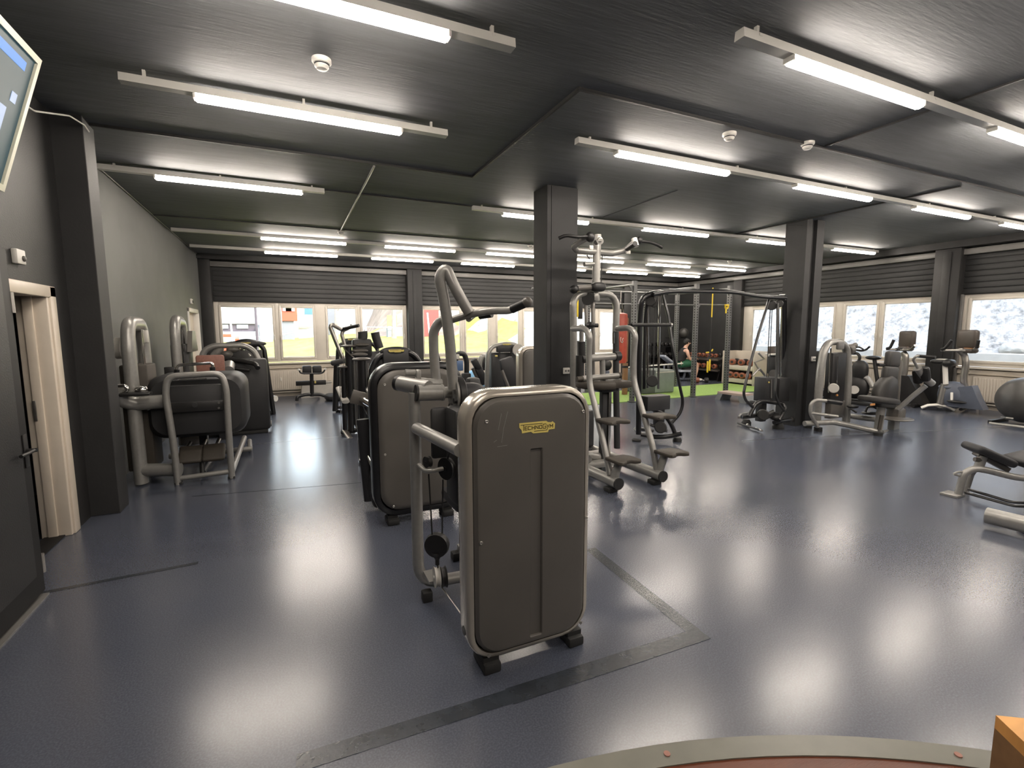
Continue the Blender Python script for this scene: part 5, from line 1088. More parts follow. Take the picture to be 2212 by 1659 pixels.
# the farther one, its lower half behind the seated machine
t = thing('exercise_bike', 'exercise bike whose brown console rises just behind the dark segmented seat', 'exercise bike', (12.1, 6.4, 0))
BX = 11.95
mb = MB(); mb.cbox((11.95, 5.798, 1.404), (.12, .42, .36), .05, rot=rz(R(-32)), seg=3); mb.build('console', M['console'], t)
mb = MB(); q = V((11.95, 5.8, 1.208)); mb.cbox(q + V((-.03, 0, 0)), (.16, .32, .10), .04, rot=rz(R(-32))); mb.build('console_base', M['console'], t)
mb = MB(); q = V((11.85, 5.77, 1.23)); mb.cbox(q, (.02, .16, .04), .004, rot=rz(R(-32))); mb.build('console_label', M['orange'], t)
mb = MB(); mb.tube([(11.95, 5.816, 0.513), (11.95, 5.798, 0.843), (11.95, 5.806, 1.06), (11.95, 5.863, 1.127)], .066, fr=.1, n=14, ry=.05); mb.build('mast', M['steel'], t)
mb = MB(); mb.tube([(11.65, 6.031, 1.196), (11.75, 5.897, 1.189), (11.8, 5.776, 1.182), (11.75, 5.635, 1.189), (11.65, 5.505, 1.29)], .026, fr=.05, n=10); mb.build('handlebar', M['steel'], t)
mb = MB(); mb.tube([(11.65, 6.022, 1.206), (11.65, 5.954, 1.228), (11.65, 5.897, 1.396)], .028, fr=.05, n=10); mb.tube([(11.75, 5.906, 1.189), (11.8, 5.794, 1.192)], .032, n=10); mb.build('hand_grip', M['blackp'], t)
mb = MB(); c = V((11.95, 5.783, 0.296)); mb.prism([(-.35, 0), (.45, 0), (.25, .35), (.12, .58), (-.05, .58), (-.25, .3)], (BX - .12, c.y, .06), (0, -1, 0), (0, 0, 1), (.24, 0, 0)); mb.ell((BX, c.y + .25, .36), .13, .28, .28, e=.85); mb.build('body_shell', M['blackp'], t)
mb = MB(); mb.tube([(BX, c.y + .5, .35), (BX, c.y + .62, .95)], .04); mb.ell((BX, c.y + .64, .98), .13, .16, .05); mb.build('saddle', M['blackp'], t)
mb = MB(); mb.tube([(BX - .25, c.y - .3, .04), (BX + .25, c.y - .3, .04)], .04); mb.tube([(BX - .25, c.y + .5, .04), (BX + .25, c.y + .5, .04)], .04); mb.build('floor_foot', M['blackp'], t)
# third trainer, farther along the window
t = thing('elliptical_trainer', 'dark trainer with curled handlebars by the window, right behind the silver weight tower', 'exercise bike', (11.3, 7.6, 0))
BX = 11.3
mb = MB(); mb.tube([(11.3, 6.563, 1.205), (11.3, 6.426, 1.169), (11.3, 6.312, 1.153), (11.3, 6.221, 1.187), (11.3, 6.162, 1.258)], .022, fr=.05, n=8); mb.tube([(11.3, 6.505, 1.207), (11.2, 6.318, 1.245), (11.2, 6.201, 1.17)], .018, fr=.05, n=8); mb.build('handlebar', M['blackp'], t)
mb = MB(); mb.tube([(11.3, 6.555, 1.083), (11.3, 6.402, 1.099), (11.3, 6.34, 1.031), (11.3, 6.382, 0.827)], .03, fr=.05, n=8); mb.build('mast', M['blackp'], t)
mb = MB(); mb.ell((11.3, 6.319, 0.73), .10, .16, .22, e=.8); mb.ell((11.3, 6.416, 0.353), .14, .30, .26, e=.8); mb.build('body_shell', M['blackp'], t)
mb = MB(); mb.tube([(11.3, 6.27, 0.582), (11.3, 6.159, 0.582), (11.3, 6.036, 0.394)], .05, fr=.12, n=10); mb.build('arched_tube', M['silver'], t)
mb = MB(); mb.cyl((11.1, 6.298, 0.316), (11.05, 6.269, 0.322), .09); mb.build('crank_disc', M['wheel'], t)
mb = MB(); q = V((11.3, 6.358, 0.216)); mb.cbox((BX, q.y, .04), (.5, 1.3, .08), .02); mb.build('floor_base', M['blackp'], t)
t = thing('treadmill', 'dark trainer partly hidden behind the second column at its right edge', 'exercise machine', (11.2, 8.6, 0))
mb = MB(); mb.tube([(11.2, 7.229, 0.338), (11.2, 7.215, 0.775), (11.2, 7.211, 1.035)], .05, n=8); mb.tube([(11.2, 7.309, 1.031), (11.2, 7.166, 1.016)], .04, n=8); mb.build('upright', M['blackp'], t)
mb = MB(); q = V((11.2, 7.197, 0.177)); mb.cbox((11.45, q.y + .45, .10), (.6, 1.0, .20), .03); mb.tube([(11.2, q.y + .05, .1), (11.2, q.y + .02, .35)], .05, n=8); mb.build('deck', M['blackp'], t)
mb = MB(); mb.cbox((11.15, 7.208, 0.993), (.10, .5, .26), .04); mb.build('console', M['blackp'], t)

# big ball on its rail stand
t = thing('gym_ball', 'large charcoal exercise ball resting on a low rail at the right edge', 'ball', (11.25, 3.72, .4))
mb = MB(); bc = V((11.27, 3.66, .425)); mb.ell(bc, .385, .385, .385, n=36, m=24); mb.build('ball', M['ballgrey'], t)
mb = MB(); mb.cbox((10.93, 3.725, 0.135), (.01, .09, .022), .002); mb.build('label', M['wheel'], t)
t = thing('ball_stand', 'low silver rail stand carrying the large charcoal ball', 'stand', (11.2, 3.7, 0))
mb = MB(); mb.tube([(10.626, 3.865, 0.05), (10.67, 3.456, 0.05), (11.3, 2.6, .05)], .022, n=8); mb.tube([(11.45, 4.02, .05), (11.62, 2.6, .05)], .022, n=8); mb.build('rail', M['silver'], t)
mb = MB(); mb.box(10.98, 11.6, 3.96, 4.02, 0, .05, .006); mb.box(11.1, 11.7, 3.2, 3.26, 0, .05, .006); mb.build('cross_foot', M['blackp'], t)

# incline bench at right edge
t = thing('adjustable_bench', 'adjustable silver framed bench with black pads cut by the right edge', 'bench', (6.2, 2.1, 0))
BA, BB = (5.87, 2.33), (6.75, 1.70)
mb = MB(); mb.tube([(5.89, 2.316, -0), (5.918, 2.296, 0.235), (5.981, 2.251, 0.285), (6.063, 2.192, 0.276), (6.322, 2.006, 0.197), (6.75, 1.70, .30)], .032, fr=.14, n=14); mb.build('frame_tube', M['silver'], t)
mb = MB(); mb.tube([(6.14, 2.364, -0.035), (6.173, 2.34, 0.189), (6.202, 2.32, 0.239)], .028, fr=.1, n=12); mb.tube([(6.092, 2.261, 0.268), (6.114, 2.245, 0.395)], .04, n=10); mb.build('support_post', M['silver'], t)
mb = MB(); a, b = V((6.054, 2.324, 0.486)), V((6.316, 2.133, 0.334)); d = (b - a); n = V((-d.y, d.x, 0)).normalized(); up = V((0, 0, 1))
def slab(mb, a, b, w, th, bev=.03):
    d = (b - a); L = d.length; d.normalize(); n = V((0, 0, 1)).cross(d).normalized(); u = d.cross(n).normalized()
    rot = Matrix((d, n, u)).transposed(); mb.cbox((a + b) / 2, (L, w, th), bev, rot=rot, seg=3)
slab(mb, a, b, .28, .075); mb.build('back_pad', M['pad'], t)
mb = MB(); slab(mb, b + V((.03, -.02, .01)), V((6.506, 1.995, 0.41)), .28, .08); mb.build('seat_pad', M['pad'], t)
mb = MB(); slab(mb, a + V((.05, -.03, -.07)), b + V((0, 0, -.07)), .10, .05, .01); mb.tube([(6.045, 2.278, 0.362), (6.086, 2.249, 0.356)], .022); mb.build('pad_bracket', M['silver_d'], t)
mb = MB(); mb.tube([(5.846, 2.347, 0.221), (5.876, 2.326, 0.246), (5.908, 2.303, 0.243)], .011, fr=.03, n=8); mb.tube([(5.846, 2.347, 0.221), (5.911, 2.3, 0.197)], .011, n=8); mb.build('pull_handle', M['silver'], t)
mb = MB(); mb.tube([(6.014, 2.288, 0.06), (5.912, 1.939, 0.06), (5.997, 1.885, 0.06)], .014, fr=.05, n=8); mb.tube([(5.904, 2.268, 0.05), (5.842, 1.899, 0.05), (5.92, 1.849, 0.05)], .014, fr=.05, n=8); mb.build('floor_rod', M['black'], t)
mb = MB(); mb.tube([(6.177, 2.234, 0.264), (6.479, 2.014, 0.173)], .015, n=8); mb.build('seat_rail', M['steel'], t)
mb = MB(); mb.cbox((5.87, 2.35, .012), (.16, .14, .024), .004); mb.cbox((6.75, 1.70, .012), (.3, .14, .024), .004); mb.box(6.72, 6.78, 1.67, 1.73, .02, .32); mb.build('floor_plate', M['silver'], t)
t = thing('foam_roller', 'beige floor tube on a dark foot in front of the bench at the right edge', 'roller', (5.5, 1.8, 0))
mb = MB(); mb.tube([(5.174, 1.837, 0.1), (5.2, 1.573, 0.1)], .066, n=20); mb.build('tube', M['silver'], t)
mb = MB(); mb.lathe([(.075, 0), (.075, .035), (.055, .05)], (5.38, 1.847, -0)); q = V((5.355, 1.629, 0)); mb.lathe([(.075, 0), (.075, .035), (.055, .05)], q); mb.build('foot', M['blackp'], t)

# ======================================================= functional training
mb = MB(); mb.box(5.9, 12.0, 8.73, 10.40, .0, .012, .003); mb.box(11.99, XR - .05, 8.73, 9.5, 0, .012, .003); tag(mb.build('turf_strip', M['turf'], None, 0), 'bright green turf strip running across the far floor', 'artificial turf')
t = thing('training_rig', 'grey perforated steel rig standing around the green turf', 'rig', (8.5, 9.6, 0))
def post(x, y, h):
    mb = MB(); mb.box(x - .045, x + .045, y - .045, y + .045, .0125, h, .004); p = mb.build('post', M['rig'], t)
    mb = MB(); z = .10
    while z < h - .3:
        mb.box(x - .047, x + .047, y - .014, y + .014, z, z + .03); mb.box(x - .014, x + .014, y - .047, y + .047, z, z + .03); z += .062
    mb.build('hole_row', M['hole'], p, 0)
    mb = MB(); mb.box(x - .075, x + .075, y - .075, y + .075, .012, .022, .002); mb.build('base_plate', M['rig'], p)
for x, y in ((7.02, 8.68), (8.88, 8.70), (10.0, 8.72), (7.02, 10.5), (8.88, 10.5), (10.0, 10.5)): post(x, y, 2.70)
mb = MB()
for x in (7.02, 8.88, 10.0): mb.tube([(x, 8.74, 2.62), (x, 10.46, 2.62)], .026, n=8)
mb.tube([(7.06, 8.68, 2.2), (8.84, 8.70, 2.2)], .017, n=8); mb.tube([(8.92, 8.70, 2.22), (9.96, 8.72, 2.22)], .017, n=8); mb.build('cross_tube', M['rig'], t)
mb = MB(); mb.tube([(7.02, 9.9, 2.62), (8.88, 9.9, 2.62)], .022, n=8); mb.build('bag_bracket', M['rig'], t)
mb = MB(); mb.tube([(5.4, 10.5, 2.62), (10.0, 10.5, 2.62)], .03, n=8); mb.tube([(7.06, 10.5, 2.3), (8.84, 10.5, 2.3)], .02, n=8); mb.build('back_tube', M['rig'], t)
mb = MB()
for x, y, s in ((7.02, 8.68, -1), (8.88, 8.70, -1), (8.88, 8.7, 1), (10.0, 8.72, -1)):
    mb.prism([(0, 0), (.12 * s, 0), (0, -.16)], (x + .04 * s, y - .004, 2.6 if s < 0 else 2.24), (1, 0, 0), (0, 0, 1), (0, .008, 0))
mb.build('gusset', M['rig'], t, 0)
# suspension trainers
t = thing('suspension_trainer', 'yellow and black suspension strap hanging in the middle of the rig', 'strap', (9.45, 8.72, 2.2))
mb = MB(); mb.box(9.30, 9.335, 8.62, 8.63, 1.92, 2.62, .002); mb.build('yellow_strap', M['ystrap'], t)
mb = MB(); mb.box(9.305, 9.33, 8.622, 8.628, 1.15, 1.93, .002); mb.tube([(9.318, 8.625, 1.16), (9.26, 8.64, .84)], .009, n=6); mb.tube([(9.318, 8.625, 1.16), (9.33, 8.64, .86)], .009, n=6); mb.build('black_strap', M['strap'], t)
mb = MB(); mb.box(9.24, 9.275, 8.62, 8.65, .58, .86, .008); mb.box(9.31, 9.345, 8.62, 8.65, .62, .90, .008); mb.build('foot_cradle', M['ystrap'], t)
mb = MB(); mb.tube([(9.19, 8.64, 1.07), (9.27, 8.62, 1.075)], .016, n=8); mb.tube([(9.36, 8.62, 1.10), (9.43, 8.66, 1.14)], .016, n=8); mb.build('hand_grip', M['ystrap'], t)
t = thing('strap_clip', 'small yellow strap bundle tied at the right post of the rig', 'strap', (9.93, 8.68, 2.2))
mb = MB(); mb.ring((9.86, 8.68, 2.18), (0, 1, 0), .06, .035, .03, 16); mb.box(9.80, 9.93, 8.66, 8.70, 2.20, 2.24, .008); mb.box(9.83, 9.86, 8.665, 8.69, 2.02, 2.16, .004); mb.build('bundle', M['ystrap'], t)
t = thing('suspension_trainer', 'yellow strap bundle at the left rear of the rig by the red bag', 'strap', (6.95, 10.4, 2.3))
mb = MB(); mb.box(6.62, 6.66, 10.38, 10.40, 1.95, 2.58, .003); mb.box(6.66, 6.76, 10.38, 10.41, 2.5, 2.58, .003); mb.build('yellow_strap', M['ystrap'], t)
mb = MB(); mb.box(6.67, 6.80, 10.40, 10.43, 1.9, 2.5, .01); mb.build('black_strap', M['strap'], t)
mb = MB(); mb.tube([(6.72, 10.39, 2.57), (6.72, 10.455, 2.60)], .012, n=6); mb.build('carabiner', M['steel'], t)
# red punching bag
t = thing('punching_bag', 'red punching bag with white emblem hanging behind the dip station', 'punching bag', (7.0, 9.85, 1.6))
bx, by = (7.589, 9.9, 1.191)[0], 9.9
mb = MB(); mb.lathe([(.02, .78), (.165, .80), (.175, .86), (.175, 1.98), (.165, 2.02), (.05, 2.05)], (bx, by, 0), (0, 0, 1), 28); mb.build('bag_body', M['bag'], t)
mb = MB(); mb.box(bx + .09, bx + .19, by - .12, by + .02, .80, 1.94, .05); mb.build('side_strip', M['bagband'], t)
mb = MB(); e = V((bx - .055, by - .172, 1.38)); mb.stroke([(-.05, .06), (-.065, 0), (-.04, -.055), (.0, -.07)], .016, e, (1, 0, 0), (0, 0, 1), (0, .003, 0)); mb.stroke([(.05, .06), (-.005, .01), (.01, -.045), (.055, -.05)], .016, e, (1, 0, 0), (0, 0, 1), (0, .003, 0)); mb.build('emblem', M['white'], t)
mb = MB()
for dx, dy in ((.1, 0), (-.1, 0), (0, .1)): mb.tube([(bx + dx, by + dy, 2.02), (bx, by, 2.40)], .007, n=6)
mb.tube([(bx, by, 2.40), (bx, by, 2.595)], .010, n=6); mb.build('chain', M['steel'], t)
t = thing('wooden_post', 'brown wooden post with black band standing under the red bag', 'post', (7.2, 9.75, 0))
mb = MB(); wx = (7.611, 9.7, 0.504)[0]; mb.box(wx - .06, wx + .06, 9.66, 9.74, .0125, .80, .006); mb.build('board', M['bagband'], t)
mb = MB(); mb.box(wx - .065, wx + .065, 9.655, 9.745, .68, .74, .004); mb.build('band', M['blackp'], t)
# plyo box
t = thing('plyo_box', 'grey-green vinyl covered jump box on the near edge of the turf', 'box', (8.3, 9.15, 0))
mb = MB(); mb.box(8.05, 9.05, 9.5, 10.2, .012, .60, .04, seg=3); bxp = mb.build('block', M['plyo'], t)
mb = MB(); mb.box(8.04, 8.42, 9.49, 10.21, .02, .612, .03); mb.build('side_panel', M['plyo_d'], t)
mb = MB(); mb.box(8.42, 9.02, 9.49, 9.51, .53, .56, .004); mb.build('seam', M['wheel'], bxp)
# aerobic step
t = thing('aerobic_step', 'pinkish topped grey aerobic step on the floor before the turf', 'step', (9.2, 7.8, 0))
A, B = V((9.021, 8.088, 0.2)), V((9.069, 7.433, 0.2)); d = (B - A).normalized(); n = V((-d.y, d.x, 0))
p = [A, B, B + n * .36, A + n * .36]
if n.y < 0: n = -n; p = [A, B, B + n * .36, A + n * .36]
mb = MB(); mb.loft([[q + V((0, 0, -.05)) for q in p], [q + V((0, 0, -.01)) for q in p], [q * .985 + (p[0] + p[2]) / 2 * .015 for q in p]]); mb.build('top', M['steppink'], t, 0)
mb = MB()
for e0, e1, sg in ((p[0], p[3], -1), (p[1], p[2], 1)):
    o1 = d * sg * .07
    mb.loft([[V((q.x, q.y, 0)) for q in (e0 + o1, e1 + o1, e1 - o1, e0 - o1)], [V((q.x, q.y, .155)) for q in (e0, e1, e1 - o1 * 2, e0 - o1 * 2)]])
mb.build('leg_block', M['stepgrey'], t, 0)
t = thing('weight_box', 'small dark block on the floor beside the pinkish aerobic step', 'block', (8.3, 7.0, 0))
q = V((9.078, 7.381, 0)); mb = MB(); q = q + V((.06, -.18, 0)); mb.box(q.x - .10, q.x + .10, q.y - .1, q.y + .12, 0, .07, .01); mb.build('block', M['blackp'], t)
mb = MB(); mb.box(q.x - .06, q.x + .06, q.y - .06, q.y + .06, .07, .085, .005); mb.build('lid', M['greyshell'], t)

# dumbbell racks along the right wall
def rack(y0, y1, x0, x1, label, mats, group, shelf_z):
    t = thing('dumbbell_rack', label, 'rack', ((x0 + x1) / 2, (y0 + y1) / 2, 0))
    for z in shelf_z:
        mb = MB(); mb.box(x0, x1, y0, y1, z - .03, z, .006, rot=ry(R(-12))); mb.box(x0 + .02, x0 + .04, y0, y1, z - .08, z - .02); mb.build('shelf', mats[0], t)
    for y in (y0, y1):
        mb = MB(); mb.prism([(0, 0), (.42, 0), (.42, .98), (.30, .98)], (x0, y - .02, 0), (1, 0, 0), (0, 0, 1), (0, .04, 0)); mb.build('side_frame', mats[1], t)
    return t
rack(10.95, 12.75, 12.16, 12.58, 'dark dumbbell rack with pale shelf edges along the wall behind the person', (M['steel'], M['black']), None, (.38, .72))
t = thing('dumbbell_cabinet', 'cream sided dumbbell cabinet with two shelves left of the right hand window', 'rack', (12.35, 10.2, 0))
mb = MB(); mb.box(12.05, 12.60, 9.55, 9.60, 0, .98, .006); mb.box(12.05, 12.60, 10.62, 10.67, 0, .98, .006); mb.build('side_panel', M['white_wall'], t)
for z in (.18, .56):
    mb = MB(); mb.box(12.04, 12.5, 9.60, 10.62, z - .13, z, .008); mb.build('shelf', M['white_wall'], t)
mb = MB(); mb.box(12.56, 12.60, 9.6, 10.62, .05, .98, .004); mb.build('back_panel', M['white_wall'], t)
def dumbbell0(name, label, group, head):
    t = thing(name, label, 'dumbbell', (0, 0, 0), group)
    mb = MB(); mb.tube([(-.07, 0, 0), (.07, 0, 0)], .016, n=10); mb.build('handle', M['chrome'], t)
    for s in (-1, 1):
        mb = MB(); mb.lathe([(.050, 0), (.062, .012), (.062, .075), (.045, .088)], (s * .062, 0, 0), (s, 0, 0), 14); h = mb.build('weight_head', M[head if s < 0 else 'blackp'], t)
        mb = MB(); mb.lathe([(.028, .0), (.026, .004)], (s * .150, 0, 0), (s, 0, 0), 12); mb.build('end_ring', M['greyshell'], h)
    return t
def row(proto, used, y0, y1, n, x, z, rot, label, sc=1.0):
    for k in range(n):
        y = y0 + (y1 - y0) * k / max(1, n - 1)
        if not used:
            proto.location = (x, y, z); proto.rotation_euler = (0, 0, rot); proto.scale = (sc,) * 3; proto['label'] = label; used.append(1)
        else: dup(proto, (x, y, z), label, rot, sc)
red = dumbbell0('dumbbell', 'rust red dumbbell on the upper shelf of the dark rack behind the person', 'rust red dumbbells on the upper rack shelf', 'dumb'); u = []
row(red, u, 11.07, 12.60, 10, 12.30, .805, R(8), 'rust red dumbbell on the upper shelf of the dark rack behind the person', 1.0)
red2 = dumbbell0('dumbbell', 'rust red dumbbell on the lower shelf of the dark rack behind the person', 'rust red dumbbells on the lower rack shelf', 'dumb'); u = []
row(red2, u, 11.05, 12.60, 8, 12.26, .47, R(8), 'rust red dumbbell on the lower shelf of the dark rack behind the person', 1.25)
red3 = dumbbell0('dumbbell', 'large rust red dumbbell on the upper cabinet shelf', 'large dumbbells on the cabinet top shelf', 'dumb'); u = []
row(red3, u, 9.78, 10.40, 3, 12.26, .655, R(20), 'large rust red dumbbell on the upper shelf of the cream cabinet', 1.5)
red4 = dumbbell0('dumbbell', 'large rust red dumbbell on the lower cabinet shelf', 'large dumbbells on the cabinet lower shelf', 'dumb'); u = []
row(red4, u, 9.80, 10.40, 4, 12.22, .275, R(20), 'large rust red dumbbell on the lower shelf of the cream cabinet', 1.5)
fd = dumbbell0('dumbbell', 'rust red dumbbell lying on the floor at the seated person’s foot', None, 'dumb')
fd.location = (11.487, 10.914, 0.08); fd.rotation_euler = (0, 0, R(-30)); fd.scale = (1.3,) * 3
# chrome and black dumbbells on the back wall rack
t = thing('dumbbell_rack', 'black rack of chrome dumbbells against the back wall behind the cable tower', 'rack', (11.4, 13.0, 0))
mb = MB(); mb.box(10.6, 10.64, 12.8, 13.2, 0, 1.15, .006); mb.box(12.1, 12.14, 12.8, 13.2, 0, 1.15, .006); mb.build('side_frame', M['black'], t)
for z in (.35, .7, 1.05):
    mb = MB(); mb.box(10.64, 12.1, 12.82, 13.15, z - .03, z, .006); mb.build('shelf', M['black'], t)
ch = dumbbell0('dumbbell', '', 'black dumbbells on the back wall rack', 'blackp')
i = 0
for z, nm in ((.36, 'lowest'), (.71, 'middle'), (1.06, 'top')):
    for k in range(8):
        lb = 'black headed chrome dumbbell on the %s shelf of the back wall rack' % nm
        p_ = (10.76 + k * .175, 12.97, z + .064)
        if i == 0: ch.location = p_; ch.rotation_euler = (0, 0, R(90)); ch['label'] = lb
        else: dup(ch, p_, lb, R(90), 1.0)
        i += 1
# medicine balls
t = thing('medicine_ball', 'black medicine ball on its stand high against the dark back wall', 'ball', (11.9, 12.9, 1.0))
c = V((12.24, 12.5, 1.51)); mb = MB(); mb.ell(c, .16, .16, .16, n=24, m=14); mb.build('ball', M['ballgrey'], t)
mb = MB(); mb.tube([c + V((-.18, .05, -.19)), c + V((.2, .05, -.16))], .012, n=6); mb.tube([c + V((-.1, .05, -.17)), c + V((-.1, .75, -.17))], .012, n=6); mb.tube([c + V((.12, .05, -.17)), c + V((.12, .75, -.17))], .012, n=6); mb.build('wall_bracket', M['blackp'], t)
t = thing('medicine_ball', 'black ball standing on a grey cone in front of the white parapet', 'ball', (7.5, 11.5, .6))
c = V((8.424, 11.6, 0.596)); mb = MB(); mb.ell(c, .16, .16, .16, n=24, m=14); mb.build('ball', M['blackp'], t)
t = thing('ball_pedestal', 'dark grey tapered pedestal under the black ball by the parapet', 'stand', (7.5, 11.6, 0))
mb = MB(); mb.lathe([(.20, 0), (.18, .05), (.10, .3), (.09, c.z - .163)], (c.x, c.y, 0), (0, 0, 1), 20); mb.build('pedestal', M['bikegrey'], t)
mb = MB(); mb.ring((c.x, c.y, .02), (0, 0, 1), .21, .17, .04, 24); mb.build('base_ring', M['blackp'], t)
t = thing('kettlebell', 'black kettlebell on the floor left of the grey jump box', 'kettlebell', (7.9, 10.6, 0))
c = V((10.459, 12.245, 0.14)); c = V((9.4, 11.1, .14)); mb = MB(); mb.ell(c, .13, .13, .135, n=20); mb.lathe([(.08, -.14), (.10, -.10)], c); mb.build('bell', M['blackp'], t)
mb = MB(); mb.tube([c + V((-.07, 0, .10)), c + V((-.08, 0, .24)), c + V((.08, 0, .24)), c + V((.07, 0, .10))], .018, fr=.06, n=8); mb.build('handle', M['blackp'], t)
# barbell on low stand behind the box
t = thing('barbell', 'long pale steel barbell lying behind the grey jump box', 'barbell', (9.5, 11.2, .5))
mb = MB(); mb.tube([(8.893, 11.3, 0.532), (11.072, 11.3, 0.582)], .022, n=10); mb.build('bar', M['white'], t)
t = thing('barbell_stand', 'low black stand holding the long pale barbell', 'rack', (9.5, 11.4, 0))
a = V((8.893, 11.3, 0.532)); b = V((11.072, 11.3, 0.582))
for q in (a * .85 + b * .15, a * .25 + b * .75):
    mb = MB(); mb.box(q.x - .03, q.x + .03, q.y - .03, q.y + .05, 0, q.z - .024, .004); mb.box(q.x - .03, q.x + .03, q.y - .2, q.y + .25, 0, .05, .004); mb.build('upright', M['black'], t)

# free incline bench (pale blue) the person sits on
t = thing('incline_bench', 'pale blue-grey incline bench with raised back the person sits on', 'bench', (10.9, 11.7, 0))
mb = MB(); a = V((10.911, 12.05, 0.795)); b = V((11.567, 11.98, 0.342)); slab(mb, a, b, .30, .08); mb.build('backrest', M['benchtop'], t)
mb = MB(); c = V((11.46, 11.57, .318)); mb.cbox(c, (.50, .32, .07), .025, rot=rz(R(-20))); mb.build('seat', M['benchtop'], t)
mb = MB(); mb.tube([(11.45, 11.57, .31), (11.40, 11.59, .05)], .04, n=8); mb.tube([(11.55, 11.53, .31), (11.68, 11.48, .04)], .035, n=8); mb.tube([(10.7, 11.95, .05), (11.7, 11.47, .05)], .035, n=8); mb.tube([(10.85, 11.9, .06), (10.98, 12.0, .52)], .03, n=8); mb.build('frame', M['bikegrey'], t)
mb = MB(); mb.box(11.52, 11.60, 11.50, 11.62, 0, .05, .01, rot=rz(R(-20))); mb.box(10.68, 10.76, 11.6, 12.1, 0, .05, .01, rot=rz(R(-20))); mb.build('foot', M['blackp'], t)

# preacher bench between column and white cabinet
t = thing('preacher_bench', 'tan backed curl bench with black pads behind the right cable tower', 'bench', (8.6, 7.2, 0))
YPb = 7.6
mb = MB(); mb.cbox((10.174, 7.6, 1.129), (.28, .06, .22), .03, rot=rx(R(-10))); mb.build('tan_pad', M['console'], t)
mb = MB(); mb.cbox((10.296, 7.6, 0.803), (.36, .2, .42), .04); mb.build('black_pad', M['pad'], t)
mb = MB(); mb.cbox((10.201, 7.58, 1.054), (.34, .22, .035), .015); mb.build('pad_trim', M['white'], t)
mb = MB(); mb.tube([(9.698, 7.6, 1.097), (9.893, 7.6, 0.955), (9.594, 7.6, 0.879), (9.76, 7.6, 0.694)], .025, n=8); mb.tube([(9.541, 7.6, 0.576), (9.755, 7.6, 0.747), (10.005, 7.6, 0.523)], .025, fr=.05, n=8); mb.build('arm_lever', M['steel'], t)
mb = MB(); c = V((10.259, 7.6, 0.674)); mb.tube([(c.x, c.y, .05), (c.x, c.y, c.z)], .05, n=8); mb.box(c.x - .3, c.x + .3, c.y - .05, c.y + .05, 0, .06, .01); mb.box(c.x - .05, c.x + .05, c.y - .5, c.y + .4, 0, .06, .01); mb.tube([(c.x, c.y - .4, .05), (c.x, c.y - .4, .42)], .04, n=8); mb.build('frame', M['silver'], t)
mb = MB(); mb.cbox((c.x, c.y - .4, .45), (.3, .3, .08), .03); mb.cyl((9.981, 7.4, 0.616), (9.929, 7.35, 0.622), .10, 20); mb.build('seat', M['ballgrey'], t)

# ------------------------------------------------------------------ person
def limb(mb, pts, radii, n=12):
    """tapering limb through joints"""
    P = []; Rr = []
    for i in range(len(pts) - 1):
        a, b = V(pts[i]), V(pts[i + 1])
        for k in range(5):
            q = k / 5; P.append(a.lerp(b, q)); Rr.append(radii[i] * (1 - q) + radii[i + 1] * q)
    P.append(V(pts[-1])); Rr.append(radii[-1])
    for _ in range(2):
        Q = [P[0]] + [(P[i - 1] + P[i] * 2 + P[i + 1]) / 4 for i in range(1, len(P) - 1)] + [P[-1]]; P = Q
    N = len(P); u = V((0, 0, 1)); rings = []
    for i in range(N):
        tt = (P[min(i + 1, N - 1)] - P[max(i - 1, 0)]).normalized()
        u = u - tt * u.dot(tt)
        if u.length < 1e-3: u = tt.orthogonal()
        u.normalize(); w = tt.cross(u)
        rings.append([P[i] + (u * math.cos(2 * PI * k / n) + w * math.sin(2 * PI * k / n)) * Rr[i] for k in range(n)])
    mb.loft(rings)
def skin_body(edges, name, matr, parent):
    """edges: list of chains of (point, radius) sharing their first point with an existing joint; grown with a Skin modifier"""
    verts = []; idx = {}; ed = []; rad = []
    for ch in edges:
        prev = None
        for p, r in ch:
            key = tuple(round(c, 4) for c in p)
            if key not in idx: idx[key] = len(verts); verts.append(V(p) - ORG.get(parent.name, V((0, 0, 0)))); rad.append(r)
            k = idx[key]
            if prev is not None and prev != k: ed.append((prev, k))
            prev = k
    me = bpy.data.meshes.new(name + '_cage'); me.from_pydata(verts, ed, [])
    o = bpy.data.objects.new(name, me); COL.objects.link(o)
    md = o.modifiers.new('Skin', 'SKIN'); md.use_smooth_shade = True
    for i, sv in enumerate(me.skin_vertices[0].data):
        rr = rad[i] if isinstance(rad[i], tuple) else (rad[i], rad[i]); sv.radius = rr; sv.use_root = (i == 0)
    sb = o.modifiers.new('Subdivision', 'SUBSURF'); sb.levels = 2; sb.render_levels = 2
    dg = bpy.context.evaluated_depsgraph_get(); ev = o.evaluated_get(dg); m2 = bpy.data.meshes.new_from_object(ev)
    o.modifiers.clear(); o.data = m2; m2.materials.clear(); m2.materials.append(matr)
    m2.polygons.foreach_set('use_smooth', [True] * len(m2.polygons))
    o.parent = parent; ORG[o.name] = ORG.get(parent.name)
    return o
t = thing('person', 'person with black hair in black tank top and green shorts, sitting bent over, looking down', 'person', (11.45, 11.57, 0))
fw = V((.92, -.39, 0)); rt = V((-.39, -.92, 0)); hp = V((11.30, 11.63, .545))
def pt(f, r, z): return tuple(hp + fw * f + rt * r + V((0, 0, z)))
pel = pt(0, 0, .02); wa = pt(.03, 0, .16); chs = pt(.10, 0, .36); nk = pt(.13, 0, .50); hd0 = pt(.165, 0, .57); hdc = pt(.20, 0, .66); htop = pt(.195, 0, .74)
chains = [[(pel, (.15, .12)), (wa, (.14, .10)), (chs, (.165, .105)), (nk, (.06, .06)), (hd0, .055), (hdc, (.082, .095)), (htop, .06)]]
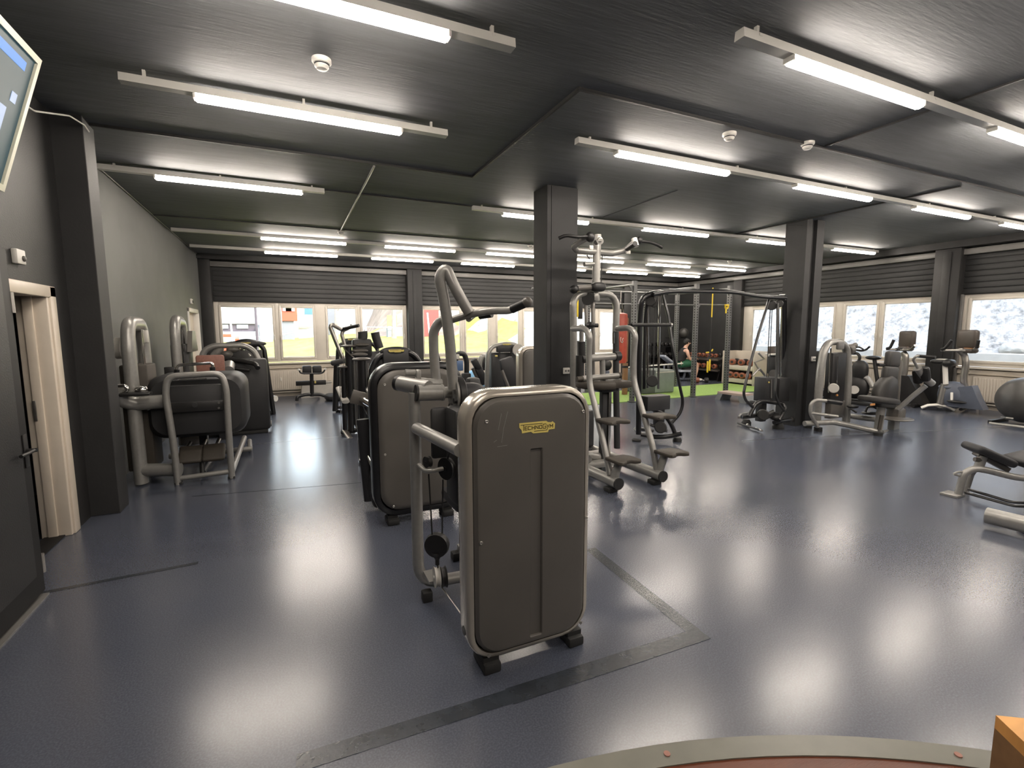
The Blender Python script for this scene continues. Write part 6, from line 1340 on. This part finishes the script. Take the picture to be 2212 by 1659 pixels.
for s in (1, -1):
    chains.append([(pel, (.15, .12)), (pt(.02, .10 * s, 0), .095), (pt(.22, .13 * s, .02), .085), (pt(.47, .15 * s, .02), .062), (pt(.47, .15 * s, -.20), .052), (pt(.43, .15 * s, -.43), .036), (pt(.50, .16 * s, -.485), .035), (pt(.60, .17 * s, -.51), .022)])
    chains.append([(chs, (.165, .105)), (pt(.12, .19 * s, .42), .062), (pt(.14, .23 * s, .30), .052), (pt(.21, .24 * s, .14), .040), (pt(.33, .19 * s, .15), .036), (pt(.42, .12 * s, .17), .026), (pt(.46, .10 * s, .17), .032), (pt(.50, .08 * s, .16), .020)])
body = skin_body(chains, 'body', M['skin'], t)
mb = MB()
for s in (1, -1):
    for k in range(4): limb(mb, [pt(.47, .085 * s + (k - 1.5) * .018, .165), pt(.52, .075 * s + (k - 1.5) * .017, .150), pt(.545 - abs(k - 1.4) * .008, .06 * s + (k - 1.5) * .015, .12)], [.010, .009, .007], 8)
    limb(mb, [pt(.45, .07 * s, .18), pt(.48, .045 * s, .185), pt(.505, .035 * s, .18)], [.012, .010, .008], 8)
mb.build('fingers', M['skin'], t)
mb = MB(); mb.ell(pt(.185, 0, .70), .105, .10, .095, n=18, m=12); mb.ell(pt(.13, 0, .67), .06, .075, .09, n=14)
random.seed(4)
for k in range(26):
    a = random.uniform(0, 2 * PI); b = random.uniform(.1, 1.0); mb.ell(pt(.17 + .085 * math.cos(a) * b, .08 * math.sin(a) * b, .765 - .05 * b + random.uniform(0, .02)), .028, .028, .026, n=8, m=6)
mb.build('hair', M['hair'], t)
mb = MB(); mb.ell(pt(.29, 0, .645), .020, .014, .022, n=10, m=8); 
for s in (1, -1): mb.ell(pt(.205, .088 * s, .65), .018, .012, .032, n=10, m=8)
mb.build('nose_and_ears', M['skin'], body)
mb = MB()
for s in (1, -1): mb.ell(pt(.278, .034 * s, .668), .010, .014, .008, n=10, m=6)
mb.ell(pt(.274, 0, .605), .010, .026, .006, n=10, m=6); mb.build('eyes_and_mouth', M['hair'], body)
skin_body([[(pt(-.02, 0, .05), (.185, .15)), (pt(-.01, 0, .10), (.19, .155)), (pt(.02, 0, .18), (.19, .145)), (pt(.085, 0, .36), (.21, .15)), (pt(.13, 0, .47), (.13, .11)), (pt(.14, 0, .50), (.09, .08))]], 'tank_top', M['tank'], t)
ch2 = [[(pt(-.01, 0, .02), (.185, .155)), (pt(0, 0, .08), (.18, .145))]]
for s in (1, -1): ch2.append([(pt(-.01, 0, .02), (.185, .155)), (pt(.03, .105 * s, .0), .135), (pt(.20, .135 * s, .02), .125), (pt(.36, .145 * s, .025), .115)])
skin_body(ch2, 'shorts', M['shorts'], t)
for s in (1, -1):
    mb = MB(); c = V(pt(.51, .165 * s, -.49)); mb.ell(c, .145, .055, .042, rot=rz(math.atan2(fw.y, fw.x)), e=.8); mb.ell(c - fw * .08 + V((0, 0, .035)), .055, .05, .05); mb.build('shoe', M['shoe'], t)

# ------------------------------------------------------------------ outside
M['grass'] = mat('sunlit_grass', (.26, .265, .05), .9, var=.3, vscale=2.2, bump=.6, bscale=14)
M['brush'] = mat('dry_brush_slope', (.22, .165, .13), .9, var=.35, vscale=1.2, bump=.6, bscale=6)
M['asphalt'] = mat('pale_path', (.42, .42, .42), .8, var=.06)
M['hallwhite'] = mat('white_hall_cladding', (.56, .575, .60), .6, var=.02)
M['hallgrey'] = mat('grey_render', (.17, .175, .20), .7, var=.04)
M['hallband'] = mat('mauve_grey_band', (.06, .045, .06), .6)
M['shedred'] = mat('red_boards', (.40, .035, .03), .6, var=.08, vscale=20, stretch=(.2, .2, 8))
M['redorange'] = mat('red_orange_cladding', (.48, .055, .022), .5, var=.03)
M['blue'] = mat('blue_panel', (.05, .14, .45), .5)
M['bark'] = mat('pale_bark', (.26, .215, .19), .8, var=.2)
M['board'] = mat('orange_board', (.50, .25, .09), .6, var=.1)
def rockmat(name, dark, light, sc):
    m = bpy.data.materials.new(name); m.use_nodes = True; nt = m.node_tree; N = nt.nodes; L = nt.links; p = N['Principled BSDF']; p.inputs['Roughness'].default_value = .9
    tc = N.new('ShaderNodeTexCoord'); v = N.new('ShaderNodeTexVoronoi'); v.inputs['Scale'].default_value = sc; n = N.new('ShaderNodeTexNoise'); n.inputs['Scale'].default_value = sc * 2.4; n.inputs['Detail'].default_value = 7
    L.new(tc.outputs['Object'], v.inputs['Vector']); L.new(tc.outputs['Object'], n.inputs['Vector'])
    mx = N.new('ShaderNodeMath'); mx.operation = 'MULTIPLY_ADD'; mx.inputs[1].default_value = .45
    L.new(v.outputs['Distance'], mx.inputs[0]); L.new(n.outputs['Fac'], mx.inputs[2])
    r = N.new('ShaderNodeValToRGB'); r.color_ramp.elements[0].position = .38; r.color_ramp.elements[0].color = (*dark, 1); r.color_ramp.elements[1].position = .85; r.color_ramp.elements[1].color = (*light, 1)
    L.new(mx.outputs[0], r.inputs['Fac']); L.new(r.outputs['Color'], p.inputs['Base Color'])
    b = N.new('ShaderNodeBump'); b.inputs['Strength'].default_value = .8; b.inputs['Distance'].default_value = .08; L.new(mx.outputs[0], b.inputs['Height']); L.new(b.outputs['Normal'], p.inputs['Normal'])
    return m
M['rock'] = rockmat('grey_rubble', (.11, .105, .105), (.33, .32, .32), 3.2)
M['boulder'] = rockmat('pale_boulder', (.17, .165, .16), (.36, .35, .33), 1.6)
M['stonebank'] = rockmat('white_stone_bank', (.10, .09, .055), (.50, .47, .42), 2.0)
def ss(a, b, x):
    q = max(0, min(1, (x - a) / (b - a))); return q * q * (3 - 2 * q)
def hgt(x, y):
    z = -.35 + ss(15, 24, y) * (1.05 + .55 * ss(-2, 6, x)) + 6.5 * ss(27, 46, y) * ss(0, 3, x - 1.3 - .11 * y)
    z += 5.0 * ss(9.0, 15.5, x) * ss(17.5, 26, y)
    z += 7.5 * ss(16.5, 25, x) * (1 - .35 * ss(16, 22, y))
    z += .06 * math.sin(x * 2.1 + y * 1.3) * ss(15, 18, max(x, y)) + .05 * math.sin(y * 3.1 - x * .7) * ss(15, 18, max(x, y))
    return z
mb = MB(); xs = [-34 + 1.0 * i for i in range(95)]; ys = [-14 + 1.0 * i for i in range(68)]
vs = [V((x, y, hgt(x, y))) for x in xs for y in ys]; fs = []; mi = []
for i in range(len(xs) - 1):
    for j in range(len(ys) - 1):
        x, y = xs[i] + .5, ys[j] + .5
        if x < 13.2 and y < 13.8: continue
        fs.append((i * len(ys) + j, (i + 1) * len(ys) + j, (i + 1) * len(ys) + j + 1, i * len(ys) + j + 1))
        if x > 16.0 and y < 19: k = 2
        elif x > 9.5 and y > 18 and y < 40: k = 3 if x + .8 * math.sin(y) > 10.5 else 0
        elif y > 28 and x > 1.6 + .11 * y: k = 1
        elif 13 < x < 15.2 and y < 17: k = 4
        else: k = 0
        mi.append(k)
used = sorted({q for f in fs for q in f}); rm = {q: i for i, q in enumerate(used)}
mb.v = [vs[q] for q in used]; mb.f = [tuple(rm[q] for q in f) for f in fs]; mb.m = mi
struct(mb.build('ground_outside', [M['grass'], M['brush'], M['rock'], M['stonebank'], M['asphalt']], None, 80))
mb = MB(); mb.box(15.35, 15.6, -4, 12.5, -.5, (15.35, 7.535, 1.031)[2], .03); struct(mb.build('kerb', M['asphalt'], None))
# hall on the left
t = thing('building', 'white and grey hall with a dark window band, seen through the leftmost panes', 'building', (-3, 44, 0))
a = V((-5.866, 44, 0.558)); b = V((-1.048, 44, 0.478))
mb = MB(); mb.box(a.x - 3, b.x, 44, 47, (-3.899, 44, 2.196)[2], 9); mb.build('upper_wall', M['hallwhite'], t, 0)
mb = MB(); mb.box(a.x - 3, b.x - 1.2, 43.9, 47, -1, (-3.936, 44, 1.581)[2]); mb.box(b.x - 1.2, b.x, 43.9, 44.3, -1, 1.9); mb.build('lower_wall', M['hallgrey'], t, 0)
mb = MB(); mb.box(a.x - 3, b.x - 1.2, 44.2, 46.9, (-3.938, 44, 1.545)[2], (-3.899, 44, 2.196)[2]); mb.build('window_band', M['hallband'], t, 0)
for p, q in ((478, 493), (510, 533), (551, 582)):
    mb = MB(); mb.box((-4.604, 44, 1.98)[0] if p == 478 else ((-3.563, 44, 1.979)[0] if p == 510 else (-2.234, 44, 1.978)[0]), (-4.134, 44, 1.979)[0] if p == 478 else ((-2.757, 44, 1.979)[0] if p == 510 else (-1.238, 44, 1.978)[0]), 44.1, 44.22, (-3.923, 44, 1.798)[2], (-3.904, 44, 2.124)[2]); mb.build('window', M['hallgrey'], t, 0)
mb = MB(); mb.box(b.x - .9, b.x, 43.8, 44.4, -1, (-3.899, 44, 2.196)[2]); mb.build('white_pier', M['hallwhite'], t, 0)
t = thing('building', 'building with red-orange upper storey over grey wall, right of the white hall', 'building', (2, 46, 0))
a = V((-0.313, 46, 2.464)); b = V((0.919, 46, 2.469))
mb = MB(); mb.box(a.x, b.x, 46, 48, (0.082, 46, 2.466)[2], 5.0); mb.build('upper_storey', M['redorange'], t, 0)
mb = MB(); mb.box(a.x, b.x - .3, 46.2, 48, -1, (0.082, 46, 2.466)[2]); mb.build('lower_wall', M['hallgrey'], t, 0)
mb = MB(); mb.box(a.x + .1, a.x + .8, 45.9, 46, (-0.163, 46, 3.288)[2], 4.6); mb.box(b.x - .9, b.x - .2, 45.9, 46, (-0.163, 46, 3.288)[2], 4.6); mb.build('window', M['hallwhite'], t, 0)
t = thing('building', 'white low gabled hall below the blue panel, right of the red-orange storey', 'building', (5, 50, 0))
a = V((1.017, 49, 1.718)); b = V((3.134, 49, 1.71))
mb = MB(); mb.prism([(0, -2), (b.x - a.x, -2), (b.x - a.x, (2.309, 49, 3.085)[2]), (b.x - a.x - 1.5, (2.309, 49, 3.085)[2]), (0, (0.964, 49, 2.227)[2])], (a.x, 49, 0), (1, 0, 0), (0, 0, 1), (0, 1.2, 0)); mb.build('wall', M['hallwhite'], t, 0)
mb = MB(); mb.box(a.x, b.x, 48.9, 49, (1.218, 49, 1.802)[2], (1.228, 49, 2.015)[2]); mb.build('plinth', M['bark'], t, 0)
t = thing('container', 'blue panel standing above the white gabled hall', 'container', (6, 54, 3))
a = V((1.646, 50.6, 3.125)); b = V((2.409, 50.6, 3.661)); mb = MB(); mb.box(a.x, b.x + .6, 50.6, 51.4, 0, a.z); mb.build('base', M['hallgrey'], t, 0); mb = MB(); mb.box(a.x, b.x + .6, 50.6, 51.4, a.z, 5.5); mb.build('panel', M['blue'], t, 0)
t = thing('building', 'tall pale grey-white hall seen through the third pane', 'building', (8, 52, 0))
a = V((3.697, 52, 2.267)); b = V((6.547, 52, 2.271)); mb = MB(); mb.box(a.x, b.x + 4, 51.8, 52.6, 0, 12); mb.build('wall', M['hallwhite'], t, 0); mb = MB(); mb.box(a.x - .2, a.x + .9, 51.6, 51.8, 0, 12); mb.build('corner_pier', M['hallgrey'], t, 0)
t = thing('shed', 'red boarded shed outside, right of the dark wall pillar between the windows', 'shed', (6.5, 30, 0))
a = V((6.532, 27, 1.817)); b = V((7.922, 27, 1.816)); mb = MB(); mb.box(a.x, b.x, 27, 30, hgt(6, 27) - .3, 4.6); mb.build('wall', M['shedred'], t, 0); mb = MB(); mb.box(a.x - .1, b.x + .2, 26.9, 30.2, 4.6, 4.8); mb.build('roof', M['hallgrey'], t, 0)
t = thing('notice_board', 'orange-brown board on a dark base outside the fourth pane', 'board', (5, 27, 1.6))
a = V((5.024, 27, 1.844)); b = V((5.546, 27, 2.451)); mb = MB(); mb.box(a.x, b.x, 27, 27.1, a.z - .1, b.z); mb.build('board', M['board'], t, 0)
mb = MB(); mb.box(a.x, b.x + .3, 26.95, 27.4, hgt(a.x, 27) - .1, a.z - .1); mb.build('base', M['hallgrey'], t, 0)
mb = MB(); mb.box(a.x, a.x + .3, 26.92, 26.95, a.z - .2, a.z); mb.build('plate', M['hallwhite'], t, 0)
# posts and rope fence
t = thing('lamp_post', 'thin dark post outside the leftmost pane', 'post', (-1, 22, 0))
c = V((-1.087, 22, 1.161)); mb = MB(); mb.tube([(c.x, 22, hgt(c.x, 22) - .2), (c.x, 22, 5.5)], .045, n=8); mb.build('pole', M['hallband'], t); mb = MB(); mb.box(c.x - .3, c.x + .05, 21.95, 22.05, 5.5, 5.58); mb.build('arm', M['hallband'], t)
t = thing('rope_fence', 'white rope strung between white poles on the grass slope', 'fence', (0, 24, 1))
mb = MB(); mb.tube([(-2.476, 24, 1.295), (-1.815, 24, 1.327), (-0.551, 24, 1.396), (0.398, 24, 1.574), (1.583, 24, 1.844), (3.228, 24, 1.8), (5.435, 24, 1.752)], .018, n=6); mb.build('rope', M['hallwhite'], t)
for q in ((-2.083, 24, 1.23), (3.489, 24, 1.932), (6.564, 24, 1.936), (7.535, 24, 1.937)):
    mb = MB(); mb.tube([(q[0], 24, hgt(q[0], 24) - .2), (q[0] - .1, 24, 2.5)], .04, n=6); mb.build('pole', M['hallwhite'], t)
t = thing('road_barrier', 'red and white barrier outside at the lower left of the leftmost window', 'barrier', (-3, 25, .6))
a = V((-2.602, 25, 1.485)); b = V((-2.016, 25, 1.357)); mb = MB(); mb.box(a.x - 1, b.x, 25, 25.1, b.z, a.z); mb.build('board', M['hallwhite'], t, 0)
mb = MB(); mb.box(a.x - .5, a.x + .4, 24.98, 25, b.z, a.z); mb.box(a.x - .6, a.x + .2, 24.98, 25.1, b.z - .6, b.z - .3); mb.box(b.x - .1, b.x + .05, 25, 25.1, hgt(b.x, 25) - .2, b.z); mb.build('red_stripe', M['redorange'], t, 0)
# bare trees
def tree(x, y, h, label, seed):
    rnd = random.Random(seed); t = thing('tree', label, 'tree', (x, y, hgt(x, y) - .2)); z0 = hgt(x, y) - .2
    top = V((x + rnd.uniform(-.5, .5), y, z0 + h))
    mb = MB(); mb.tube([(x, y, z0), (x + .05, y, z0 + h * .4), top], .14, n=8, r1=.03); mb.build('trunk', M['bark'], t)
    mb = MB()
    for k in range(22):
        q = rnd.uniform(.3, .95); a = rnd.uniform(0, 2 * PI); L = h * (1.05 - q) * rnd.uniform(.4, .7)
        s = V((x, y, z0)).lerp(top, q); e = s + V((math.cos(a) * L * .7, math.sin(a) * L * .7, L * rnd.uniform(.4, .8)))
        mb.tube([s, s.lerp(e, .5) + V((0, 0, .1)), e], .035, n=5, r1=.008)
        for _ in range(3):
            s2 = s.lerp(e, rnd.uniform(.4, .9)); e2 = s2 + V((rnd.uniform(-.5, .5), rnd.uniform(-.5, .5), rnd.uniform(.2, .6))); mb.tube([s2, e2], .014, n=4, r1=.004)
    mb.build('branches', M['bark'], t)
tree(2.9, 33, 6, 'bare pale tree outside the third pane of the left window', 2)
tree(5.0, 25.2, 6.5, 'bare tree with leaning trunk outside, left of the orange-brown board', 3)
tree(16.5, 22, 6, 'bare tree on the stone bank outside the window behind the dip station', 5)
tree(21.5, 12.5, 6, 'bare tree outside the window behind the right cable tower', 6)
# boulders on the rubble bank
rnd = random.Random(8)
for k, (y, x, r) in enumerate((a_, b_, c_ * .8) for a_, b_, c_ in [(9.9, 17.2, .36), (9.0, 17.4, .32), (8.0, 17.3, .36), (7.15, 17.6, .30), (6.3, 17.3, .32), (5.5, 17.4, .30), (4.4, 17.3, .40), (3.4, 17.7, .36), (2.4, 17.4, .38), (7.5, 18.7, .32), (6.5, 18.8, .32), (5.2, 19.0, .38), (1.4, 17.8, .4), (9.4, 18.5, .30)]):
    mb = MB(); c = V((x, y, hgt(x, y) + r * .15)); m = 10; n = 14
    ph = rnd.uniform(0, 6)
    vs = []
    bm = MB(); bm.ell((0, 0, 0), r * 1.25, r, r * .8, rot=rz(rnd.uniform(0, 3)), n=14, m=9, e=.8)
    for p in bm.v: p += p.normalized() * r * .10 * (math.sin(p.x * 7 / r * .5 + ph) + math.sin(p.y * 6 / r * .5 + ph * 2) + math.sin(p.z * 5 / r + ph))
    mb.v = [p + c for p in bm.v]; mb.f = bm.f; mb.m = bm.m
    where = ['behind the second column', 'in the middle pane', 'outside the pane left of the farther bike console', 'beside the farther bike console', 'behind the dark wall pillar', 'right of the dark wall pillar', 'outside the rightmost window, above the ball', 'outside the right edge pane', 'at the very right edge', 'higher on the bank left of the pillar', 'higher on the bank by the pillar', 'higher on the bank at the right', 'past the right edge', 'highest of those beside the second column'][k]
    tag(mb.build('boulder', M['boulder'], None, 60), 'pale boulder on the rubble bank ' + where, 'rock', 'boulders on the rubble bank')

# ----------------------------------------------------------- light and world
w = bpy.data.worlds.new('sky'); SC.world = w; w.use_nodes = True
nt = w.node_tree; bg = nt.nodes['Background']
sky = nt.nodes.new('ShaderNodeTexSky'); sky.sky_type = 'NISHITA'; sky.sun_disc = False; sky.sun_elevation = R(42); sky.sun_rotation = R(150); sky.air_density = 1.2; sky.dust_density = 2.0
hs = nt.nodes.new('ShaderNodeHueSaturation'); hs.inputs['Saturation'].default_value = .42; nt.links.new(sky.outputs['Color'], hs.inputs['Color']); nt.links.new(hs.outputs['Color'], bg.inputs['Color']); bg.inputs['Strength'].default_value = SKY
sl = bpy.data.lights.new('sun', 'SUN'); sl.energy = SUN; sl.angle = R(1.0); sl.color = (1, .95, .86)
so = bpy.data.objects.new('sun', sl); COL.objects.link(so)
so.rotation_euler = V((-.42, .62, -.66)).to_track_quat('-Z', 'Y').to_euler()
vs_ = SC.view_settings
vs_.view_transform = 'Standard'; vs_.look = 'None'; vs_.gamma = 1.0; vs_.use_curve_mapping = False; vs_.exposure = EXPO
SC.display_settings.display_device = 'sRGB'
SC.cycles.max_bounces = 8; SC.cycles.diffuse_bounces = 4; SC.cycles.glossy_bounces = 4; SC.cycles.transparent_max_bounces = 12
SC.cycles.sample_clamp_indirect = 6.0
SC.cycles.caustics_reflective = False; SC.cycles.caustics_refractive = False
